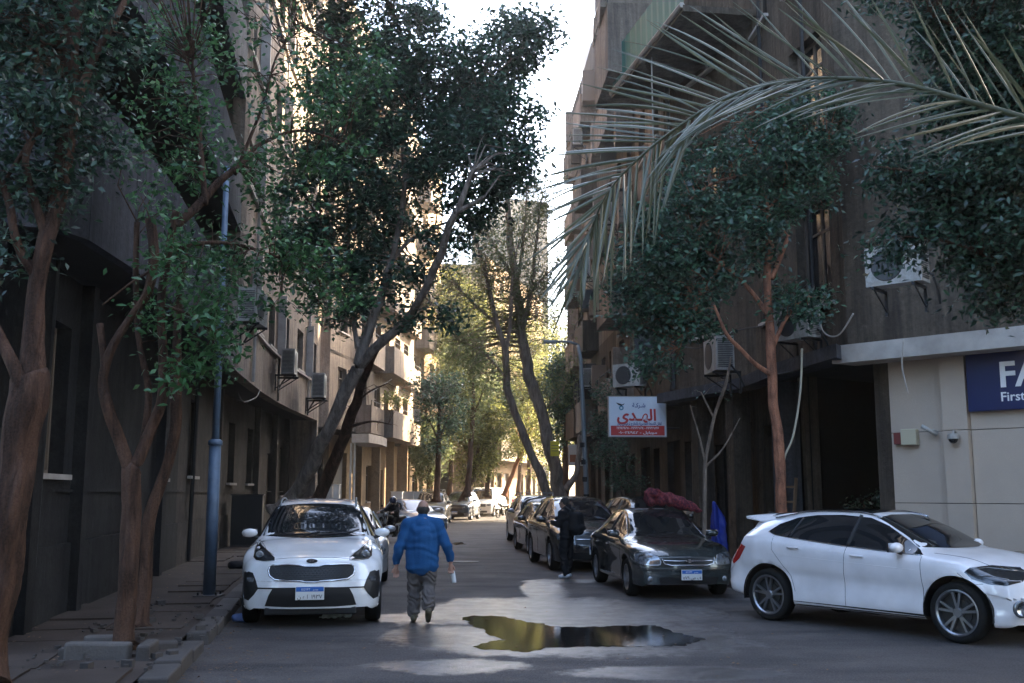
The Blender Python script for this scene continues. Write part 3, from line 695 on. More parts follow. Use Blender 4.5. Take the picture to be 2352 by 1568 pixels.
for (y, z, w_, h_) in ((45.5, 6.3, 1.2, .8), (42.5, 9.7, 1.0, .8), (38.9, 6.0, 1.4, .9), (37.8, 12.5, 1, .9), (36.2, 8.4, 1.2, .8), (33.5, 5.6, .9, 1.6), (31.8, 10.6, 1.1, 1.0), (44.6, 12.4, 1.1, 1.2), (43.9, 5.7, .8, 1.4), (41.8, 6.6, .8, .6), (40.2, 11.2, .9, .7), (39.4, 8.8, .8, .6), (38.2, 15.2, 1.2, 1.4), (36.9, 10.7, .8, .6), (35.5, 14.0, 1.1, .6), (34.2, 11.6, .9, .7), (33.0, 8.0, .8, .6), (32.2, 13.6, 1.2, 1.3), (30.2, 8.3, .9, .7), (29.3, 5.9, .6, 1.2), (46.9, 17.0, .9, 1.3), (40.9, 18.3, 1.4, 1.3), (37.2, 19.2, 1.1, .7)):
    x = np.interp(y, [p[1] for p in F2[::-1]], [p[0] for p in F2[::-1]]); R2.add('window_box', MB().cbox((x - .28, y, z), (.55, w_, h_), -.05), MT[rb.choice(('facade_pale', 'metal_dark', 'frame_wood', 'facade_pale'))])
# the big pale balcony block and green sheet high up
balcony(R2, (4.17, 28.6), (4.3, 25.9), 1.75, 12.95, 1.75, MT['facade'])
R2.add('closet_box', MB().cbox((3.25, 27.2, 15.6), (1.6, 2.2, 1.75), -.05), MT['facade_pale'])
gb = MB(); ga, gc = Vector((2.75, 26.6, 12.6)), Vector((3.85, 21.6, 12.6)); gd = (gc - ga).normalized(); go_ = Vector((-gd.y, gd.x, 0))
for j in range(26):
    p = ga.lerp(gc, j / 26); q = ga.lerp(gc, (j + 1) / 26); s_ = Vector((.025 * (j % 2), 0, 0)); s2 = Vector((.025 * ((j + 1) % 2), 0, 0))
    gb.quad(p + s_, q + s2, q + s2 + Vector((0, 0, 1.0)), p + s_ + Vector((0, 0, 1.0)))
R1.add('green_railing_sheet', gb, MT['awning_green'])
R1.add('balcony_slab', MB().prism([(2.72, 26.7), (3.82, 21.55), (5.6, 21.8), (4.3, 26.6)], 12.35, 12.5), MT['facade_brown'])
R1.add('slab_edge', MB().tube([(2.71, 26.72, 12.5), (3.80, 21.55, 12.5)], .07, 6), MT['trim'])
R1.add('downpipe', MB().tube([(4.1, 25.9, 4.3), (4.15, 25.9, 24)], .06, 6), MT['metal_dark'])

# ------------------------------------------------------------------ buildings behind the camera close the crossing
BK = B('apartment_building', 'plain building across the crossing behind the viewpoint', 'building', (-6, -16, 0))
facade(BK, (8, -14), (-16, -14), 0, 17, MT['facade_brown'], [(2 + j * 3.6, 3.4 + j * 3.6, 4.5 + k * 3.3, 6.1 + k * 3.3, 'shut') for j in range(6) for k in range(3)])
prism_part(BK, 'roof', [(8, -14), (-16, -14), (-16, -24), (8, -24)], 17, 17.5, MT['facade_brown'])

BK2 = B('apartment_building', 'plain building left of the crossing behind the viewpoint', 'building', (-20, -4, 0))
facade(BK2, (-22, 6), (-22, -13), 0, 14, MT['facade_grey'], [(2 + j * 3.6, 3.4 + j * 3.6, 4.5 + k * 3.3, 6.1 + k * 3.3, 'shut') for j in range(4) for k in range(3)][::-1] and [], part='wall')
prism_part(BK2, 'roof', [(-22, 6), (-22, -13), (-30, -13), (-30, 6)], 14, 14.5, MT['facade_brown'])
BK3 = B('apartment_building', 'plain building right of the crossing behind the viewpoint', 'building', (18, -4, 0))
facade(BK3, (12, 6.5), (12, -14), 0, 27, MT['facade_brown']); prism_part(BK3, 'roof', [(12, -14), (12, 6.5), (24, 6.5), (24, -14)], 27, 27.5, MT['facade_brown'])

R4 = B('apartment_building', 'unseen tan block added past the long right hand row to shade the left fronts', 'building', (13, 64, 0))  # hidden block, added so its shadow falls on the second left building
for k_ in range(7):
    for p, q in (((17, 71), (9.6, 69)), ((9.6, 69), (9.0, 59)), ((9.0, 59), (17, 58))):
        Ls = seg(p, q)
        facade(R4, p, q, 3.3 * k_, 3.3 * k_ + 3.3, MT['facade'], [(1.2 + j * 2.8, 2.4 + j * 2.8, 3.3 * k_ + 1, 3.3 * k_ + 2.5, 'shut') for j in range(int((Ls - 1.5) / 2.8))])
prism_part(R4, 'roof', [(17, 71), (9.6, 69), (9.0, 59), (17, 58)], 23.1, 23.6, MT['roofpale'])

for x, y in ((5.5, 21.4), (5.72, 19.0), (8.3, 15.55)):
    R1.add('downpipe', MB().tube([(x - .06, y - .06, 4.3), (x - .06, y - .06, 23)], .045, 6), MT['facade_brown' if y < 18 else 'metal_dark'])
for i_, x, y in ((8, -6.95, 26.9), (10, -7.6, 32.6), (12, -7.82, 38.6)):
    L1.add('downpipe', MB().tube([(x + .12, y, 4.6), (x + .12, y, 27)], .05, 6), MT['metal_dark' if i_ == 10 else 'trim'])
# ------------------------------------------------------------------ vehicles
def crv(tab, y):
    """smooth interpolation through (y, value) knots"""
    xs = [t[0] for t in tab]; vs = [t[1] for t in tab]
    if y <= xs[0]: return vs[0]
    if y >= xs[-1]: return vs[-1]
    i = max(j for j in range(len(xs)) if xs[j] <= y); i = min(i, len(xs) - 2)
    h = xs[i + 1] - xs[i]; t = (y - xs[i]) / h
    sl = lambda j: 0 if j <= 0 or j >= len(xs) - 1 else (vs[j + 1] - vs[j - 1]) / (xs[j + 1] - xs[j - 1])
    m0, m1 = sl(i), sl(i + 1); d = (vs[i + 1] - vs[i]) / h
    if m0 * d <= 0: m0 = 0
    if m1 * d <= 0: m1 = 0
    m0 = max(-3 * abs(d), min(3 * abs(d), m0)); m1 = max(-3 * abs(d), min(3 * abs(d), m1))
    return (2 * t ** 3 - 3 * t ** 2 + 1) * vs[i] + (t ** 3 - 2 * t ** 2 + t) * h * m0 + (-2 * t ** 3 + 3 * t ** 2) * vs[i + 1] + (t ** 3 - t ** 2) * h * m1
def cat(pts, n):
    out = []; P_ = [np.array(p, float) for p in pts]; m = len(P_)
    for i in range(m - 1):
        a, b, c, d = P_[max(i - 1, 0)], P_[i], P_[i + 1], P_[min(i + 2, m - 1)]
        for k in range(n):
            t = k / n; out.append(.5 * ((2 * b) + (-a + c) * t + (2 * a - 5 * b + 4 * c - d) * t * t + (-a + 3 * b - 3 * c + d) * t ** 3))
    out.append(P_[-1]); return out
class Car:
    def __init__(s, name, label, sp, loc, rdir, group=None, cat_='car', res=1):
        s.sp = sp; s.L = sp['L']; rz = math.atan2(-rdir[0], rdir[1])
        s.r = thing(name, label, cat_, (loc[0], loc[1], 0), rz, group); s.res = res
        s.shell()
    def warp(s, p):
        x, y, z = p; L = s.L; sp = s.sp; w = sp['W'] / 2; ax = min(1, abs(x) / w)
        f = max(0, 1 - y / .9); f = f * f * (3 - 2 * f)
        y += f * (sp.get('nose', .30) * ax ** 2.6 + sp.get('rake', .16) * max(0, (z - .5) / .5) ** 1.3 + .05 * max(0, (.42 - z) / .2))
        f = max(0, 1 - (L - p[1]) / .9); f = f * f * (3 - 2 * f)
        y -= f * (sp.get('tail', .22) * ax ** 2.6 + sp.get('trake', .10) * max(0, (z - .55) / .5) ** 1.2)
        return (x, y, z)
    def sec(s, y):
        sp = s.sp; L = s.L; zt = crv(sp['top'], y); zb = min(crv(sp['belt'], y), zt - .035); w = crv(sp['wid'], y) ; wt = crv(sp['wtop'], y); z0 = crv(sp['bot'], y)
        d = .12; e = min(y, L - y); ins = 0
        if e < d: ins = (1 - math.sqrt(max(0, 1 - (1 - e / d) ** 2))) * .07
        w -= ins; zt -= ins * .8; zb -= ins * .8; z0 += ins * .6; wt = min(wt, w - .02)
        h = zt - zb; m = z0 + (zb - z0) * .5; cr = sp.get('crease', .014)
        pts = [(w * .90, z0), (w * .955, z0 + .03), (w * .975, z0 + .12), (w * .985 - cr, m - .05), (w - cr * .4, m + .08), (w, zb - .17), (w * .992, zb - .07), (w * .955, zb - .012)]
        if h > .16:
            k = min(1, (h - .16) / .25); x1 = w * .925
            pts += [(x1, zb + .02), (x1 + (wt - x1) * .45, zb + .02 + (h - .11) * .5), (wt, zt - .085), (wt * .93, zt - .035), (wt * .72, zt - .012), (wt * .38, zt - .002), (0, zt)]
        else:
            x1 = w * .90
            pts += [(x1, zb + h * .22), (x1 * .93, zb + h * .42), (x1 * .84, zb + h * .62), (x1 * .72, zb + h * .76), (x1 * .5, zb + h * .90), (x1 * .25, zb + h * .98), (0, zt)]
        return cat(pts, 3 if s.res else 2)
    def shell(s):
        L = s.L; n = int(L / (.035 if s.res else .09))
        ys = sorted(set([0, .008, .02, .04, .07, .11] + list(np.linspace(.15, L - .15, n)) + [L - .11, L - .07, L - .04, L - .02, L - .008, L]))
        V = []; F = []; S_ = [s.sec(y) for y in ys]; m = len(S_[0]); tot = 2 * m - 1
        for y, q in zip(ys, S_):
            for p in q: V.append((-p[0], y, p[1]))
            for p in q[-2::-1]: V.append((p[0], y, p[1]))
        for i in range(len(ys) - 1):
            for k in range(tot - 1):
                F.append((i * tot + k, i * tot + k + 1, (i + 1) * tot + k + 1, (i + 1) * tot + k))
        for end, rev in ((0, False), (len(ys) - 1, True)):
            nx = 20; base = len(V); q = S_[end]; y = ys[end]
            for p in q:
                for j in range(nx + 1): V.append((-p[0] + 2 * p[0] * j / nx, y, p[1]))
            for i in range(m - 1):
                for j in range(nx):
                    a = base + i * (nx + 1) + j; f = (a, a + 1, a + nx + 2, a + nx + 1); F.append(f if not rev else f[::-1])
        # wheel arches
        s.V = [s.warp(v) for v in V]; sp = s.sp; wr = sp['wr']; Ra = sp.get('arch', wr + .075)
        Vn = [list(v) for v in s.V]; inside = set()
        for i, v in enumerate(Vn):
            for yc in (sp['wf'], sp['wb']):
                if abs(v[0]) > sp['W'] / 2 - .30 and math.hypot(v[1] - yc, v[2] - wr) < Ra: inside.add(i)
        F2_ = [f for f in F if not all(i in inside for i in f)]
        used = set(i for f in F2_ for i in f if i in inside)
        for i in used:
            v = Vn[i]; yc = min((sp['wf'], sp['wb']), key=lambda c: abs(v[1] - c)); dy, dz = v[1] - yc, v[2] - wr; d = math.hypot(dy, dz) or 1
            if dz < 0: v[1] = yc + (1 if dy > 0 else -1) * math.sqrt(Ra * Ra - dz * dz)
            else: v[1] = yc + dy / d * Ra; v[2] = wr + dz / d * Ra
        Vn = [(x, y - L / 2, z) for x, y, z in Vn]
        me = mesh_np('body', Vn, F2_, True); bm = bmesh.new(); bm.from_mesh(me); bmesh.ops.remove_doubles(bm, verts=bm.verts, dist=.0008)
        bmesh.ops.delete(bm, geom=[v for v in bm.verts if not v.link_faces], context='VERTS'); bmesh.ops.recalc_face_normals(bm, faces=bm.faces)
        s.bvh = BVHTree.FromPolygons([Vector((x, y - L / 2, z)) for x, y, z in s.V], F)
        bm.to_mesh(me); bm.free(); me.polygons.foreach_set('use_smooth', [True] * len(me.polygons))
        s.body = ob('body', me, MT[sp['paint']], s.r)
        u = MB(); W = sp['W'] / 2; g = [y - L / 2 for y in (.55, L - .5)]
        u.box((-W + .3, g[0], .24), (W - .3, g[1], .40))
        for yc in (sp['wf'], sp['wb']):
            for sg in (-1, 1):
                prof = []; nn = 18; ww = MB()
                for k in range(nn + 1):
                    th = math.pi * (k / nn) * 1.12 - .19
                    prof.append((yc - L / 2 + math.cos(th) * (Ra + .004), wr + math.sin(th) * (Ra + .004)))
                for k in range(nn):
                    a, b = prof[k], prof[k + 1]
                    x0, x1 = sg * (W - .035), sg * (W - .42)
                    ww.quad((x0, a[0], a[1]), (x0, b[0], b[1]), (x1, b[0], b[1]), (x1, a[0], a[1]))
                    ww.add([(x1, yc - L / 2, wr), (x1, a[0], a[1]), (x1, b[0], b[1])], [(0, 1, 2)])
                ww.ob('wheel_well', MT['plastic'], s.body)
        u.ob('underbody', MT['plastic'], s.r)
        wm = wheel_mesh(wr, sp.get('spokes', 5), sp.get('rimr', .66), sp.get('twin', True))
        for yc in (sp['wf'], sp['wb']):
            for sg in (-1, 1):
                o = ob('wheel', wm[0], MT['tyre'], s.r, (sg * (W - .125), yc - L / 2, wr), (random.random() * 6, 0, 0 if sg > 0 else math.pi))
                if s.res or sg < 0 or True:
                    ob('rim', wm[1], MT['rim'], o); ob('rim_recess', wm[2], MT['rim_dark'], o)
    def hit(s, d, a, b):
        """project (a,b) on the body: d F/B front/back (x,z), L/R sides (y from nose,z), T top (x,y)"""
        L = s.L
        if d == 'F': o, r = Vector((a, -L, b)), Vector((0, 1, 0))
        elif d == 'B': o, r = Vector((a, L, b)), Vector((0, -1, 0))
        elif d == 'L': o, r = Vector((-3, a - L / 2, b)), Vector((1, 0, 0))
        elif d == 'R': o, r = Vector((3, a - L / 2, b)), Vector((-1, 0, 0))
        else: o, r = Vector((a, b - L / 2, 4)), Vector((0, 0, -1))
        h = s.bvh.ray_cast(o, r)
        if h[0] is None: return None
        n = h[1]
        if n.dot(r) > 0: n = -n
        return h[0], n
    def patch(s, name, d, outline, mat, off=.005, step=.05, parent=None, thick=0, ol_n=6):
        pts = []; n = len(outline)
        for i in range(n):
            a, b = outline[i], outline[(i + 1) % n]; k = max(1, int(math.hypot(b[0] - a[0], b[1] - a[1]) / step))
            for j in range(k): pts.append((a[0] + (b[0] - a[0]) * j / k, a[1] + (b[1] - a[1]) * j / k))
        nb = len(pts); xs = [p[0] for p in pts]; ys = [p[1] for p in pts]
        def inside(x, y):
            c = False
            for i in range(nb):
                (x1, y1), (x2, y2) = pts[i], pts[i - 1]
                if (y1 > y) != (y2 > y) and x < (x2 - x1) * (y - y1) / (y2 - y1) + x1: c = not c
            return c
        gx = np.arange(min(xs) + step * .5, max(xs), step); gy = np.arange(min(ys) + step * .5, max(ys), step)
        ip = [(x, y) for x in gx for y in gy if inside(x, y) and min((x - p[0]) ** 2 + (y - p[1]) ** 2 for p in pts) > (step * .3) ** 2]
        res = delaunay_2d_cdt([Vector(p) for p in pts + ip], [(i, (i + 1) % nb) for i in range(nb)], [list(range(nb))], 1, 1e-5)
        V = []; bad = set()
        for i, v in enumerate(res[0]):
            h = s.hit(d, v.x, v.y)
            if h is None: bad.add(i); V.append((0, 0, 0))
            else: V.append(h[0] + h[1] * off)
        F = [f for f in res[2] if not any(i in bad for i in f)]
        if not F: return None
        me = mesh_np(name, V, F, True); bm = bmesh.new(); bm.from_mesh(me)
        bmesh.ops.delete(bm, geom=[v for v in bm.verts if not v.link_faces], context='VERTS'); bmesh.ops.recalc_face_normals(bm, faces=bm.faces)
        c = bm.faces[:][0] if len(bm.faces) else None
        bm.to_mesh(me); bm.free()
        o = ob(name, me, MT[mat] if isinstance(mat, str) else mat, parent or s.r)
        return o
    def both(s, name, outline, mat, **k):
        s.patch(name, 'L', outline, mat, **k); s.patch(name, 'R', outline, mat, **k)
    def strip(s, name, d, line, r, mat, off=.002, closed=False, parent=None, step=.04, mb=None):
        if closed: line = line + [line[0]]
        pts = []
        for a, b in zip(line, line[1:]):
            k = max(1, int(math.hypot(b[0] - a[0], b[1] - a[1]) / step))
            for j in range(k):
                h = s.hit(d, a[0] + (b[0] - a[0]) * j / k, a[1] + (b[1] - a[1]) * j / k)
                if h: pts.append(h[0] + h[1] * off)
        h = s.hit(d, *line[-1])
        if h: pts.append(h[0] + h[1] * off)
        if len(pts) < 2: return
        m = MB() if mb is None else mb; m.tube(pts, r, 5)
        if mb is None: m.ob(name, MT[mat], parent or s.r, True)
    def mirror(s, y, z, x=None, mat=None, sc=1.0):
        for sg, d in ((-1, 'L'), (1, 'R')):
            h = s.hit(d, y, z - .05)
            if not h: continue
            p = h[0]; m = MB(); m.sphere((0, 0, 0), .10 * sc, 14, 10, (1.12, .62, .62))
            o = m.ob('wing_mirror', MT[mat or s.sp['paint']], s.r, True, loc=(p.x + sg * .115, p.y - .01, z + .02))
            MB().box((-.1 * sc, .045, -.055), (.1 * sc, .066, .055)).ob('mirror_glass', MT['chrome'], o)
            MB().tube([(-sg * .03, 0, -.05), (-sg * .15, .02, -.08)], .022, 6).ob('mirror_stalk', MT['plastic'], o)
    def plate(s, txt, x, z, wd=.36, hd=.17):
        h = s.hit('F', x, z)
        if not h: return
        y = h[0].y - .022; o = MB().box((x - wd / 2, y - .008, z - hd / 2), (x + wd / 2, y + .012, z + hd / 2)).ob('number_plate', MT['plate'], s.r, bevel=.004)
        b = MB().box((x - wd / 2 + .008, y - .011, z + hd * .12), (x + wd / 2 - .008, y - .0085, z + hd / 2 - .008)).ob('plate_header', MT['plate_blue'], o)
        text('plate_numbers', txt, hd * .42, MT['ink'], (x, y - .0095, z - hd * .40), (R(90), 0, 0), o, 'CENTER', wd * .86)
        text('plate_text', 'EGYPT   ' + ar('مصر'), hd * .22, MT['white'], (x, y - .0125, z + hd * .2), (R(90), 0, 0), o, 'CENTER')
_wm = {}
def wheel_mesh(r, nsp, rf, twin):
    k = (r, nsp, rf, twin)
    if k in _wm: return _wm[k]
    R_ = r * rf + .02; t = MB(); W = .215
    t.lathe([(R_, -W / 2 + .02), (R_ + .03, -W / 2), (r - .03, -W / 2 + .005), (r - .006, -W / 2 + .03), (r, -.05), (r, .05), (r - .006, W / 2 - .03), (r - .03, W / 2 - .005), (R_ + .03, W / 2), (R_, W / 2 - .015)], 40, 'x')
    for j in (-.04, 0, .04): t.lathe([(r + .001, j - .005), (r + .0025, j), (r + .001, j + .005)], 40, 'x')
    rm = MB(); x = W / 2 - .03
    rm.lathe([(R_ + .004, x + .018), (R_ - .012, x + .022), (R_ - .028, x + .004), (R_ - .035, x - .05)], 40, 'x')
    rm.lathe([(.001, x + .004), (.05, x + .004), (.062, x - .012), (.062, x - .04)], 20, 'x')
    for i in range(nsp):
        for o_ in ((-.16, .16) if twin else (0,)):
            th = 2 * math.pi * i / nsp + o_ * .55; th2 = 2 * math.pi * i / nsp + o_ * 1.25; c, s_ = math.cos(th), math.sin(th); c2, s2 = math.cos(th2), math.sin(th2)
            ra, rb_ = .05, R_ - .015; wd, we = (.016, .014) if twin else (.034, .026)
            rm.add([(x - .005, ra * c - wd * s_, ra * s_ + wd * c), (x - .005, ra * c + wd * s_, ra * s_ - wd * c), (x + .004, rb_ * c2 + we * s2, rb_ * s2 - we * c2), (x + .004, rb_ * c2 - we * s2, rb_ * s2 + we * c2),
                    (x - .035, ra * c - wd * s_, ra * s_ + wd * c), (x - .035, ra * c + wd * s_, ra * s_ - wd * c), (x - .03, rb_ * c2 + we * s2, rb_ * s2 - we * c2), (x - .03, rb_ * c2 - we * s2, rb_ * s2 + we * c2)],
                   [(0, 1, 2, 3), (0, 4, 5, 1), (1, 5, 6, 2), (3, 2, 6, 7), (0, 3, 7, 4)])
    dk = MB(); dk.lathe([(.001, x - .07), (R_ - .02, x - .07), (R_, x - .06), (R_, -W / 2 + .02)], 30, 'x')
    dk.lathe([(.001, x - .055), (.15, x - .055), (.152, x - .07)], 24, 'x')
    _wm[k] = (t.mesh('wheel', True), rm.mesh('rim'), dk.mesh('rim_recess')); return _wm[k]

# Arabic letters are joined here by hand: form table (isolated, final, initial, medial)
_AF = {'ا': (0xFE8D, 0xFE8E), 'أ': (0xFE83, 0xFE84), 'ب': (0xFE8F, 0xFE90, 0xFE91, 0xFE92), 'ة': (0xFE93, 0xFE94), 'ت': (0xFE95, 0xFE96, 0xFE97, 0xFE98), 'ج': (0xFE9D, 0xFE9E, 0xFE9F, 0xFEA0),
       'ح': (0xFEA1, 0xFEA2, 0xFEA3, 0xFEA4), 'خ': (0xFEA5, 0xFEA6, 0xFEA7, 0xFEA8), 'د': (0xFEA9, 0xFEAA), 'ر': (0xFEAD, 0xFEAE), 'ز': (0xFEAF, 0xFEB0), 'س': (0xFEB1, 0xFEB2, 0xFEB3, 0xFEB4), 'ش': (0xFEB5, 0xFEB6, 0xFEB7, 0xFEB8),
       'ص': (0xFEB9, 0xFEBA, 0xFEBB, 0xFEBC), 'ع': (0xFEC9, 0xFECA, 0xFECB, 0xFECC), 'ف': (0xFED1, 0xFED2, 0xFED3, 0xFED4), 'ق': (0xFED5, 0xFED6, 0xFED7, 0xFED8), 'ك': (0xFED9, 0xFEDA, 0xFEDB, 0xFEDC),
       'ل': (0xFEDD, 0xFEDE, 0xFEDF, 0xFEE0), 'م': (0xFEE1, 0xFEE2, 0xFEE3, 0xFEE4), 'ن': (0xFEE5, 0xFEE6, 0xFEE7, 0xFEE8), 'ه': (0xFEE9, 0xFEEA, 0xFEEB, 0xFEEC), 'و': (0xFEED, 0xFEEE), 'ى': (0xFEEF, 0xFEF0), 'ي': (0xFEF1, 0xFEF2, 0xFEF3, 0xFEF4)}
def ar(s):
    out = []; n = len(s)
    for i, c in enumerate(s):
        if c not in _AF: out.append(c); continue
        prev = i > 0 and (s[i - 1] == 'ـ' or len(_AF.get(s[i - 1], ())) == 4); nxt = i < n - 1 and (s[i + 1] in _AF or s[i + 1] == 'ـ') and len(_AF[c]) == 4
        out.append(chr(_AF[c][3 if prev and nxt else 2 if nxt else 1 if prev else 0]))
    return ''.join(out[::-1])
def text(name, body, size, mat, loc, rot, parent=None, align='LEFT', fit=None, ext=.002, bold=0.0):
    c = bpy.data.curves.new(name, 'FONT'); c.body = body; c.size = size; c.align_x = align; c.extrude = ext; c.offset = bold; c.resolution_u = 2
    t = bpy.data.objects.new(name, c); me = bpy.data.meshes.new_from_object(t); bpy.data.objects.remove(t)
    me.name = name; o = ob(name, me, mat, parent, loc, rot)
    xs = [v.co.x for v in me.vertices]
    if fit and xs:
        k = fit / max(1e-6, max(xs) - min(xs)); o.scale = (k, 1, 1)
    return o

SUV = dict(L=4.48, W=1.855, wr=.345, wf=.88, wb=3.55, paint='car_white', nose=.34, rake=.20,
    top=[(0, .90), (.25, .955), (.6, 1.02), (1.0, 1.085), (1.25, 1.13), (1.6, 1.33), (2.0, 1.53), (2.35, 1.60), (2.9, 1.625), (3.5, 1.59), (3.95, 1.52), (4.2, 1.33), (4.4, 1.05), (4.48, .95)],
    belt=[(0, .82), (.6, .93), (1.2, .99), (2.0, 1.01), (3.0, 1.04), (4.48, 1.06)],
    wid=[(0, .87), (.3, .915), (.8, .927), (3.6, .927), (4.2, .90), (4.48, .85)],
    wtop=[(0, .72), (1.2, .74), (1.6, .70), (2.1, .605), (3.0, .60), (4.0, .58), (4.48, .7)],
    bot=[(0, .21), (.6, .22), (1.2, .24), (3.2, .24), (4.48, .30)])
HATCH = dict(L=4.42, W=1.804, wr=.345, wf=.83, wb=3.53, paint='car_white_dusty', nose=.36, rake=.16, crease=.03, twin=True, spokes=5, rimr=.70,
    top=[(0, .78), (.2, .86), (.6, .965), (1.0, 1.03), (1.22, 1.07), (1.6, 1.26), (2.0, 1.43), (2.3, 1.485), (2.8, 1.494), (3.4, 1.46), (4.0, 1.385), (4.12, 1.30), (4.28, 1.02), (4.42, .86)],
    belt=[(0, .74), (.6, .88), (1.2, .95), (2.0, 1.0), (2.8, 1.055), (3.4, 1.11), (4.42, 1.10)],
    wid=[(0, .83), (.3, .88), (.8, .902), (1.4, .885), (2.4, .88), (3.4, .902), (3.8, .895), (4.42, .82)],
    wtop=[(0, .70), (1.2, .72), (1.6, .67), (2.1, .58), (3.0, .57), (4.0, .52), (4.42, .66)],
    bot=[(0, .21), (.6, .22), (1.2, .23), (3.2, .24), (3.9, .27), (4.42, .34)])
SEDAN = dict(L=4.50, W=1.725, wr=.31, wf=.90, wb=3.50, paint='car_dark', nose=.26, rake=.12, tail=.2, spokes=6, rimr=.62, twin=False,
    top=[(0, .72), (.15, .80), (.5, .875), (1.0, .935), (1.25, .965), (1.6, 1.15), (2.05, 1.375), (2.4, 1.435), (2.9, 1.43), (3.3, 1.35), (3.75, 1.12), (3.95, 1.03), (4.35, .99), (4.5, .93)],
    belt=[(0, .69), (.5, .80), (1.2, .87), (2.0, .91), (3.5, .95), (4.5, .90)],
    wid=[(0, .79), (.3, .845), (.8, .862), (3.6, .862), (4.2, .84), (4.5, .78)],
    wtop=[(0, .66), (1.2, .68), (1.6, .63), (2.1, .55), (3.0, .545), (3.7, .6), (4.5, .66)],
    bot=[(0, .20), (1.2, .20), (3.2, .20), (4.5, .28)])
BIGSUV = dict(SUV, L=4.75, W=1.93, wr=.37, wf=.92, wb=3.72, nose=.22, rake=.10, paint='car_black', spokes=6, twin=False,
    top=[(0, .98), (.25, 1.05), (.7, 1.12), (1.25, 1.18), (1.55, 1.38), (1.95, 1.68), (2.3, 1.76), (3.2, 1.78), (4.2, 1.72), (4.5, 1.55), (4.68, 1.2), (4.75, 1.0)],
    belt=[(0, .90), (.6, 1.0), (1.2, 1.07), (4.75, 1.12)],
    wid=[(0, .90), (.3, .945), (.8, .965), (3.9, .965), (4.75, .90)], wtop=[(0, .74), (1.2, .78), (1.6, .74), (2.0, .66), (4.4, .64), (4.75, .75)])
VAN = dict(BIGSUV, L=5.0, W=1.95, wf=.8, wb=3.9, nose=.2, rake=.04, paint='van', tail=.08,
    top=[(0, .95), (.2, 1.05), (.55, 1.18), (.85, 1.5), (1.2, 1.92), (1.6, 2.05), (4.7, 2.05), (4.95, 1.95), (5.0, 1.9)],
    belt=[(0, .9), (.6, 1.1), (5, 1.15)], wid=[(0, .9), (.3, .96), (4.6, .97), (5, .92)], wtop=[(0, .78), (.8, .80), (1.4, .78), (5, .78)])
def mid(pts): return [(-x, z) for x, z in pts[::-1]]
def arc_rect(x0, x1, z0, z1, c=.03):
    return [(x0 + c, z0), (x1 - c, z0), (x1, z0 + c), (x1, z1 - c), (x1 - c, z1), (x0 + c, z1), (x0, z1 - c), (x0, z0 + c)]
def sh(pts, k): return [(x * k[0] + k[2], z * k[1] + k[3]) for x, z in pts]

# ---- white SUV parked on the left, seen head on
kd = Vector((-.15, .989)); 
k = Car('parked_car', 'white SUV parked at the left kerb facing the camera beside the man in blue', SUV, (-2.56 - .15 * 2.24 + .0, 13.35 + .989 * 2.24), kd)
k.patch('windscreen', 'F', [(-.735, 1.115), (-.4, 1.098), (0, 1.092), (.4, 1.098), (.735, 1.115), (.64, 1.38), (.575, 1.515), (.3, 1.545), (0, 1.553), (-.3, 1.545), (-.575, 1.515), (-.64, 1.38)], 'car_glass', off=.004)
k.strip('wiper', 'F', [(-.62, 1.12), (-.1, 1.135), (.05, 1.16)], .007, 'plastic', .014); k.strip('wiper', 'F', [(.02, 1.12), (.4, 1.14), (.6, 1.19)], .007, 'plastic', .014)
sw = [(1.42, 1.10), (1.75, 1.30), (2.1, 1.47), (2.5, 1.525), (3.1, 1.535), (3.6, 1.48), (3.85, 1.34), (3.8, 1.16), (3.0, 1.10), (2.2, 1.08)]
k.both('side_window', sw, 'car_glass')
for y in (2.45, 3.35): k.strip('pillar_trim', 'L', [(y, 1.09), (y - .03, 1.50)], .02, 'plastic', .006); k.strip('pillar_trim', 'R', [(y, 1.09), (y - .03, 1.50)], .02, 'plastic', .006)
gr = [(-.53, .765), (-.50, .79), (-.30, .795), (-.16, .79), (-.09, .772), (.09, .772), (.16, .79), (.30, .795), (.50, .79), (.53, .765), (.545, .72), (.525, .66), (.46, .615), (.30, .60), (.12, .595), (.07, .582), (-.07, .582), (-.12, .595), (-.30, .60), (-.46, .615), (-.525, .66), (-.545, .72)]
g_ = k.patch('grille', 'F', gr, 'grille', off=.004)
k.strip('grille_surround', 'F', gr, .011, 'chrome', .008, closed=True)
m = MB()
for zz in np.arange(.615, .78, .027):
    for i in range(23):
        x = -.5 + i * .0455 + (.022 if int(zz * 1000 / 27) % 2 else 0)
        if abs(x) > .5 - (.04 if zz < .64 or zz > .76 else 0): continue
        h = k.hit('F', x, zz)
        if h: m.cbox((h[0].x, h[0].y - .010, h[0].z), (.022, .006, .012))
m.ob('grille_mesh', MT['rim_dark'], g_)
hl = [(-.755, 1.06), (-.775, .99), (-.765, .875), (-.72, .845), (-.62, .835), (-.475, .845), (-.48, .875), (-.58, .94), (-.69, 1.01)]
for q in (hl, mid(hl)):
    o = k.patch('headlight', 'F', q, 'lamp_dark', off=.006); k.strip('lamp_rim', 'F', q, .005, 'chrome', .006, closed=True, parent=o)
    cx = sum(p[0] for p in q) / len(q); cx *= 1.06; h = k.hit('F', cx, .90)
    MB().lathe([(.001, -.012), (.035, -.014), (.05, -.008), (.055, .0)], 20, 'y', (h[0].x, h[0].y - .006, .905)).ob('headlamp_bulb', MT['lamp'], o, True)
fv = [(-.865, .70), (-.80, .705), (-.745, .69), (-.70, .60), (-.665, .50), (-.72, .42), (-.79, .345), (-.86, .36), (-.885, .50)]
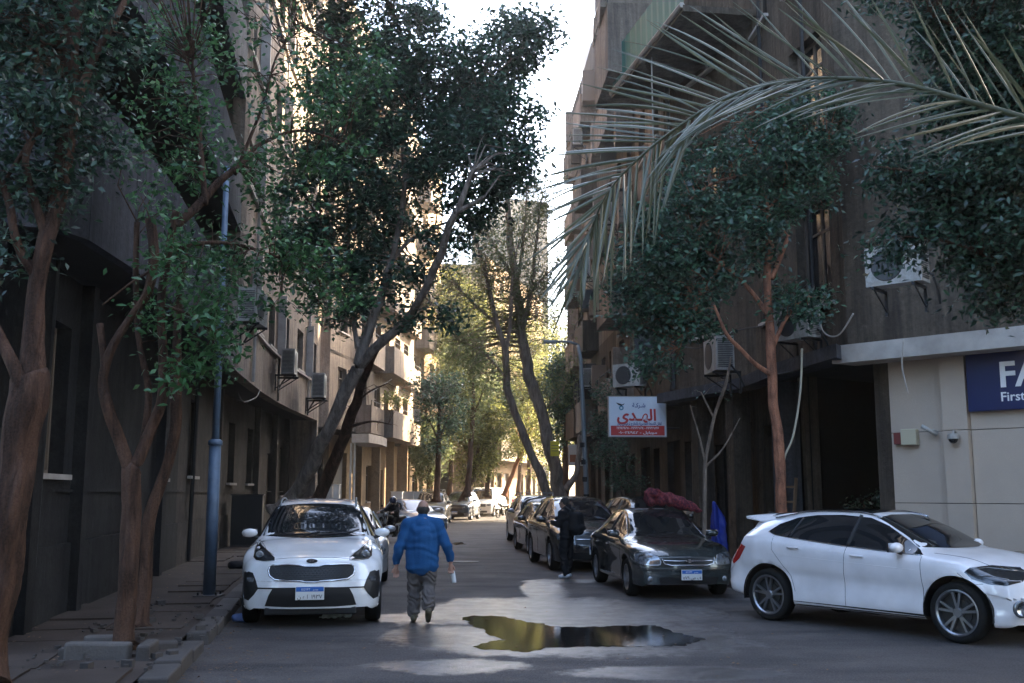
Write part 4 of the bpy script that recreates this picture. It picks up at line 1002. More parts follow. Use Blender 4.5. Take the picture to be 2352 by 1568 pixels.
for q in (fv, mid(fv)):
    o = k.patch('fog_vent', 'F', q, 'plastic', off=.005, step=.035)
    s_ = -1 if q is fv else 1; h = k.hit('F', s_ * .78, .60)
    MB().cbox((s_ * .775, h[0].y - .012, .605), (.10, .03, .06), s_ * .35).ob('fog_lamp', MT['lamp'], o, bevel=.01)
lo = [(-.60, .505), (.60, .505), (.50, .495), (.56, .36), (.60, .262), (.3, .255), (-.3, .255), (-.60, .262), (-.56, .36), (-.50, .495)]
k.patch('lower_bumper', 'F', [(-.48, .505), (.48, .505), (.53, .42), (.575, .285), (.3, .275), (-.3, .275), (-.575, .285), (-.53, .42)], 'plastic', off=.006)
MB().box((-.58, -2.13, .17), (.58, -1.7, .262)).ob('front_lip', MT['plastic'], k.r, bevel=.02)
k.strip('bumper_line', 'F', [(-.68, .505), (-.48, .507), (0, .515), (.48, .507), (.68, .505)], .009, 'plastic', .003)
k.strip('bonnet_gap', 'F', [(-.48, .862), (-.3, .878), (0, .886), (.3, .878), (.48, .862)], .0035, 'seam', .0)
for s_ in (-1, 1): k.strip('bonnet_gap', 'T', [(s_ * .50, .34), (s_ * .62, .6), (s_ * .70, .95), (s_ * .74, 1.2)], .0035, 'seam', .0)
for y in (1.28, 2.45, 3.42): 
    for d in 'LR': k.strip('door_gap', d, [(y, .34), (y + .01, .7), (y, 1.06)], .0035, 'seam', 0)
for y in (2.25, 3.2):
    for d in 'LR': k.strip('door_handle', d, [(y, .93), (y + .17, .935)], .014, 'car_white', .02)
h = k.hit('F', 0, .843); bo_ = MB().lathe([(.001, -.004), (.066, -.003), (.07, .004)], 28, 'y', (0, 0, 0)).ob('badge', MT['grille'], k.r, True, loc=(0, h[0].y - .012, .843), scale=(1, 1, .42))
MB().lathe([(.062, -.009), (.066, -.012), (.072, -.009), (.072, -.002)], 28, 'y').ob('badge_ring', MT['chrome'], bo_)
text('badge_letters', 'KIA', .052, MT['chrome'], (0, -.008, -.046), (R(90), 0, 0), bo_, 'CENTER', .085, .003, .001).scale = (.75, 2.1, 1)
k.plate(ar('ن') + ' ' + ar('ه') + ' ' + ar('ا') + '  ' + '١٩٣٧', -.01, .452)
k.mirror(1.52, 1.13)
for s_ in (-1, 1):
    pts = []
    for y in np.linspace(2.05, 3.85, 12):
        hh = k.hit('T', s_ * .55, y); e = min(y - 2.05, 3.85 - y); pts.append(hh[0] + Vector((0, 0, min(.035, e * .25) + .004)))
    MB().tube(pts, .014, 6).ob('roof_rail', MT['pole_grey'], k.r, True)
k.both('sill_cladding', [(1.3, .22), (3.1, .22), (3.1, .33), (1.3, .33)], 'plastic')

# ---- white crossover on the right, seen from its side
rd = Vector((-.608, .794)); lx = Vector((.794, .608))
c = Car('parked_car', 'white crossover hatchback parked side on in front of the bank wall', HATCH, (4.97, 13.74), rd)
sw = [(1.24, .975), (1.50, 1.14), (1.80, 1.30), (2.08, 1.395), (2.5, 1.425), (2.9, 1.415), (3.2, 1.375), (3.45, 1.285), (3.56, 1.185), (3.40, 1.145), (3.0, 1.10), (2.4, 1.045), (1.8, 1.005)]
c.both('side_window', sw, 'car_glass', off=.003)
for d in 'LR':
    c.strip('pillar_trim', d, [(2.28, 1.04), (2.22, 1.42)], .026, 'plastic', .003); c.strip('pillar_trim', d, [(3.17, 1.13), (3.10, 1.38)], .014, 'plastic', .003)
    c.strip('window_trim', d, [(1.26, .97), (1.8, 1.0), (2.4, 1.04), (3.0, 1.095), (3.4, 1.14), (3.55, 1.18)], .008, 'chrome', .004)
    c.strip('door_gap', d, [(1.25, .29), (1.24, .6), (1.25, .96)], .0035, 'seam', 0); c.strip('door_gap', d, [(2.32, .30), (2.33, .62), (2.29, 1.03)], .0035, 'seam', 0)
    c.strip('door_gap', d, [(3.08, .42), (3.15, .62), (3.28, .78), (3.42, .95), (3.42, 1.13)], .0028, 'seam', 0)
    c.strip('door_handle', d, [(2.02, .92), (2.20, .925)], .015, 'car_white_dusty', .022); c.strip('door_handle', d, [(2.98, .985), (3.15, .99)], .015, 'car_white_dusty', .022)
    c.strip('door_crease', d, [(1.32, .80), (2.2, .835), (3.0, .87), (3.5, .90)], .006, 'car_white_dusty', -.003)
    c.strip('roof_rail', 'T', [((-1 if d == 'L' else 1) * .535, y) for y in (1.95, 2.3, 3.0, 3.6)], .013, 'chrome', .015)
    c.patch('sill_cladding', d, [(1.22, .225), (3.12, .235), (3.12, .30), (1.22, .29)], 'plastic', off=.004)
tl = [(3.90, .97), (4.05, 1.02), (4.24, 1.02), (4.30, .92), (4.26, .80), (4.15, .72), (4.04, .80)]
hl = [(.20, .80), (.33, .86), (.52, .885), (.66, .86), (.70, .81), (.62, .74), (.45, .69), (.28, .68), (.18, .72)]
for d in 'LR':
    c.patch('tail_light', d, tl, 'lamp_red', off=.006, step=.03); o = c.patch('headlight', d, hl, 'lamp_dark', off=.006, step=.03)
    c.strip('lamp_rim', d, [(.30, .83), (.52, .862), (.64, .845)], .008, 'lamp', .004, parent=o)
    c.strip('lamp_rim', d, [(.28, .74), (.42, .77), (.56, .78)], .010, 'lamp', .004, parent=o)
for s_ in (-1, 1):
    h = c.hit('F', s_ * .68, .43); v = MB(); v.lathe([(.001, -.01), (.06, -.012), (.066, -.02), (.09, -.024), (.10, .01)], 24, 'y')
    v.ob('fog_lamp', MT['lamp'], c.r, True, loc=(h[0].x, h[0].y - .01, .43), rot=(0, 0, s_ * .62))
c.patch('grille', 'F', [(-.48, .73), (.48, .73), (.53, .66), (.46, .53), (-.46, .53), (-.53, .66)], 'grille', off=.005)
c.strip('grille_bar', 'F', [(-.5, .64), (.5, .64)], .02, 'chrome', .014)
c.patch('lower_intake', 'F', [(-.5, .44), (.5, .44), (.55, .27), (-.55, .27)], 'plastic', off=.005)
c.patch('windscreen', 'F', [(-.70, 1.06), (-.3, 1.045), (.3, 1.045), (.70, 1.06), (.62, 1.26), (.545, 1.40), (.25, 1.43), (-.25, 1.43), (-.545, 1.40), (-.62, 1.26)], 'car_glass', off=.004)
c.patch('roof_glass', 'T', [(-.50, 2.12), (.50, 2.12), (.50, 3.7), (-.50, 3.7)], 'car_glass', off=.004)
c.patch('rear_window', 'B', [(-.56, 1.10), (.56, 1.10), (.50, 1.33), (-.50, 1.33)], 'car_glass', off=.004)
sp_ = MB(); xs_ = np.linspace(-.56, .56, 13); rows = []
for x in xs_:
    a0 = c.hit('T', x, 3.62)[0]; e_ = abs(x) / .56
    rows.append([(x, a0.y, a0.z + .002), (x, a0.y + .25, a0.z + .004 - .018), (x, 4.17 - 2.21 - .05 * e_ ** 2, 1.405 - .025 * e_ ** 2), (x, 4.16 - 2.21 - .05 * e_ ** 2, 1.372 - .025 * e_ ** 2), (x, 3.95 - 2.21, 1.355 - .03 * e_ ** 2), (x, a0.y, a0.z - .06)])
vs_ = [p for r_ in rows for p in r_]; fs_ = [(i * 6 + j, i * 6 + (j + 1) % 6, (i + 1) * 6 + (j + 1) % 6, (i + 1) * 6 + j) for i in range(12) for j in range(6)] + [tuple(range(6)), tuple(range(72 + 5, 71, -1))]
sp_.add(vs_, fs_).ob('spoiler', MT['car_white_dusty'], c.r)
c.strip('bonnet_gap', 'T', [(-.60, .42), (-.68, .8), (-.72, 1.15)], .0035, 'seam', 0); c.strip('bonnet_gap', 'T', [(.60, .42), (.68, .8), (.72, 1.15)], .0035, 'seam', 0)
c.mirror(1.52, 1.035)
c.strip('bumper_gap', 'L', [(.78, .80), (.62, .68), (.5, .69)], .003, 'seam', 0)
c.plate('١٤٧٨ ' + ar('ر'), 0, .48)

# ---- dark sedan, right
def sedan_kit(c, hero=False):
    c.patch('windscreen', 'F', [(-.66, .965), (-.3, .95), (.3, .95), (.66, .965), (.59, 1.18), (.515, 1.335), (.25, 1.365), (-.25, 1.365), (-.515, 1.335), (-.59, 1.18)], 'car_glass', off=.004)
    sw = [(1.42, .95), (1.75, 1.14), (2.08, 1.30), (2.45, 1.355), (2.85, 1.35), (3.2, 1.27), (3.55, 1.08), (3.5, 1.0), (3.0, .985), (2.2, .965)]
    c.both('side_window', sw, 'car_glass'); 
    for d in 'LR':
        c.strip('pillar_trim', d, [(2.42, .98), (2.38, 1.34)], .02, 'plastic', .004)
        c.strip('window_trim', d, sw[:7], .006, 'chrome', .004)
        for y in (1.30, 2.42, 3.25): c.strip('door_gap', d, [(y, .28), (y, .92)], .003, 'seam', 0)
        for y in (2.22, 3.1): c.strip('door_handle', d, [(y, .80), (y + .15, .80)], .013, 'chrome', .018)
    c.mirror(1.58, .98)
o_rd = Vector((-.118, .993)).normalized()
od = Car('parked_car', 'dark green sedan with a rolled red bundle on its roof, right of the puddle', SEDAN, (2.85 - .12 * 2.1, 16.85 + 2.25), o_rd)
sedan_kit(od)
od.patch('grille', 'F', [(-.44, .665), (-.25, .675), (.25, .675), (.44, .665), (.40, .575), (.30, .55), (-.30, .55), (-.40, .575)], 'grille', off=.004)
od.strip('grille_bar', 'F', [(-.43, .625), (-.2, .617), (.2, .617), (.43, .625)], .011, 'chrome', .012)
od.strip('grille_surround', 'F', [(-.44, .665), (-.40, .575), (-.30, .55), (.30, .55), (.40, .575), (.44, .665)], .010, 'chrome', .01)
h = od.hit('F', 0, .617); MB().add([(-.06, -.02, -.012), (-.022, -.02, -.012), (-.018, -.02, -.03), (.026, -.02, -.03), (.022, -.02, -.012), (.064, -.02, -.012), (.058, -.02, .012), (.022, -.02, .012), (.018, -.02, .03), (-.026, -.02, .03), (-.022, -.02, .012), (-.058, -.02, .012)], [tuple(range(12))]).ob('badge', MT['chrome'], od.r, loc=(0, h[0].y - .012, .62))
hl = [(-.80, .71), (-.76, .745), (-.62, .745), (-.50, .70), (-.45, .60), (-.47, .555), (-.62, .55), (-.76, .565), (-.805, .61)]
for q in (hl, mid(hl)):
    o = od.patch('headlight', 'F', q, 'lamp', off=.006, step=.035); od.strip('lamp_rim', 'F', q, .005, 'chrome', .005, closed=True, parent=o)
od.patch('lower_intake', 'F', [(-.5, .36), (.5, .36), (.46, .25), (-.46, .25)], 'plastic', off=.005)
od.strip('bumper_line', 'F', [(-.78, .47), (0, .48), (.78, .47)], .006, 'plastic', .002)
for s_ in (-1, 1):
    h = od.hit('F', s_ * .62, .33); MB().lathe([(.001, -.01), (.04, -.012), (.045, 0)], 16, 'y').ob('fog_lamp', MT['lamp'], od.r, True, loc=(h[0].x, h[0].y - .008, .33))
for s_ in (-1, 1): od.strip('bonnet_gap', 'T', [(s_ * .46, .18), (s_ * .60, .6), (s_ * .67, 1.15)], .003, 'seam', 0)
od.plate('٥٧٩ ' + ar('ص') + ' ' + ar('ف'), .03, .40, .34, .165)
# ---- generic front kits for the cars further off
def far_kit(c, suv=True, lamp='lamp', ws=None, rails=False, chrome_grille=True):
    W = c.sp['W'] / 2; T = c.sp['top']; roof = max(z for _, z in T); bel = crv(c.sp['belt'], 1.3) + .05; hz = crv(c.sp['top'], .15)
    c.patch('windscreen', 'F', [(-W * .80, bel + .07), (0, bel + .04), (W * .80, bel + .07), (W * .64, roof - .09), (0, roof - .055), (-W * .64, roof - .09)], ws or 'car_glass', off=.005, step=.08)
    L = c.L; yb = 1.45 if not c.sp is VAN else .9
    c.both('side_window', [(yb, bel + .04), (2.0, roof - .17), (2.5, roof - .105), (L - 1.3, roof - .11), (L - .85, roof - .3), (L - .9, bel + .08)], 'car_glass', step=.09)
    for d in 'LR':
        for y in (2.45, 3.3): c.strip('pillar_trim', d, [(y, bel + .05), (y, roof - .12)], .03, c.sp['paint'], .003)
        for y in (1.3, 2.45, 3.35): c.strip('door_gap', d, [(y, .34), (y, bel - .05)], .004, 'seam', 0, step=.1)
        for y in (2.25, 3.15): c.strip('door_handle', d, [(y, bel - .14), (y + .15, bel - .14)], .013, c.sp['paint'], .018)
    g = hz - .17
    c.patch('grille', 'F', arc_rect(-W * .5, W * .5, g - .16, g + .03), 'grille', step=.06); c.strip('grille_bar', 'F', [(-W * .5, g - .06), (W * .5, g - .06)], .014 if chrome_grille else .006, 'chrome', .01)
    hl = [(-W * .9, g + .02), (-W * .84, g + .07), (-W * .6, g + .03), (-W * .54, g - .07), (-W * .7, g - .10), (-W * .88, g - .07)]
    c.patch('headlight', 'F', hl, lamp, step=.05); c.patch('headlight', 'F', mid(hl), lamp, step=.05)
    c.patch('lower_intake', 'F', arc_rect(-W * .6, W * .6, .28, .42), 'plastic', step=.08)
    c.plate('٢٤٦', 0, .47); c.mirror(yb + .1, bel + .04, sc=1.1)
    if rails:
        for s_ in (-1, 1): MB().tube([(s_ * W * .62, 2.1 - L / 2, roof - .02), (s_ * W * .62, 2.25 - L / 2, roof + .07), (s_ * W * .62, L - 1 - L / 2, roof + .06), (s_ * W * .62, L - .85 - L / 2, roof - .04)], .02, 6).ob('roof_rail', MT['pole_grey'], c.r)
        for y in (2.5, 3.4): MB().tube([(-W * .62, y - L / 2, roof + .07), (W * .62, y - L / 2, roof + .07)], .016, 6).ob('roof_rail', MT['pole_grey'], c.r)
GR = 'cars parked along the right kerb'; GLg = 'cars parked along the left kerb'
def park(nm, lab, sp, paint, fx, fy, rdv, group, **kw):
    sp = dict(sp, paint=paint); rdv = Vector(rdv).normalized(); c = Car(nm, lab, sp, (fx + rdv.x * sp['L'] / 2, fy + rdv.y * sp['L'] / 2), rdv, group, cat_='van' if sp['L'] == 5.0 else 'car', res=0)
    far_kit(c, **kw); return c
k.r['group'] = GLg; od.r['group'] = GR
park('parked_car', 'black SUV with a pale reflecting windscreen behind the person with the backpack', SUV, 'car_black', 1.85, 22.6, (-.14, .99), GR)
park('parked_car', 'dark grey sedan nose out behind the black SUV on the right', SEDAN, 'car_black', 1.38, 28.4, (-.13, .99), GR)
park('parked_car', 'silver SUV last but one in the right hand row, below the leaning trunks', SUV, 'car_silver', 1.08, 34.0, (-.1, .99), GR, rails=True)
park('parked_car', 'silver car at the far end of the right hand row, only its roof showing', SEDAN, 'car_silver', .95, 40.0, (-.02, 1), GR)
park('parked_car', 'black hatchback pulled up on the right pavement behind the dark green sedan', SUV, 'car_black', 4.05, 24.9, (-.22, .97), GR)
park('parked_car', 'silver and black sedan half hidden behind the white SUV on the left', SEDAN, 'car_silver', -3.12, 19.4, (-.16, .98), GLg)
park('parked_car', 'silver sedan standing askew beyond the motorcyclist', SEDAN, 'car_silver', -3.15, 41.5, (-.48, .88), GLg)
park('parked_car', 'brown grey SUV with roof rails behind the askew silver sedan', BIGSUV, 'car_brown', -4.5, 55.5, (.02, 1), GLg, rails=True)
park('parked_car', 'navy SUV facing the camera at the bend of the street', BIGSUV, 'car_blue', -3.55, 64, (.13, .99), GLg)
vv = park('delivery_van', 'white van in full sun at the bend with a dark striped windscreen', VAN, 'van', -2.35, 73.5, (.22, .97), GLg)
# ------------------------------------------------------------------ people
def remesh(chains, vox, name, smooth=2, balls=(), noise_amp=0, nf=6, fold=None):
    m = MB()
    for ch in chains:
        pts = [Vector(p[:3]) for p in ch]; rs = [p[3] for p in ch]
        for i, p in enumerate(pts): m.sphere(p, rs[i] * .995, 14, 9)
        for i in range(len(pts) - 1): m.tube([pts[i], pts[i + 1]], [rs[i], rs[i + 1]], 14)
    for b in balls: m.sphere(b[0], 1, 18, 12, b[1])
    me = m.mesh('t'); o = bpy.data.objects.new('t', me); COL.objects.link(o)
    r = o.modifiers.new('r', 'REMESH'); r.mode = 'VOXEL'; r.voxel_size = vox
    s_ = o.modifiers.new('s', 'SMOOTH'); s_.iterations = smooth; s_.factor = .6
    dg = bpy.context.evaluated_depsgraph_get(); e = o.evaluated_get(dg)
    out = bpy.data.meshes.new_from_object(e); bpy.data.objects.remove(o); out.name = name
    if noise_amp or fold:
        n = len(out.vertices); nor = [v.normal.copy() for v in out.vertices]
        for v, nn in zip(out.vertices, nor):
            a = noise_amp * noise.noise(Vector((v.co.x * nf, v.co.y * nf, v.co.z * nf * .6))) if noise_amp else 0
            if fold: a += fold(v.co)
            v.co += nn * a
    out.polygons.foreach_set('use_smooth', [True] * len(out.polygons)); return out
def hand(base, direction, side, r=.0085, curl=.35, inward=(0, -1, 0)):
    """palm and five fingers as chains; direction = wrist to fingers"""
    d = Vector(direction).normalized(); inn = Vector(inward); inn = (inn - d * inn.dot(d)).normalized(); a = d.cross(inn) * side
    b = Vector(base); ch = [[(*b, .026), (*(b + d * .03), .027), (*(b + d * .075), .022)]]
    for i, (o_, l) in enumerate(((-.030, .070), (-.010, .080), (.011, .075), (.030, .058))):
        p0 = b + d * .05 + a * o_; p1 = b + d * .088 + a * o_ * 1.1; p2 = p1 + (d * math.cos(curl) + inn * math.sin(curl)) * l * .5; p3 = p2 + (d * math.cos(curl * 2.4) + inn * math.sin(curl * 2.4)) * l * .45
        ch.append([(*p0, r * 1.3), (*p1, r * 1.15), (*p2, r), (*p3, r * .85)])
    t0 = b + d * .015 - a * .022; t1 = t0 - a * .026 + d * .028 + inn * .015; t2 = t1 + d * .03 + inn * .012 - a * .004
    ch.append([(*t0, .014), (*t1, .011), (*t2, .0095)]); return ch
# local frame: person looks along +y, z up, x to the person's right
def put(name, label, loc, rz): return thing(name, label, 'person', loc, rz)
# ---- man in the blue jacket walking away
p = put('person', 'balding man in a blue wool jacket and grey trousers walking away with a plastic bottle', tuple(G(968, 1428)), R(6))
hipL, hipR = Vector((-.09, 0, .84)), Vector((.09, 0, .84))
kneeL, kneeR = Vector((-.10, .09, .47)), Vector((.095, .03, .47))
ankL, ankR = Vector((-.105, .02, .10)), Vector((.085, -.26, .19))
haL, haR = Vector((-.345, .05, .72)), Vector((.385, .02, .75)); elL, elR = Vector((-.315, -.04, .97)), Vector((.335, -.05, .99)); shL, shR = Vector((-.20, 0, 1.30)), Vector((.20, 0, 1.30))
head = Vector((.005, .05, 1.50))
body_ch = [[(0, 0, .88, .13), (0, -.01, 1.1, .13), (0, -.01, 1.28, .12)], [(0, -.005, 1.3, .07), (0, .03, 1.42, .058)],
    [(*shL, .06), (*elL, .045), (*(haL + Vector((0, 0, .03))), .03)], [(*shR, .06), (*elR, .045), (*(haR + Vector((0, 0, .03))), .03)], [(-.2, 0, 1.3, .07), (.2, 0, 1.3, .07)],
    [(*hipL, .09), (*kneeL, .06), (*ankL, .04)], [(*hipR, .09), (*kneeR, .06), (*ankR, .04)]]
body_ch += hand(haL, (-.02, .04, -1), -1, curl=.5) + hand(haR, (.05, .06, -1), 1, curl=.8)
bal = [((*head,), (.077, .092, .112)), ((head.x, head.y + .03, head.z - .065), (.058, .065, .06)), ((head.x, head.y + .10, head.z - .015), (.014, .022, .026)),
       ((head.x - .08, head.y - .0, head.z - .015), (.014, .022, .034)), ((head.x + .08, head.y, head.z - .015), (.014, .022, .034))]
ob('body', remesh(body_ch, .007, 'body', 2, bal), MT['skin'], p)
hair_ch = remesh([], .008, 'hair', 2, [((head.x, head.y - .028, head.z - .02), (.082, .078, .072))], .004, 60)
ob('hair', hair_ch, MT['hair'], p)
f_j = lambda c: (.005 * math.sin(c.z * 46 + 5 * noise.noise(c * 5)) + .007 * noise.noise(Vector((c.x * 14, c.y * 14, c.z * 4)))) * (1 if c.z < 1.28 else .3)
jk = remesh([[(-.0, -.01, .755, .15), (0, -.01, .85, .155), (0, -.015, 1.0, .165), (0, -.015, 1.16, .165), (0, -.01, 1.27, .13)], [(-.1, 0, .745, .125), (-.1, 0, 1.0, .13), (-.09, 0, 1.22, .12)], [(.1, 0, .745, .125), (.1, 0, 1.0, .13), (.09, 0, 1.22, .12)],
             [(-.20, 0, 1.29, .092), (-.24, -.02, 1.16, .08), (*elL, .072), (haL.x, haL.y, .80, .056)], [(.20, 0, 1.29, .092), (.245, -.02, 1.16, .08), (*elR, .072), (haR.x - .004, haR.y, .825, .056)], [(-.15, 0, 1.31, .075), (0, .0, 1.35, .07), (.15, 0, 1.31, .075)], [(0, .01, 1.36, .075), (0, .03, 1.405, .066)]],
            .012, 'jacket', 3, (), .0, 6, f_j)
ob('jacket', jk, MT['jacket'], p)
f_t = lambda c: .012 * math.sin(c.z * 58 + 9 * noise.noise(c * 7) + c.x * 30) * (1 if c.z < .8 else .3)
tr = remesh([[(*hipL, .118), (kneeL.x, kneeL.y, kneeL.z, .092), (ankL.x, ankL.y + .01, .125, .078)], [(*hipR, .118), (kneeR.x, kneeR.y, kneeR.z, .094), (ankR.x, ankR.y + .035, .235, .082)], [(-.07, 0, .86, .125), (.07, 0, .86, .125)]], .011, 'trousers', 2, (), 0, 6, f_t)
ob('trousers', tr, MT['trousers'], p)
ob('shoe', remesh([[(ankL.x, -.03, .055, .046), (ankL.x, .06, .045, .044), (ankL.x - .01, .15, .035, .034)]], .009, 'shoe', 1), MT['shoe'], p)
ob('shoe', remesh([[(ankR.x, ankR.y - .05, ankR.z - .02, .046), (ankR.x, ankR.y + .01, ankR.z - .085, .044), (ankR.x, ankR.y + .08, ankR.z - .148, .034)]], .009, 'shoe', 1), MT['shoe'], p)
b = MB(); b.lathe([(.001, 0), (.028, .002), (.031, .02), (.031, .12), (.027, .15), (.012, .175), (.012, .19), (.001, .19)], 16)
bo = b.ob('bottle', MT['bottle'], None, True, loc=p.matrix_world @ Vector((0, 0, 0)))
bp = Matrix.Translation(p.location) @ Matrix.Rotation(R(6), 4, 'Z') @ Vector((.44, .07, .50)); bo.location = bp; bo.rotation_euler = (R(-12), R(-10), 0)
tag(bo, 'small clear plastic bottle held low in the right hand of the man in blue', 'bottle')

# ---- person in black with a backpack
def dark_person(label, loc, rz, helmet=False, pack=True, seat=False, h=1.0, shoe='shoe_white'):
    p = put('person', label, loc, rz)
    hd = Vector((0, .06, 1.50)) if not seat else Vector((0, .08, 1.42))
    hz = .86
    if seat: hipl, hipr, kl, kr, al, ar_ = Vector((-.09, 0, .80)), Vector((.09, 0, .80)), Vector((-.2, .34, .62)), Vector((.17, .12, .46)), Vector((-.2, .22, .28)), Vector((.26, .12, .1))
    else: hipl, hipr, kl, kr, al, ar_ = Vector((-.08, 0, hz)), Vector((.08, 0, hz)), Vector((-.09, .05, .48)), Vector((.10, -.01, .48)), Vector((-.10, -.02, .1)), Vector((.12, .04, .1))
    zz = -.08 if seat else 0
    sl_, sr = Vector((-.18, 0, 1.32 + zz)), Vector((.18, 0, 1.32 + zz))
    if seat: el, er, hl, hr = Vector((-.28, .2, 1.06)), Vector((.28, .2, 1.06)), Vector((-.28, .45, 1.03)), Vector((.28, .45, 1.03))
    else: el, er, hl, hr = Vector((-.24, .08, 1.07)), Vector((.24, .08, 1.08)), Vector((-.12, .30, 1.12)), Vector((.1, .32, 1.2))
    ch = [[(0, 0, .88, .12), (0, 0, 1.1 + zz, .12), (0, 0, 1.28 + zz, .11)], [(0, 0, 1.3 + zz, .065), (0, .04, 1.43 + zz, .055)], [(*sl_, .055), (*el, .042), (*hl, .03)], [(*sr, .055), (*er, .042), (*hr, .03)], [(*hipl, .085), (*kl, .056), (*al, .04)], [(*hipr, .085), (*kr, .056), (*ar_, .04)]]
    ch += hand(hl, (hl - el), -1, curl=.6, inward=(0, 0, -1)) + hand(hr, (hr - er), 1, curl=.6, inward=(0, 0, -1))
    bl = [((*hd,), (.075, .092, .112)), ((hd.x, hd.y + .03, hd.z - .06), (.056, .065, .06)), ((hd.x, hd.y + .10, hd.z - .012), (.013, .022, .024)), ((hd.x - .076, hd.y, hd.z - .01), (.014, .022, .032)), ((hd.x + .076, hd.y, hd.z - .01), (.014, .022, .032)), ((hd.x, hd.y + .09, hd.z - .05), (.024, .012, .010))]
    ob('body', remesh(ch, .009, 'body', 2, bl), MT['skin2'], p)
    if helmet: ob('helmet', remesh([], .012, 'helmet', 1, [((hd.x, hd.y - .005, hd.z + .025), (.125, .145, .135))]), MT['helmet'], p)
    else: ob('hair', remesh([], .009, 'hair', 1, [((hd.x, hd.y - .022, hd.z + .028), (.09, .092, .10))], .006, 40), MT['hair_black'], p)
    fj = lambda c: .008 * noise.noise(Vector((c.x * 14, c.y * 14, c.z * 7))) + .006 * math.sin(c.z * 50 + 5 * noise.noise(c * 6))
    ob('jacket', remesh([[(0, 0, .82, .14), (0, -.01, 1.1 + zz, .15), (0, 0, 1.27 + zz, .13)], [(-.16, 0, 1.30 + zz, .085), (*el, .066), (*(hl * .85 + el * .15), .05)], [(.16, 0, 1.30 + zz, .085), (*er, .066), (*(hr * .85 + er * .15), .05)], [(-.08, 0, .83, .12), (-.08, 0, 1.2 + zz, .12)], [(.08, 0, .83, .12), (.08, 0, 1.2 + zz, .12)], [(0, .0, 1.36 + zz, .085), (0, -.02, 1.41 + zz, .075)]], .014, 'jacket', 2, (), 0, 6, fj), MT['black_cloth'], p)
    ob('trousers', remesh([[(*hipl, .11), (*kl, .082), (*al, .066)], [(*hipr, .11), (*kr, .082), (*ar_, .066)], [(-.06, 0, .86, .115), (.06, 0, .86, .115)]], .013, 'trousers', 2, (), 0, 6, fj), MT['black_cloth'], p)
    for a in (al, ar_): ob('shoe', remesh([[(a.x, a.y - .04, a.z - .05, .045), (a.x, a.y + .05, a.z - .06, .04), (a.x, a.y + .14, a.z - .065, .033)]], .011, 'shoe', 1), MT[shoe], p)
    if pack:
        bo = ob('backpack', remesh([[(-.09, -.22, .98, .13), (-.09, -.21, 1.22, .11)], [(.09, -.22, .98, .13), (.09, -.21, 1.22, .11)], [(-.06, -.32, 1.0, .07), (.06, -.32, 1.0, .07)]], .014, 'backpack', 2, (), .01, 12), MT['black_cloth'])
        bo.matrix_world = Matrix.Translation(loc) @ Matrix.Rotation(rz, 4, 'Z'); tag(bo, 'full black backpack on the back of the person in black', 'backpack')
        for s_ in (-.12, .12):
            MB().tube([(s_, -.14, 1.36), (s_, -.02, 1.43), (s_, .13, 1.32), (s_, .14, 1.12), (s_, -.05, .98)], .016, 6).ob('strap', MT['plastic'], bo)
    return p
dark_person('person in black with short black hair and a full backpack standing by the black SUV', (1.12, 21.2, 0), R(62))
dark_person('person in black with a dark blue helmet astride the motorcycle on the left', (-4.15, 36.5, 0), R(152), True, False, True, shoe='shoe')

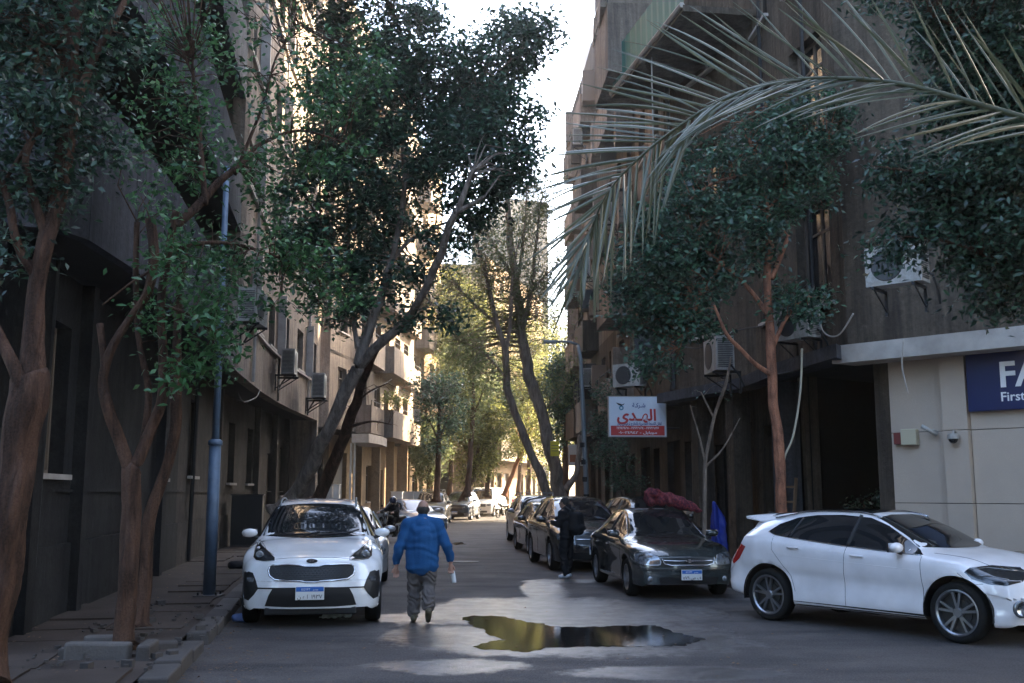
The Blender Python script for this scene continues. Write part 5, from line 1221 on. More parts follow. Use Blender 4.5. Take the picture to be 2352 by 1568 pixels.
# ------------------------------------------------------------------ motorcycles
def motorcycle(label, loc, rz, group=None, col='plastic'):
    r = thing('motorcycle', label, 'motorcycle', loc, rz, group)
    for y in (-.65, .65):
        w = MB(); w.lathe([(.24, -.03), (.27, -.05), (.30, -.035), (.305, 0), (.30, .035), (.27, .05), (.24, .03)], 28, 'x'); o = w.ob('wheel', MT['tyre'], r, True, loc=(0, y, .305))
        q = MB(); q.lathe([(.225, -.02), (.245, -.02), (.245, .02), (.225, .02), (.225, -.02)], 28, 'x'); q.cyl((0, 0, 0), .04, .1, 12, 'x')
        for i in range(8): a = i * math.pi / 4; q.tube([(0, .03 * math.cos(a), .03 * math.sin(a)), (0, .23 * math.cos(a), .23 * math.sin(a))], .006, 4)
        q.ob('rim', MT['chrome'], o)
        f = MB(); n = 8
        for i in range(n):
            a0, a1 = R(40 + 100 * i / n), R(40 + 100 * (i + 1) / n)
            f.quad((-.06, .34 * math.cos(a0), .34 * math.sin(a0)), (.06, .34 * math.cos(a0), .34 * math.sin(a0)), (.06, .34 * math.cos(a1), .34 * math.sin(a1)), (-.06, .34 * math.cos(a1), .34 * math.sin(a1)))
        f.ob('mudguard', MT[col], r, True, loc=(0, y, .305))
    for x in (-.07, .07): MB().tube([(x, .66, .305), (x, .42, 1.0)], .022, 8).ob('fork', MT['chrome'], r)
    MB().tube([(0, .44, .92), (0, .1, .62), (0, -.4, .68), (0, -.62, .8)], .03, 8).ob('frame', MT['metal_dark'], r)
    ob('tank', remesh([[(0, .30, .84, .11), (0, .02, .80, .10)]], .015, 'tank', 2), MT[col], r)
    ob('seat', remesh([[(0, -.05, .78, .085), (0, -.35, .80, .10), (0, -.62, .84, .085)]], .018, 'seat', 2), MT['plastic'], r)
    e = MB().cbox((0, .06, .42), (.26, .34, .30)); e.cyl((0, .16, .58), .07, .2, 14); e.ob('engine', MT['rim_dark'], r, bevel=.03)
    MB().tube([(.13, .15, .4), (.15, 0, .26), (.16, -.7, .36)], [.025, .03, .045], 10).ob('exhaust', MT['chrome'], r)
    MB().tube([(-.36, .26, 1.06), (-.12, .40, 1.03), (.12, .40, 1.03), (.36, .26, 1.06)], .014, 8).ob('handlebar', MT['chrome'], r)
    MB().lathe([(.001, .1), (.07, .09), (.085, .03), (.06, -.06), (.001, -.07)], 16, 'y').ob('headlight', MT['lamp'], r, True, loc=(0, .50, .93))
    MB().cbox((0, -.72, .80), (.12, .06, .07)).ob('tail_light', MT['lamp_red'], r, bevel=.01)
    for s_ in (-1, 1): MB().tube([(s_ * .26, .3, 1.06), (s_ * .3, .28, 1.22)], .007, 5).sphere((s_ * .32, .28, 1.25), .05, 8, 6, (1, .3, .7)).ob('mirror', MT['metal_dark'], r)
    return r
motorcycle('black motorcycle under the helmeted rider on the left', (-4.15, 36.5, 0), R(152))
g = 'motorcycles parked at the bend'
m1 = motorcycle('dark motorcycle parked beside the white van at the bend', (-.62, 70.5, 0), R(150), g)
m2 = copy_tree(m1); m2.location = (.15, 71.6, 0); m2.rotation_euler = (0, 0, R(165)); m2['label'] = 'second dark motorcycle, right of the one beside the van'

# ------------------------------------------------------------------ trees
def leaf_mesh(name, pos, nrm_up=.5, size=.09, aspect=.42, droop=.3, mat=None, seed=0):
    r = np.random.default_rng(seed); n = len(pos)
    d = r.normal(size=(n, 3)); d[:, 2] = d[:, 2] * .6 - droop; d /= np.linalg.norm(d, axis=1)[:, None]
    up = r.normal(size=(n, 3)) * (1 - nrm_up); up[:, 2] += nrm_up
    s_ = np.cross(d, up); s_ /= (np.linalg.norm(s_, axis=1)[:, None] + 1e-9); nn = np.cross(s_, d)
    L = size * r.uniform(.65, 1.25, size=(n, 1)); W = L * aspect
    a = pos; tip = a + d * L; ml = a + d * L * .45 + s_ * W * .5 + nn * W * .18; mr = a + d * L * .45 - s_ * W * .5 + nn * W * .18
    V = np.stack([a, ml, tip, mr], 1).reshape(-1, 3); b = np.arange(n)[:, None] * 4
    F = np.concatenate([b + np.array([0, 1, 2]), b + np.array([0, 2, 3])], 1).reshape(-1, 3)
    return tri_mesh(name, V, F)
_leaf1 = {}
def one_leaf(mat, size):
    k = (mat, size)
    if k not in _leaf1:
        L = size; v = [(0, 0, 0), (.13 * L, .2 * L, .03 * L), (.21 * L, .45 * L, .05 * L), (.12 * L, .78 * L, .02 * L), (0, L, -.05 * L), (-.12 * L, .78 * L, .02 * L), (-.21 * L, .45 * L, .05 * L), (-.13 * L, .2 * L, .03 * L), (0, .45 * L, 0), (0, .78 * L, -.02 * L), (0, .2 * L, 0)]
        me = mesh_np('leaf', v, [(0, 1, 10), (10, 1, 2, 8), (8, 2, 3, 9), (9, 3, 4), (0, 10, 7), (10, 8, 6, 7), (8, 9, 5, 6), (9, 4, 5)]); me.materials.append(MT[mat]); _leaf1[k] = me
    return _leaf1[k]
def tree(label, limbs, blobs, bark, leaf, size=.1, per=26, sig=.28, twig_r=.012, name='tree', seed=1, group=None, sides=12, singles=0, aspect=.45, droop=.3, bare=0, cut=True, cat_='tree', dens=2.2, rk=.8):
    """limbs: lists of (px,py,Y,r) ; blobs: (px,py,Y, rx,ry,rz, n_twigs)"""
    rs = random.Random(seed); nr = np.random.default_rng(seed)
    pts0 = [P(*q[:3]) for q in limbs[0]]; base = pts0[0].copy(); base.z = max(0, base.z)
    t = thing(name, label, cat_, base, 0, group); samples = []
    for li, l in enumerate(limbs):
        pts = [P(*q[:3]) for q in l]; rr = [q[3] * rk for q in l]
        P_ = cat([tuple(v) + (r_,) for v, r_ in zip(pts, rr)], 9); pp = [Vector(q[:3]) for q in P_]; r2 = [max(.004, float(q[3])) for q in P_]
        for i_, q in enumerate(pp[1:-1]):
            q += Vector((noise.noise(q * 1.7), noise.noise(q * 1.7 + Vector((9, 0, 0))), 0)) * r2[i_ + 1] * .45
        if li == 0: r2 = [r_ * (1 + .75 * math.exp(-i_ * 1.1)) for i_, r_ in enumerate(r2)]
        nm = 'trunk' if li == 0 else 'branch'
        m = MB().tube([p - base for p in pp], r2, sides + 6 if li < 3 else 10, True, .24)
        m.ob(nm, MT[bark], t, True)
        for q, r_ in zip(pp, r2): samples.append((q, r_, li))
    sp_ = np.array([tuple(q[0]) for q in samples]); LP = []; tw = MB(); bb = MB()
    for bi, (px, py, Y, rx, ry, rz, nt_) in enumerate(blobs):
        c = P(px, py, Y)
        for _ in range(nt_):
            v = nr.normal(size=3); v /= np.linalg.norm(v); rad = nr.uniform(.25, 1) ** .45
            e = Vector((c.x + v[0] * rad * rx, c.y + v[1] * rad * ry, c.z + v[2] * rad * rz))
            if noise.noise(e * (1.0 / max(.5, (rx + rz) * .28)) + Vector((bi * 3.1, 0, 0))) < -.22: continue
            d = np.linalg.norm(sp_ - np.array(tuple(e)), axis=1) + nr.uniform(0, .5, len(sp_)); j = int(np.argmin(d)); s0 = Vector(sp_[j])
            ln = (e - s0).length; sag = Vector((0, 0, ln * .10)); q1 = s0.lerp(e, .4) + sag + Vector(nr.normal(size=3)) * ln * .05; q2 = s0.lerp(e, .75) + sag * .7 + Vector(nr.normal(size=3)) * ln * .04
            r0 = min(samples[j][1] * .6, twig_r * (1 + ln * .35))
            tw.tube([s0 - base, q1 - base, q2 - base, e - base], [r0, r0 * .7, r0 * .45, .0035], 4, False)
            if bare and rs.random() < bare: continue
            k = int(per * dens * nr.uniform(.6, 1.4)); f = nr.uniform(.0, 1.0, (k, 1)) ** .6
            q2a, ea = np.array(tuple(q2)), np.array(tuple(e)); LP.append(q2a + (ea - q2a) * f * 1.08 + nr.normal(size=(k, 3)) * sig * np.array([1, 1, .75]))
    if tw.v: stuff(tw.ob('twigs', MT[bark], t))
    if LP:
        LP = np.concatenate(LP)
        if singles:
            dc = np.linalg.norm(LP - np.array([0, 0, EYE]), axis=1); o_ = np.argsort(dc); sel = o_[:singles]; rest = o_[singles:]
            me1 = one_leaf(leaf, round(size * 1.35, 3))
            for i in sel:
                ob('leaf', me1, None, t, Vector(LP[i]) - base, (nr.uniform(-1.2, .3), nr.uniform(-.9, .9), nr.uniform(0, 6.28)), (1, 1, 1))
            LP = LP[rest]
        me = leaf_mesh('foliage', LP - np.array(tuple(base)), .5, size, aspect, droop, seed=seed); stuff(ob('foliage', me, MT[leaf], t))
    return t
# leaning pair across the left kerb, whose crown hangs over the street
YT = 25.5
tree('big fig tree with a broad dark crown leaning over the street behind the white SUV', [
    [(640, 1180, 26.5, .27), (688, 1120, 26.2, .23), (738, 1020, YT, .20), (783, 920, 25, .185), (822, 842, 24.6, .18)],
    [(822, 842, 24.6, .17), (842, 770, 24.6, .14), (868, 700, 24.4, .125), (895, 610, 24.2, .11), (918, 520, 24, .09), (930, 420, 24, .07), (925, 330, 24, .05), (940, 220, 24, .035)],
    [(822, 842, 24.6, .15), (880, 782, 24.2, .135), (930, 740, 24, .12), (975, 668, 23.2, .11), (1010, 585, 22.6, .10), (1030, 520, 22.2, .095), (1050, 480, 22.0, .085), (1072, 430, 21.9, .075), (1088, 388, 21.8, .065)],
    [(1045, 488, 22.0, .075), (1080, 470, 21.9, .06), (1112, 452, 21.8, .055)],
    [(822, 800, 24.6, .09), (812, 740, 24.8, .075), (806, 640, 25, .065), (800, 560, 25.2, .055), (797, 470, 25.3, .045), (770, 380, 25.4, .03)],
    [(905, 590, 24.2, .07), (945, 550, 24, .055), (1000, 520, 24.2, .04), (1060, 500, 24.6, .02)],
    [(918, 500, 24, .06), (880, 420, 24.2, .05), (840, 330, 24.4, .04), (810, 220, 24.5, .025), (790, 120, 24.5, .015)],
    [(925, 420, 24, .06), (990, 330, 23.8, .05), (1050, 260, 23.6, .04), (1130, 180, 23.5, .03), (1220, 90, 23.4, .015)],
    [(940, 250, 24, .04), (930, 130, 24, .03), (900, 20, 24, .02)],
    [(805, 620, 25, .05), (750, 540, 25, .035), (700, 440, 25, .02)],
  ], [(900, 90, 24, 1.9, 1.6, 1.3, 95), (820, 160, 24.5, 1.5, 1.4, 1.2, 65), (930, 220, 24, 1.9, 1.6, 1.2, 95), (1040, 210, 23.8, 1.5, 1.3, 1.0, 90), (1130, 140, 23.6, 1.2, 1.1, .9, 65), (1200, 70, 23.5, .8, .8, .6, 26), (1150, 290, 23.6, 1.1, 1.1, 1.1, 60),
      (1090, 360, 23.6, 1.5, 1.3, 1.0, 85), (960, 360, 24, 1.5, 1.3, 1.1, 62), (850, 400, 24.5, 1.4, 1.3, 1.1, 56), (740, 440, 25, 1.3, 1.2, 1.1, 55), (720, 350, 25, .8, .8, .8, 22), (790, 560, 25, 1.3, 1.1, 1.1, 56), (700, 560, 25.4, .9, .8, .7, 26),
      (850, 640, 24.8, 1.0, .9, .9, 32), (780, 690, 24.8, .8, .8, .7, 24), (1090, 470, 23.6, .9, .8, .5, 26), (940, 640, 24.0, .5, .6, .6, 12), (870, 500, 24.4, 1, 1, .8, 34), (1030, 560, 24.0, .6, .7, .5, 14), (990, 735, 23.9, .8, .6, .22, 10), (1170, 400, 23.6, .6, .6, .5, 12), (760, 280, 25, .9, .9, 1.2, 30), (860, -150, 22, 1.9, 1.7, 1.2, 80), (700, -90, 21, 1.4, 1.5, 1.0, 44)],
  'bark_grey', 'leaf_teal', .165, 34, .21, .014, seed=3, dens=2.0)
tree('second dark trunk leaning beside the big fig behind the white SUV', [
    [(728, 1160, 28.5, .23), (756, 1090, 28, .21), (792, 1000, 27.4, .18), (822, 910, 26.6, .14), (845, 840, 25.8, .12), (880, 770, 25, .07)],
    [(790, 985, 27.2, .07), (850, 968, 27, .035), (900, 975, 27, .015)], [(800, 950, 27, .05), (840, 905, 27, .03), (890, 880, 27, .012)]],
  [(860, 930, 27, 1.0, .7, .8, 26)], 'bark', 'leaf_dark', .1, 10, .2, .010, seed=4, bare=.95)
# forked tree in the stone planter
Y2 = 10.8
t2 = tree('forked reddish tree in a stone planter, its leafy crown near the lamp post', [
    [(290, 1502, 10.6, .135), (295, 1400, 10.6, .125), (298, 1280, 10.6, .12), (300, 1170, 10.6, .115), (305, 1075, 10.6, .12)],
    [(300, 1080, 10.6, .085), (272, 1010, 10.55, .075), (245, 930, 10.5, .07), (235, 870, 10.5, .062), (258, 800, 10.5, .055), (300, 730, 10.5, .050), (340, 670, 10.5, .055), (352, 590, 10.5, .062), (345, 502, 10.5, .066)],
    [(235, 880, 10.5, .045), (238, 820, 10.5, .045), (230, 745, 10.5, .045)],
    [(312, 1070, 10.6, .08), (345, 990, 10.7, .07), (372, 920, 10.7, .065), (375, 830, 10.7, .058), (368, 700, 10.7, .052), (382, 600, 10.7, .05), (405, 485, 10.7, .045)],
    [(328, 1030, 10.8, .05), (342, 900, 10.9, .045), (318, 760, 10.9, .04), (312, 640, 10.9, .038), (315, 510, 10.9, .040)],
    [(405, 520, 10.7, .05), (455, 470, 10.8, .06), (500, 420, 10.9, .055), (560, 370, 11, .045), (600, 330, 11.1, .03), (690, 300, 11.3, .02), (800, 330, 11.5, .012)],
    [(470, 470, 10.8, .045), (462, 360, 10.9, .035), (452, 250, 11, .03), (440, 130, 11, .02)],
    [(385, 590, 10.7, .035), (450, 560, 10.8, .03), (540, 560, 11, .022), (640, 590, 11.3, .016), (720, 610, 11.5, .01)],
    [(540, 400, 11, .03), (600, 250, 11.2, .02), (640, 120, 11.4, .015), (700, 60, 11.5, .01)],
    [(350, 620, 10.5, .025), (300, 650, 10.4, .014), (235, 700, 10.3, .008)],
    [(360, 700, 10.7, .03), (430, 720, 10.7, .02), (500, 770, 10.8, .012)]],
  [(470, 150, 11, .42, .5, .65, 26), (430, 60, 11, .35, .4, .4, 12), (400, 330, 10.9, .75, .7, .5, 36), (560, 330, 11.1, .8, .7, .45, 40), (700, 230, 11.4, .6, .6, .5, 28), (800, 200, 11.6, .55, .55, .45, 24), (850, 130, 11.7, .35, .4, .3, 12), (660, 420, 11.3, .6, .5, .35, 20), (780, 380, 11.6, .5, .45, .3, 16), (350, 220, 10.8, .45, .5, .35, 14),
   (430, 450, 10.8, .6, .6, .35, 22), (600, 580, 11.2, .65, .5, .32, 34), (700, 610, 11.5, .5, .4, .25, 20), (480, 600, 10.9, .55, .5, .4, 26), (560, 680, 11, .45, .4, .28, 16), (730, 690, 11.6, .35, .3, .25, 12), (440, 760, 10.7, .5, .45, .4, 26), (390, 660, 10.6, .35, .4, .4, 14), (490, 830, 10.8, .26, .3, .22, 9), (640, 60, 11.4, .6, .5, .25, 7), (800, 680, 11.8, .25, .25, .2, 6), (400, 850, 10.7, .3, .3, .22, 8), (480, -150, 11, 1.5, 1.4, .7, 60), (300, 60, 11.2, .5, .6, .5, 16)],
  'bark', 'leaf_near', .085, 22, .12, .007, seed=5, singles=300, sides=16, aspect=.5, dens=1.2)
tree('thinner trunk standing just behind the forked planter tree', [
    [(322, 1440, 11.6, .10), (335, 1300, 11.6, .09), (348, 1180, 11.6, .085), (385, 1060, 11.6, .08), (402, 960, 11.6, .075), (405, 820, 11.6, .065), (408, 700, 11.7, .05), (430, 560, 11.8, .035)]],
  [(430, 560, 11.8, .5, .5, .4, 14), (420, 700, 11.8, .4, .4, .3, 8)], 'bark', 'leaf_near', .085, 18, .14, .007, seed=6)
# big trunk at the left edge
tree('thick buttressed tree at the left edge of the photo, its dark crown filling the corner', [
    [(-45, 1560, 8.6, .21), (-12, 1400, 8.6, .20), (12, 1240, 8.6, .185), (38, 1080, 8.6, .18), (58, 940, 8.6, .19), (68, 860, 8.6, .17)],
    [(72, 870, 8.6, .125), (82, 760, 8.6, .10), (85, 660, 8.6, .085), (105, 560, 8.6, .085), (130, 450, 8.7, .09), (150, 330, 8.7, .09), (165, 200, 8.8, .085), (170, 80, 8.8, .08), (172, -60, 8.8, .07)],
    [(140, 350, 8.7, .06), (175, 230, 8.7, .05), (215, 140, 8.8, .042), (255, 60, 8.8, .038), (295, -20, 8.9, .03)],
    [(60, 960, 8.6, .09), (40, 870, 8.5, .07), (10, 790, 8.5, .06), (-40, 700, 8.5, .05)],
    [(85, 640, 8.6, .05), (40, 560, 8.5, .045), (15, 450, 8.5, .04), (-20, 380, 8.5, .03)],
    [(110, 560, 8.6, .05), (60, 380, 8.5, .035), (90, 300, 8.5, .03), (0, 430, 8.5, .02)]],
  [(80, 80, 8.7, .8, .7, .5, 44), (40, 260, 8.6, .6, .6, .45, 30), (150, 330, 8.9, .5, .5, .35, 22), (40, 430, 8.7, .5, .5, .3, 20), (250, 120, 9, .35, .4, .35, 8), (10, 60, 8.6, .6, .6, .6, 26), (100, 420, 8.8, .4, .4, .25, 8), (-60, 500, 8.5, .6, .5, .8, 14), (100, -250, 8.9, 1.5, 1.5, .7, 90), (-150, -100, 8.5, 1.2, 1.2, 1.0, 60), (350, -350, 9.2, 1.2, 1.2, .6, 50), (200, 320, 9, .25, .3, .15, 4)],
  'bark', 'leaf_dark', .085, 24, .13, .007, seed=8, sides=18)
# slim reddish tree on the right with a dense crown of small leaves
tree('slim orange barked tree on the right pavement with a dense dull crown', [
    [(1797, 1225, 16.6, .125), (1795, 1120, 16.6, .11), (1785, 1000, 16.6, .105), (1775, 900, 16.6, .10), (1772, 800, 16.6, .09), (1765, 700, 16.6, .085), (1762, 620, 16.6, .08), (1772, 560, 16.6, .07)],
    [(1772, 860, 16.6, .05), (1735, 835, 16.4, .045), (1700, 800, 16.3, .04), (1668, 765, 16.2, .032), (1640, 700, 16.2, .022)],
    [(1762, 720, 16.6, .06), (1735, 680, 16.6, .052), (1700, 640, 16.6, .045), (1650, 600, 16.6, .035), (1590, 560, 16.7, .025), (1520, 560, 16.8, .015)],
    [(1772, 640, 16.6, .05), (1792, 590, 16.6, .045), (1812, 540, 16.6, .036)],
    [(1768, 570, 16.6, .06), (1760, 470, 16.7, .05), (1740, 370, 16.8, .04), (1700, 280, 16.9, .028)],
    [(1765, 480, 16.7, .04), (1830, 400, 16.8, .03), (1900, 330, 17, .02)],
    [(1775, 800, 16.6, .05), (1800, 740, 16.5, .04), (1830, 700, 16.5, .03), (1860, 680, 16.5, .018)],
    [(1660, 600, 16.6, .04), (1600, 700, 16.6, .03), (1560, 800, 16.6, .02)],
    [(1740, 400, 16.8, .04), (1640, 420, 16.8, .03), (1560, 480, 16.8, .02)]],
  [(1640, 420, 16.8, 1.0, .9, .8, 70), (1760, 350, 16.9, 1.0, .9, .8, 70), (1870, 290, 17, .8, .8, .6, 46), (1820, 420, 17, .8, .8, .7, 50), (1560, 520, 16.8, .85, .8, .7, 56), (1480, 620, 16.8, .7, .7, .6, 44), (1580, 640, 16.7, .8, .8, .6, 50), (1680, 560, 16.7, .8, .8, .6, 46),
   (1450, 700, 16.8, .5, .5, .45, 26), (1530, 740, 16.7, .6, .5, .45, 30), (1640, 720, 16.5, .5, .5, .35, 18), (1500, 820, 16.8, .45, .4, .35, 14), (1860, 700, 16.5, .38, .35, .28, 12), (1800, 690, 16.5, .3, .3, .25, 8), (1750, 470, 16.7, .6, .6, .5, 26), (1600, 330, 16.9, .4, .4, .3, 10)],
  'bark_orange', 'leaf_teal', .11, 30, .14, .009, seed=9, sides=16)
# boughs of a tree standing outside the frame on the right
tree('dark leafy boughs hanging in from the tree past the right edge', [
    [(2560, 1500, 9.0, .17), (2540, 1000, 9.0, .15), (2500, 600, 9.0, .13), (2470, 300, 9.0, .10), (2420, 0, 9.0, .07)],
    [(2500, 640, 9.0, .05), (2400, 520, 9.0, .04), (2280, 430, 9.0, .03), (2140, 400, 9.0, .018), (2000, 380, 9.1, .008)],
    [(2500, 760, 9.0, .04), (2360, 640, 9.0, .03), (2200, 560, 9.0, .02), (2040, 540, 9.1, .008)],
    [(2470, 340, 9.0, .05), (2360, 200, 9, .04), (2240, 90, 9, .025), (2130, 30, 9, .012)]],
  [(2230, 400, 9.2, .5, .5, .36, 60), (2080, 380, 9.3, .42, .4, .26, 34), (2330, 520, 9, .5, .5, .4, 60), (2180, 560, 9.2, .45, .4, .3, 46), (2040, 570, 9.3, .28, .3, .16, 12), (2320, 680, 9, .34, .3, .25, 26), (2240, 60, 9.2, .55, .5, .3, 90), (2350, 160, 9, .55, .5, .5, 100), (2340, 380, 9.1, .5, .5, .45, 60), (2420, 560, 9, .5, .5, .7, 50), (2140, 690, 9.2, .14, .15, .1, 4), (2150, 470, 9.2, .4, .4, .3, 30), (2440, 300, 9, .5, .5, .9, 50), (2230, 250, 9.3, .42, .4, .3, 60), (2310, 300, 9.1, .4, .4, .3, 50), (2180, 120, 9.4, .3, .3, .25, 26), (2300, -150, 9, 1.5, 1.5, .7, 90), (2600, 100, 9, 1.2, 1.4, 1.2, 70), (2700, 600, 8, .8, 1.0, 1.0, 30)],
  'bark', 'leaf_dark', .075, 30, .11, .006, seed=10, singles=300)
# feathery twiggy trees right of centre
tree('tall twiggy tree with two thin feathery stems, right of the street centre', [
    [(1300, 1180, 39.5, .42), (1285, 1130, 39.5, .36), (1258, 1010, 39.5, .33), (1228, 900, 39.5, .31), (1212, 840, 39.5, .30), (1195, 740, 39.5, .26), (1185, 650, 39.5, .22), (1172, 560, 39.5, .18), (1165, 470, 39.5, .14), (1160, 380, 39.5, .08)],
    [(1300, 1125, 39.5, .20), (1322, 1090, 39.5, .17), (1330, 1040, 39.5, .15), (1332, 1000, 39.6, .1)],
    [(1200, 760, 39.5, .14), (1220, 660, 39.5, .11), (1232, 560, 39.5, .08), (1240, 470, 39.5, .05)],
    [(1185, 650, 39.5, .10), (1150, 590, 39.5, .08), (1120, 540, 39.5, .06), (1080, 500, 39.5, .03)],
    [(1195, 700, 39.5, .09), (1245, 640, 39.5, .06), (1290, 600, 39.5, .03)], [(1190, 640, 39.5, .09), (1205, 520, 39.5, .06), (1210, 420, 39.5, .03)],
    [(1240, 950, 39.5, .07), (1290, 900, 39.5, .04), (1310, 840, 39.5, .02)]],
  [(1170, 470, 39.5, 1.6, 1.4, 1.7, 190), (1240, 560, 39.5, 1.0, 1.2, 2.2, 190), (1110, 570, 39.5, 1.4, 1.2, 1.4, 120), (1235, 700, 39.5, 1.3, 1.2, 1.6, 130), (1140, 700, 39.5, 1.4, 1.2, 1.3, 100), (1250, 430, 39.6, .8, .9, 1.1, 60), (1290, 860, 39.5, .6, .7, 1.6, 50), (1060, 800, 39.5, 1.2, .8, .8, 40)],
  'bark_grey', 'leaf_feather', .16, 17, .32, .015, seed=12, bare=.25, aspect=.24, rk=.68)
tree('dark twin trunk forking beside the tall twiggy tree', [
    [(1272, 1180, 38.2, .26), (1250, 1110, 38.2, .24), (1215, 1030, 38.2, .22), (1182, 950, 38.2, .20), (1165, 880, 38.2, .19), (1160, 800, 38.2, .17), (1140, 740, 38.2, .14), (1118, 640, 38.2, .11), (1095, 560, 38.2, .08), (1070, 480, 38.2, .05)],
    [(1160, 820, 38.2, .12), (1172, 740, 38.2, .10), (1176, 640, 38.2, .07), (1190, 560, 38.2, .04)], [(1140, 740, 38.2, .08), (1080, 690, 38.2, .06), (1040, 640, 38.2, .04), (1020, 600, 38.2, .02)],
    [(1165, 870, 38.2, .07), (1110, 810, 38.2, .05), (1050, 780, 38.2, .03)]],
  [(1090, 610, 38.2, 1.5, 1.3, 1.4, 130), (1040, 700, 38.2, 1.1, 1, 1.0, 70), (1150, 640, 38, 1.2, 1, 1.3, 80), (1060, 800, 38.2, 1.2, 1, .8, 60), (1130, 860, 38.2, 1.0, .8, .7, 40)],
  'bark_grey', 'leaf_feather', .16, 16, .32, .015, seed=13, bare=.3, aspect=.24, rk=.7)
def far_tree(lab, x, base, Y, top, rx, leaf, seed, lean=0, trunk='bark', n=1.0, group=None, ty=None, size=.17):
    ty = ty or top + (base - top) * .55
    x2 = x + lean
    mid_ = (top + ty) / 2; u = Y / 2352
    return tree(lab, [[(x, base, Y, .22), (x + lean * .5, (base + ty) / 2, Y, .18), (x2, ty, Y, .15), (x2 + lean * .3, mid_, Y, .08)], [(x2, ty, Y, .09), (x2 - rx * .5, mid_ + (ty - mid_) * .3, Y, .03)], [(x2, ty, Y, .09), (x2 + rx * .5, mid_ + (ty - mid_) * .2, Y, .03)]],
        [(x2, top + (ty - top) * .3, Y, rx * u * .8, rx * u * .7, (ty - top) * u * .32, int(34 * n)), (x2 - rx * .45, mid_, Y, rx * u * .6, rx * u * .5, (ty - top) * u * .34, int(28 * n)), (x2 + rx * .45, mid_, Y, rx * u * .6, rx * u * .5, (ty - top) * u * .34, int(28 * n)), (x2, ty - (ty - top) * .12, Y, rx * u * .8, rx * u * .6, (ty - top) * u * .24, int(24 * n)), (x2 - rx * .2, ty + 15, Y, rx * u * .5, rx * u * .4, (ty - top) * u * .2, int(10 * n))],
        trunk, leaf, size * 1.15, 26, .3, .014, seed=seed, group=group, sides=8, dens=2.6)
far_tree('dark green tree with a straight thin trunk at the second building corner', 1004, 1150, 52, 830, 62, 'leaf_teal', 21, 4, n=.75, ty=1010, size=.15)
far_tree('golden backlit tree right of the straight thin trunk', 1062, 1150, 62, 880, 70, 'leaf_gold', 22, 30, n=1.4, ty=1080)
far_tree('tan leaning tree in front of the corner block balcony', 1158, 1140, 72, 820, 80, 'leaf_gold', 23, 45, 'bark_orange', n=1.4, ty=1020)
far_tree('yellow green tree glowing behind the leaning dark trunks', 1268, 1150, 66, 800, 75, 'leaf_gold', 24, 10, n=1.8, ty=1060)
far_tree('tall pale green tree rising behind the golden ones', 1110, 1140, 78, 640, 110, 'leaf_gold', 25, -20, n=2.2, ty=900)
far_tree('mid green tree low behind the tan leaning one', 1190, 1140, 80, 780, 90, 'leaf_feather', 26, 10, n=1.6, ty=1000)
far_tree('dense green tree at the end of the street on the right', 1300, 1150, 84, 700, 90, 'leaf_feather', 27, -10, n=1.8, ty=980)
far_tree('small bushy tree against the second building on the left', 985, 1150, 66, 960, 50, 'leaf_feather', 28, 0, n=1.0, ty=1090)

far_tree('bluish green tree spreading behind the forked twin trunk', 1075, 1140, 58, 740, 70, 'leaf_feather', 41, 10, n=.9, ty=960)
far_tree('olive green tree in front of the corner block, left of the tan leaning trunk', 1120, 1140, 64, 860, 65, 'leaf_feather', 42, 5, n=1.5, ty=1050)
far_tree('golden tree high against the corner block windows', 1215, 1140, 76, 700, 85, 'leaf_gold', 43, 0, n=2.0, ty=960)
far_tree('dark green round tree between the leaning trunks and the street lamp', 1300, 1150, 50, 800, 45, 'leaf_teal', 44, 0, n=1.0, ty=980)
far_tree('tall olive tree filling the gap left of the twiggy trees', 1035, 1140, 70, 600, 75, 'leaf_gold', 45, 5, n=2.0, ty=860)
far_tree('dense tree added past the end of the long right row to shade the far left wall', 1346, 1150, 58, 820, 60, 'leaf_feather', 29, 0, n=1.6, ty=980)  # this tree and the next are mostly hidden, added for dappled shade
far_tree('second tree added further past the long right row to shade the far left wall', 1362, 1150, 65, 840, 60, 'leaf_feather', 30, 0, n=1.6, ty=980)
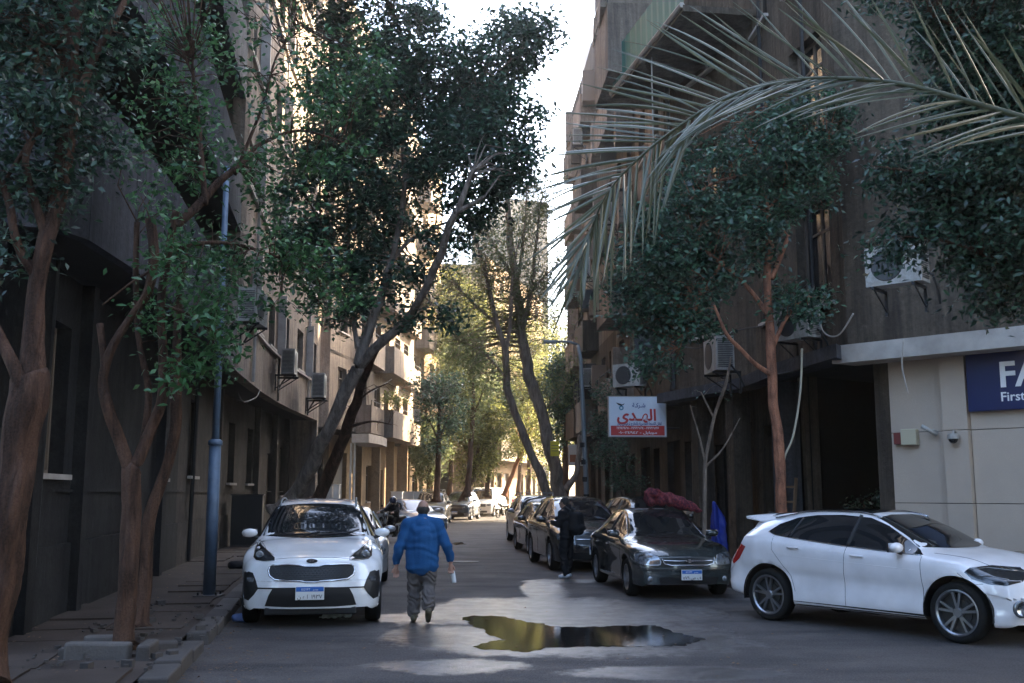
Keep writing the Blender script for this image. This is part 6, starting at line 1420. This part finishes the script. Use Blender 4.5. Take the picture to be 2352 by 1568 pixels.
# ------------------------------------------------------------------ palm frond reaching in from the right
base = Vector((3.6, 4.2, 0)); pt = thing('palm_tree', 'palm tree outside the right edge whose long grey green frond arches into the photo', 'palm tree', base)
MB().tube([(0, 0, 0), (.1, 0, 1.2), (.05, 0, 2.4), (0, 0, 3.3)], [.2, .17, .16, .17], 14, True, .3).ob('trunk', MT['bark'], pt, True)
def frond(rach, ups, downs, nl, seed, width=.018, mat='palm'):
    """rach: (px,py,Y); ups/downs: (t, tip px, tip py, tip Y) tables along the rachis"""
    rs = random.Random(seed); pr = [P(*q) for q in rach]; C_ = [Vector(q) for q in cat([tuple(v) for v in pr], 10)]
    root = pt.location; st = [Vector((0, 0, 3.2)) + root] if False else []
    full = [Vector((0, 0, 3.25)) + root, (C_[0] + root + Vector((0, 0, 3.6))) / 2] + C_
    n = len(full); o = MB().tube([q - root for q in full], [.012 * (1 - i / n) + .003 for i in range(n)], 7).ob('frond', MT['palm_dry'], pt, True)
    for tab, side in ((ups, 1), (downs, -1)):
        for i in range(nl):
            t = min(1, max(0, (i + rs.uniform(-.6, .6) + .5) / nl)); k = min(len(C_) - 1, max(0, int(t * (len(C_) - 1)))); a = C_[k]
            xs = [q[0] for q in tab]; tx, ty, tY = (float(np.interp(t, xs, [q[j] for q in tab])) for j in (1, 2, 3))
            # tip is given as offset in photo units from the leaflet's root
            b0 = rach_px(rach, t); tip = P(b0[0] + tx * rs.uniform(.8, 1.12) + rs.uniform(-30, 30), b0[1] + ty * rs.uniform(.8, 1.12) + rs.uniform(-32, 32), a.y + tY + rs.uniform(-.25, .25))
            L = (tip - a).length; sag = Vector((0, 0, rs.uniform(-.01, .05) * L)); w = width * rs.uniform(.8, 1.15); vs = []; m = 7
            d = (tip - a).normalized(); up = Vector((rs.uniform(-.5, .5), -1, rs.uniform(-.1, .9))); s_ = d.cross(up).normalized(); nn = s_.cross(d)
            tw = rs.uniform(-.5, .5)
            for j in range(m + 1):
                f = j / m; c = a.lerp(tip, f) + sag * 4 * f * (1 - f) * (1 if side > 0 else 1); ww = w * .5 * (math.sin(math.pi * min(1, .12 + f * .9)) ** .55) * (1 - f * .35) if f < 1 else .001
                ss = (s_ * math.cos(tw * f) + nn * math.sin(tw * f)); vs += [c - ss * ww - root, c + nn * ww * .45 - root, c + ss * ww - root]
            fs = []
            for j in range(m):
                q = j * 3; fs += [(q, q + 1, q + 4, q + 3), (q + 1, q + 2, q + 5, q + 4)]
            ob('leaflet', mesh_np('leaflet', vs, fs), MT[mat], o)
def rach_px(r, t):
    n = len(r) - 1; s_ = t * n; i = min(n - 1, int(s_)); f = s_ - i; return (r[i][0] + (r[i + 1][0] - r[i][0]) * f, r[i][1] + (r[i + 1][1] - r[i][1]) * f)
frond([(2420, 290, 4.2), (2250, 240, 4.3), (2080, 195, 4.4), (1930, 180, 4.5), (1775, 190, 4.6), (1650, 235, 4.7), (1560, 290, 4.75), (1480, 352, 4.8), (1405, 430, 4.85), (1360, 520, 4.9), (1335, 620, 4.9)],
      [(0, -120, -240, 0), (.2, -180, -230, 0), (.35, -250, -190, .1), (.45, -270, -130, .1), (.55, -280, -60, .1), (.65, -260, -10, .1), (.75, -215, 60, .1), (.85, -150, 120, 0), (1, -60, 140, 0)],
      [(0, -260, 70, -.1), (.2, -300, 60, -.1), (.38, -270, 100, -.1), (.48, -170, 180, -.1), (.58, -80, 225, 0), (.68, -30, 240, 0), (.78, -15, 250, 0), (.9, -30, 200, 0), (1, -30, 100, 0)], 70, 1)

# ------------------------------------------------------------------ street furniture and small things
pb = G(480, 1370, .12)
t = thing('lamp_post', 'tall blue grey steel lamp post on the left pavement beside the kerb', 'lamp post', pb)
MB().tube([(0, 0, 0), (.0, 0, 2.35)], [.095, .09], 20).ob('lower_tube', MT['pole_blue'], t, True)
MB().lathe([(.10, 2.33), (.112, 2.34), (.112, 2.40), (.07, 2.43)], 20).ob('collar', MT['pole_blue'], t, True)
MB().tube([(.0, 0, 2.4), (0, 0, 4.6), (0, 0, 6.9)], [.058, .052, .045], 16).ob('upper_tube', MT['pole_blue'], t, True)
for z in (3.7, 3.76, 3.5): MB().lathe([(.066, z), (.074, z), (.074, z + .025), (.066, z + .025)], 16).ob('strap', MT['metal_dark'], t, True)
MB().prism([(-.2, -.18), (.2, -.18), (.2, .18), (-.2, .18)], -.02, .03).ob('footing', MT['kerb'], t)
for x, y in ((-.14, -.12), (.14, -.12), (.14, .12), (-.14, .12)): MB().cyl((x, y, .05), .018, .05, 6).ob('bolt', MT['metal_dark'], t)
rp = Vector((2.22, 30.2, .12)); t = thing('street_lamp', 'grey street lamp with a short arm over the right kerb near the hanging red sign', 'street lamp', rp)
MB().tube([(0, 0, 0), (-.06, 0, 2), (-.18, 0, 5.5), (-.26, 0, 5.95)], [.09, .075, .06, .05], 14).ob('post', MT['pole_grey'], t, True)
MB().tube([(-.26, 0, 5.95), (-.5, 0, 6.03), (-.95, 0, 6.05)], [.04, .035, .03], 10).ob('arm', MT['pole_grey'], t, True)
MB().cbox((-1.08, 0, 6.03), (.42, .16, .1)).ob('lamp_head', MT['pole_grey'], t, bevel=.03)
for i in range(5): MB().lathe([(.084, 0), (.086, .0), (.086, .14), (.084, .14)], 12).ob('paint_band', MT['metal_dark'], t, loc=(-.03 * i - .02, 0, .9 + i * .5))

# planter of broken stone blocks round the forked tree
pc = G(285, 1500, .12); t = thing('stone_planter', 'broken stone kerb planter round the foot of the forked tree', 'planter', pc)
rs = random.Random(5)
def block(nm, c, d, rz, mt):
    m = MB().cbox((0, 0, 0), d); o = m.ob(nm, MT[mt], t, loc=c, rot=(rs.uniform(-.03, .03), rs.uniform(-.03, .03), rz)); b = o.modifiers.new('b', 'BEVEL'); b.width = .025; b.segments = 2
    s_ = o.modifiers.new('s', 'SUBSURF'); s_.subdivision_type = 'SIMPLE'; s_.levels = s_.render_levels = 2
    return o
block('planter_block', (-.12, -.36, .06), (.62, .14, .20), .05, 'kerb'); block('planter_block', (.33, -.28, .05), (.13, .42, .20), .12, 'kerb2'); block('planter_block', (-.42, -.20, .02), (.16, .38, .18), -.04, 'kerb2')
block('planter_block', (-.26, .22, .06), (.44, .14, .18), .1, 'kerb'); block('planter_block', (.28, .30, .02), (.3, .13, .12), .5, 'kerb2')
MB().prism([(-.34, -.28), (.26, -.26), (.28, .2), (-.32, .2)], -.04, .03).ob('soil', MT['paving'], t)
rub = MB(); 
for i in range(150):
    a = rs.uniform(0, 6.28); x, y = rs.uniform(-2.0, .55), rs.uniform(-1.2, 4.5); s_ = rs.uniform(.008, .05) if i % 9 else rs.uniform(.05, .11)
    g_ = Vector((pc.x + .35 - .15 * y + x * .6, pc.y + y, .14)); rub.cbox((g_.x, g_.y, g_.z + s_ * .2), (s_, s_ * rs.uniform(.5, 1.2), s_ * .6), a)
stuff(rub.ob('rubble', MT['kerb2']))
lv = []; 
for i in range(1500):
    y = rs.uniform(7.5, 34); xk = np.interp(y, [p_[1] for p_ in KL], [p_[0] for p_ in KL]); u = abs(rs.gauss(0, .7)); side = rs.random()
    if side < .6: lv.append((xk + .02 + u * .6, y, .008)); 
    elif side < .85: lv.append((xk - .3 - rs.uniform(0, 2.2), y, .15))
    else: lv.append((rs.uniform(-3, 4), rs.uniform(8, 30), .008))
me = leaf_mesh('fallen_leaves', np.array(lv), .95, .06, .5, 0, seed=4); V = np.array([v.co[:] for v in me.vertices]); 
zb = np.repeat(np.array(lv)[:, 2], 4); V[:, 2] = zb + np.abs(V[:, 2] - zb) * .25; me.vertices.foreach_set('co', V.astype(np.float32).ravel())
stuff(ob('fallen_leaves', me, MT['wood']))

# air conditioners
def ac_meshes():
    b = MB().box((-.42, -.16, 0), (.42, .16, .60)); g = MB(); g.lathe([(.10, -.171), (.235, -.171), (.245, -.163)], 24, 'y', (-.09, 0, .30)); 
    for i in range(7): g.lathe([(.04 + i * .03, -.176), (.05 + i * .03, -.176)], 24, 'y', (-.09, 0, .30))
    g.lathe([(.001, -.165), (.24, -.1635)], 24, 'y', (-.09, 0, .30))
    s = MB(); 
    for i in range(16): s.box((.4205, -.13, .05 + i * .032), (.427, .13, .066 + i * .032)); s.box((-.427, -.13, .05 + i * .032), (-.4205, .13, .066 + i * .032))
    br = MB(); 
    for x in (-.3, .3): br.box((x - .02, -.2, -.05), (x + .02, .30, -.01)); br.tube([(x, .3, -.35), (x, -.15, -.05)], .014, 4); br.box((x - .02, .27, -.4), (x + .02, .30, -.01))
    p_ = MB().tube([(.35, .1, .2), (.5, .05, .1), (.52, .2, -.1), (.5, .3, -.3)], .018, 6)
    return [q.mesh(n) for q, n in ((b, 'casing'), (g, 'fan_grille'), (s, 'side_grille'), (br, 'bracket'), (p_, 'pipe'))]
_ac = ac_meshes()
for q, mt in zip(_ac, ('ac_white', 'ac_grille', 'ac_grille', 'metal_dark', 'cable')): q.materials.append(MT[mt])
_ac[2].name = 'side_louvres'
def ac(label, loc, rz, sc=1.0, group='air conditioners on the house fronts'):
    t = thing('air_conditioner', label, 'air conditioner', loc, rz, group); t.scale = (sc, sc, sc)
    for q in _ac:
        o = ob(q.name.split('.')[0], q, None, t)
        if q in (_ac[1], _ac[2]): stuff(o)
    return t
NL = R(97)     # left fronts: unit faces +x
def acl(label, px, py, Y, sc=1.0, rz=NL): v = P(px, py, Y); ac(label, v, rz, sc)
acl('air conditioner hung by the leaves above the lamp post', 580, 745, 21.0, 1.15, R(90)); acl('air conditioner left of the pair under the curved floor windows', 664, 862, 32.0, 1.3); acl('air conditioner right of the pair under the curved floor windows', 732, 915, 37.0, 1.45)
acl('small air conditioner at the corner of the tan building balcony', 957, 968, 61.5, 1.2); acl('air conditioner high on the pale building at top left', 740, 200, 33, 1.0)
NR = R(-97)
acl('dusty air conditioner on the brown wall above the bank awning', 2062, 655, 15.0, 1.0, R(-42)); acl('pale air conditioner above the hanging red and white sign', 1446, 888, 28.2, 1.05, R(-40)); acl('air conditioner wrapped in pale cloth behind the sapling', 1652, 855, 20.8, 1.15, R(-86)); acl('air conditioner beside the tree at the garage corner', 1832, 780, 18.8, 1.0, R(-60))
acl('air conditioner low among the far right balconies', 1352, 890, 40, 1.2, NR); acl('air conditioner above the lowest far right balcony', 1345, 960, 43, 1.2, NR); acl('white air conditioner halfway up the far right balconies', 1345, 640, 38, 1.2, NR); acl('air conditioner under the high pale balcony block', 1395, 520, 34, 1.2, NR); acl('uppermost air conditioner on the far right corner', 1328, 340, 42, 1.2, NR)

# shop sign on a bracket
sc_ = Vector((3.25, 26.6, 3.66)); t = thing('hanging_sign', 'white and red shop sign with Arabic lettering hanging out over the right pavement', 'sign', sc_, R(3))
MB().box((-.74, -.06, -.51), (.74, .06, .51)).ob('sign_box', MT['white_sign'], t, bevel=.008)
MB().box((-.70, -.066, -.49), (.70, -.0605, -.24)).ob('red_band', MT['sign_red'], t)
fr = MB(); fr.box((-.76, -.07, -.53), (.76, .07, -.512)); fr.box((-.76, -.07, .512), (.76, .07, .53)); fr.box((-.76, -.07, -.512), (-.742, .07, .512)); fr.box((.742, -.07, -.512), (.76, .07, .512)); fr.ob('sign_frame', MT['trim'], t)
F90 = (R(90), 0, 0)
text('sign_text', ar('الهـدى'), .40, MT['sign_red'], (-.02, -.0665, -.10), F90, t, 'CENTER', 1.02, .002, .012)
text('sign_text', ar('شـركـة'), .15, MT['sign_navy'], (.04, -.0665, .24), F90, t, 'CENTER', .34, .002, .004)
text('sign_text', ar('لنقل الامتعة المصرية بالخارج ترخيص رقم') + ' ', .10, MT['sign_navy'], (.06, -.0665, -.215), F90, t, 'CENTER', 1.14, .002, .003)
text('sign_text', '٢٤٩٤٢٤٨٥ - ٢٤٩٣٨٥٦٤ - ٢٤٩٣٨٥٩٧', .085, MT['white'], (0, -.0695, -.325), F90, t, 'CENTER', 1.1, .002, .002)
text('sign_text', '٠١٠٠٢٤٩٤٢ - ' + ar('موبايل').replace(' ', '') , .085, MT['white'], (0, -.0695, -.445), F90, t, 'CENTER', 1.0, .002, .002)
lg = MB().add([(-.56, -.066, .36), (-.45, -.066, .33), (-.40, -.066, .31), (-.33, -.066, .34), (-.36, -.066, .30), (-.42, -.066, .27), (-.50, -.066, .30)], [(0, 6, 5, 4, 3, 2, 1)]); lg.ob('sign_emblem', MT['ink'], t)
MB().lathe([(.03, -.066), (.06, -.066)], 20, 'y', (-.42, 0, .22)).ob('sign_emblem', MT['sign_teal'], t)
MB().tube([(.74, 0, .3), (1.1, 0, .3)], .025, 6).tube([(.74, 0, -.3), (1.1, 0, -.3)], .025, 6).ob('bracket', MT['metal_dark'], t)

# bank sign and the things on the bank wall
def onbank(u, z, out): v = bA + bd_ * u + bnkout * out; return Vector((v.x, v.y, z))
t = thing('bank_sign', 'navy bank sign with large white letters on the stone panelled wall', 'sign', onbank(2.19, 3.0, .175), rz_b)
# sign starts right of the pilaster
MB().box((-.82, -.06, .0), (4.0, .0, 1.02)).ob('sign_panel', MT['sign_blue'], t, bevel=.01)
text('sign_letters', 'FAB', .56, MT['white'], (-.32, -.062, .37), F90, t, 'LEFT', None, .015, .012)
text('sign_letters', 'First Abu Dhabi Bank', .205, MT['white'], (-.31, -.062, .14), F90, t, 'LEFT', None, .008, .002)
t = thing('alarm_box', 'cream and red alarm box on the bank wall', 'alarm box', onbank(.32, 2.50, .11), rz_b)
MB().box((-.10, -.13, 0), (.17, 0, .27)).ob('case', MT['cream'], t, bevel=.015); MB().box((-.24, -.09, .02), (-.102, 0, .22)).ob('strobe', MT['red_box'], t, bevel=.01)
t = thing('security_camera', 'white dome security camera on the stone pilaster', 'camera', onbank(1.14, 2.62, .17), rz_b)
MB().box((-.05, -.03, .0), (.05, 0, .10)).ob('wall_mount', MT['ac_white'], t); MB().tube([(0, -.02, .06), (0, -.14, .08), (0, -.16, .03)], .018, 8).ob('arm', MT['ac_white'], t)
MB().lathe([(.001, .05), (.08, .045), (.092, 0), (.09, -.04)], 20).ob('housing', MT['ac_white'], t, True, loc=(0, -.17, -.01)); MB().sphere((0, 0, 0), .075, 16, 10).ob('dome', MT['car_glass'], t, True, loc=(0, -.17, -.05))
t = thing('security_camera', 'white bullet security camera left of the dome one', 'camera', onbank(.80, 2.68, .11), rz_b)
MB().tube([(0, 0, .02), (-.03, -.12, .06)], .016, 6).ob('arm', MT['ac_white'], t); MB().tube([(.02, -.08, -.02), (-.16, -.24, .12)], .035, 12).ob('housing', MT['ac_white'], t, True)
# cables and ropes
def line(name, lab, pts, r, mt, cat_='cable', group=None):
    C_ = [Vector(q) for q in cat([tuple(v) for v in pts], 8)]; b0 = C_[0].copy(); o = MB().tube([q - b0 for q in C_], r, 6).ob(name, MT[mt], None, True, loc=b0); tag(o, lab, cat_, group)
line('cable', 'loose cable dangling from the bank awning', [P(2075, 780, 16.0), P(2072, 840, 16.1), P(2086, 905, 16.2)], .012, 'trim')
line('cable', 'pale vine rope hanging down beside the orange trunk', [P(1842, 800, 16.9), P(1838, 900, 16.8), P(1822, 1000, 16.7), P(1800, 1060, 16.6), P(1798, 1160, 16.6)], .018, 'rope', 'rope')
line('cable', 'slack cable sagging under the curved floor on the left', [P(545, 902, 24.3), P(560, 922, 25), P(588, 912, 27), P(597, 895, 28.0)], .012, 'cable')
line('cable', 'cable running along the slab edge above the garage mouth', [P(1776, 862, 19.7), P(1850, 845, 18.7), P(1915, 812, 17.9)], .02, 'cable')
line('cable', 'thin cable strung up the brown facade behind the palm frond', [P(1495, 60, 24), P(1500, 300, 24), P(1505, 420, 24)], .018, 'trim')
line('cable', 'thin cable looping across the curved pale front above the lamp post', [P(560, 640, 26), P(600, 700, 27.5), P(660, 690, 31), P(715, 740, 36)], .014, 'cable')
line('cable', 'cable drooping from the leaning trunk to the tan balcony', [P(800, 850, 25), P(830, 905, 34), P(870, 890, 44), P(900, 870, 52)], .014, 'cable')
line('cable', 'long slack cable along the brown front over the hanging sign', [P(1540, 780, 24.8), P(1600, 800, 23.4), P(1690, 760, 21.9), P(1780, 745, 19.5)], .014, 'cable')
line('cable', 'cable hanging in a loop beside the bank awning corner', [P(1880, 700, 17.3), P(1890, 760, 17.2), P(1925, 770, 16.9), P(1960, 720, 16.5)], .014, 'trim')
# sapling tied with ropes, tarp, ladder, bundle
tree('bare grey sapling tied with ropes in front of the dark shop', [
    [(1620, 1250, 19.2, .055), (1618, 1150, 19.2, .05), (1622, 1050, 19.2, .045), (1640, 960, 19.2, .04), (1668, 880, 19.2, .035), (1678, 820, 19.2, .02)],
    [(1620, 1060, 19.2, .03), (1605, 1000, 19.2, .022), (1585, 930, 19.2, .012)], [(1622, 1070, 19.2, .03), (1660, 1030, 19.2, .02), (1700, 960, 19.3, .01)], [(1640, 960, 19.2, .025), (1610, 900, 19.2, .015)]],
  [(1630, 900, 19.2, .4, .4, .4, 12)], 'bark_grey', 'leaf_teal', .07, 5, .1, .006, seed=31, sides=8, bare=.5)
tree('climbing plant trailing down the wall below the hanging sign', [[(1440, 1160, 29.5, .05), (1420, 1080, 29.5, .04), (1400, 980, 29.5, .03), (1395, 880, 29.5, .02)]],
  [(1395, 900, 29.5, .45, .4, .5, 26), (1390, 980, 29.4, .4, .4, .5, 26), (1410, 1050, 29.3, .6, .4, .5, 34), (1440, 1110, 29.3, .5, .4, .4, 20)], 'bark_grey', 'leaf_teal', .09, 20, .14, .006, name='climbing_plant', seed=32, sides=6, cat_='plant')
tree('dark potted shrub in the garage mouth behind the white crossover', [[(1985, 1180, 19.6, .03), (1985, 1150, 19.6, .02)]], [(1985, 1145, 19.6, .5, .4, .25, 30)], 'bark', 'leaf_dark', .08, 22, .1, .005, name='shrub', seed=33, sides=6, cat_='plant')
tree('green plant spilling over the first balcony of the tan building', [[(905, 935, 53.2, .04), (912, 915, 53.2, .03)]], [(908, 918, 53.0, .75, .4, .35, 22)], 'bark', 'leaf_gold', .14, 16, .2, .006, name='balcony_plant', seed=34, sides=6, cat_='plant')
tree('small green plant on a far right balcony', [[(1335, 700, 42.5, .04), (1336, 680, 42.5, .03)]], [(1338, 680, 42.5, .5, .4, .35, 16)], 'bark', 'leaf_teal', .12, 16, .15, .006, name='balcony_plant', seed=35, sides=6, cat_='plant')
bp = Vector((2.35, 19.9, 0)); bm_ = remesh([[(2.58, 19.2, 1.60, .15), (2.85, 19.1, 1.60, .13), (3.15, 19.0, 1.50, .11), (3.45, 18.95, 1.38, .035)], [(2.56, 19.2, 1.66, .13), (2.66, 19.05, 1.70, .09)]], .02, 'bundle', 2, (), .018, 7, lambda c: .012 * math.sin(c.x * 40 + c.z * 25 + 5 * noise.noise(c * 4)))
bo_ = ob('bundle', bm_, MT['bundle']); tag(bo_, 'rolled red patterned bundle tied on the roof of the dark green sedan', 'bundle')
tp = remesh([[(4.46, 22.3, .4, .19), (4.42, 22.3, 1.0, .17), (4.36, 22.3, 1.42, .09)]], .03, 'tarpaulin', 2, (), .05, 5, lambda c: .03 * math.sin(c.x * 38 + 4 * noise.noise(c * 2)) + .02 * noise.noise(c * 9)); tag(ob('tarpaulin', tp, MT['tarp']), 'blue tarpaulin draped over something behind the dark green sedan', 'tarpaulin')
lb = Vector((5.35, 20.6, .12)); t = thing('ladder', 'old wooden ladder leaning in the shadows left of the orange trunk', 'ladder', lb, R(-60)); t.rotation_euler = (R(-8), 0, R(-60))
for x in (-.17, .17): MB().box((x - .02, -.03, 0), (x + .02, .03, 1.9)).ob('rail', MT['wood'], t)
for i in range(6): MB().box((-.15, -.015, .2 + i * .3), (.15, .015, .24 + i * .3)).ob('rung', MT['wood'], t)
motorcycle('dark scooter half hidden between the dark green sedan and the white crossover', (4.5, 17.6, .12), R(200))
# electricity boxes on the pavements
def cabinet(label, loc, rz, d, mt, group=None):
    t = thing('electricity_cabinet', label, 'cabinet', loc, rz, group); w_, dd, h_ = d
    MB().box((-w_ / 2, -dd / 2, .06), (w_ / 2, dd / 2, h_)).ob('case', MT[mt], t, bevel=.01); MB().box((-w_ / 2 - .03, -dd / 2 - .03, h_), (w_ / 2 + .03, dd / 2 + .03, h_ + .04)).ob('lid', MT[mt], t)
    MB().box((-w_ / 2 + .04, -dd / 2 - .012, .12), (-.004, -dd / 2 - .001, h_ - .05)).ob('door', MT[mt], t); MB().box((.004, -dd / 2 - .012, .12), (w_ / 2 - .04, -dd / 2 - .001, h_ - .05)).ob('door', MT[mt], t)
    MB().box((-w_ / 2, -dd / 2, 0), (w_ / 2, dd / 2, .058)).ob('plinth', MT['kerb2'], t)
cabinet('dark metal cabinet against the left wall behind the white SUV mirror', (-7.9, 31, .12), R(8), (.9, .45, 1.5), 'metal_dark')
for i, (px, Y) in enumerate(((748, 44), (764, 44.6), (912, 56), (938, 59), (958, 60))):
    v = P(px, 1130, Y); cabinet(('grey meter box beside the leaning trunks', 'pale meter box between the leaning trunks and the twin pipes', 'small cabinet in the sunlit porch left of the cream pair', 'cream cabinet standing in sun at the building corner', 'rightmost cream cabinet standing in sun at the building corner')[i], (v.x, v.y, .12), R(0), (.6, .4, 1.9 if i < 2 else 1.6), 'far_white' if i else 'trim')
t = thing('yellow_sign', 'small yellow plate fixed to the thick leaning trunk', 'sign', P(1274, 1030, 38.6)); MB().box((-.16, -.02, -.28), (.16, .0, .28)).ob('plate', MT['yellow'], t); 
for z in (-.1, 0, .1): MB().box((-.12, -.026, z), (.12, -.021, z + .025)).ob('print_line', MT['frame_wood'], t)
t = thing('poster', 'pale poster panel behind the right street lamp', 'poster', P(1322, 1045, 44.0)); MB().box((-.3, -.03, -.45), (.3, .0, .45)).ob('panel', MT['far_white'], t); MB().box((-.25, -.035, -.3), (.25, -.031, .02)).ob('print', MT['terracotta'], t)
v = G(1178, 1182); t = thing('bollard', 'white post by the silver cars where the sun hits the bend', 'bollard', v); MB().lathe([(.001, 0), (.14, 0), (.12, .08), (.09, .1), (.09, 1.3), (.05, 1.36), (.001, 1.38)], 14).ob('post', MT['far_white'], t, True); MB().lathe([(.092, 1.0), (.092, 1.14)], 14).ob('band', MT['sign_red'], t)
# litter
me = remesh([], .012, 'paper_scrap', 0, [((0, 0, .02), (.22, .08, .02)), ((.1, .05, .03), (.1, .05, .02)), ((-.1, -.12, .015), (.14, .03, .012))], .03, 20)
tag(ob('paper_scrap', me, MT['paper'], loc=G(775, 1417)), 'crumpled pale scrap lying under the bumper of the white SUV', 'litter')
me = remesh([], .02, 'plastic_bag', 1, [((0, 0, .05), (.14, .10, .06)), ((.1, .02, .04), (.08, .07, .05))], .04, 12)
tag(ob('plastic_bag', me, MT['bluebag'], loc=G(556, 1428)), 'blue plastic bag in the gutter beside the white SUV', 'litter')
me = me.copy(); me.materials.clear()
tag(ob('plastic_bag', me, MT['black_cloth'], loc=G(548, 1306, .12), scale=(1.6, 1.6, 1.5)), 'black rubbish bag on the pavement beside the white SUV', 'litter')
dish = thing('satellite_dish', 'pale satellite dish on the roof edge of the far right building', 'satellite dish', (2.9, 47.5, Z2[5] + .7)); MB().tube([(0, 0, 0), (0, 0, .9)], .03, 6).ob('mast', MT['pole_grey'], dish); MB().lathe([(.001, 0), (.3, .04), (.52, .14), (.55, .16)], 22, 'y').ob('dish', MT['far_white'], dish, True, loc=(0, -.05, 1.2), rot=(R(-30), 0, R(20)))
wt = thing('water_tank', 'pale rounded water tank on the far right roof', 'water tank', (3.9, 45.5, Z2[5] + .7)); MB().lathe([(.001, 0), (.6, 0), (.62, .1), (.62, 1.2), (.3, 1.5), (.001, 1.52)], 18).ob('tank', MT['far_white'], wt, True)
# ------------------------------------------------------------------ air: light dust haze filling the street
hz = MB().box((-60, -40, -1.0), (70, 175, 46.5)).ob('haze', None); stuff(hz)
hm = bpy.data.materials.new('dusty_air'); hm.use_nodes = True; n = hm.node_tree.nodes; n.remove(n['Principled BSDF'])
pv = n.new('ShaderNodeVolumePrincipled'); pv.inputs['Color'].default_value = (1, .92, .78, 1); pv.inputs['Density'].default_value = .0013; pv.inputs['Anisotropy'].default_value = .82
hm.node_tree.links.new(pv.outputs[0], n['Material Output'].inputs['Volume']); hz.data.materials.append(hm)
hm.cycles.homogeneous_volume = True
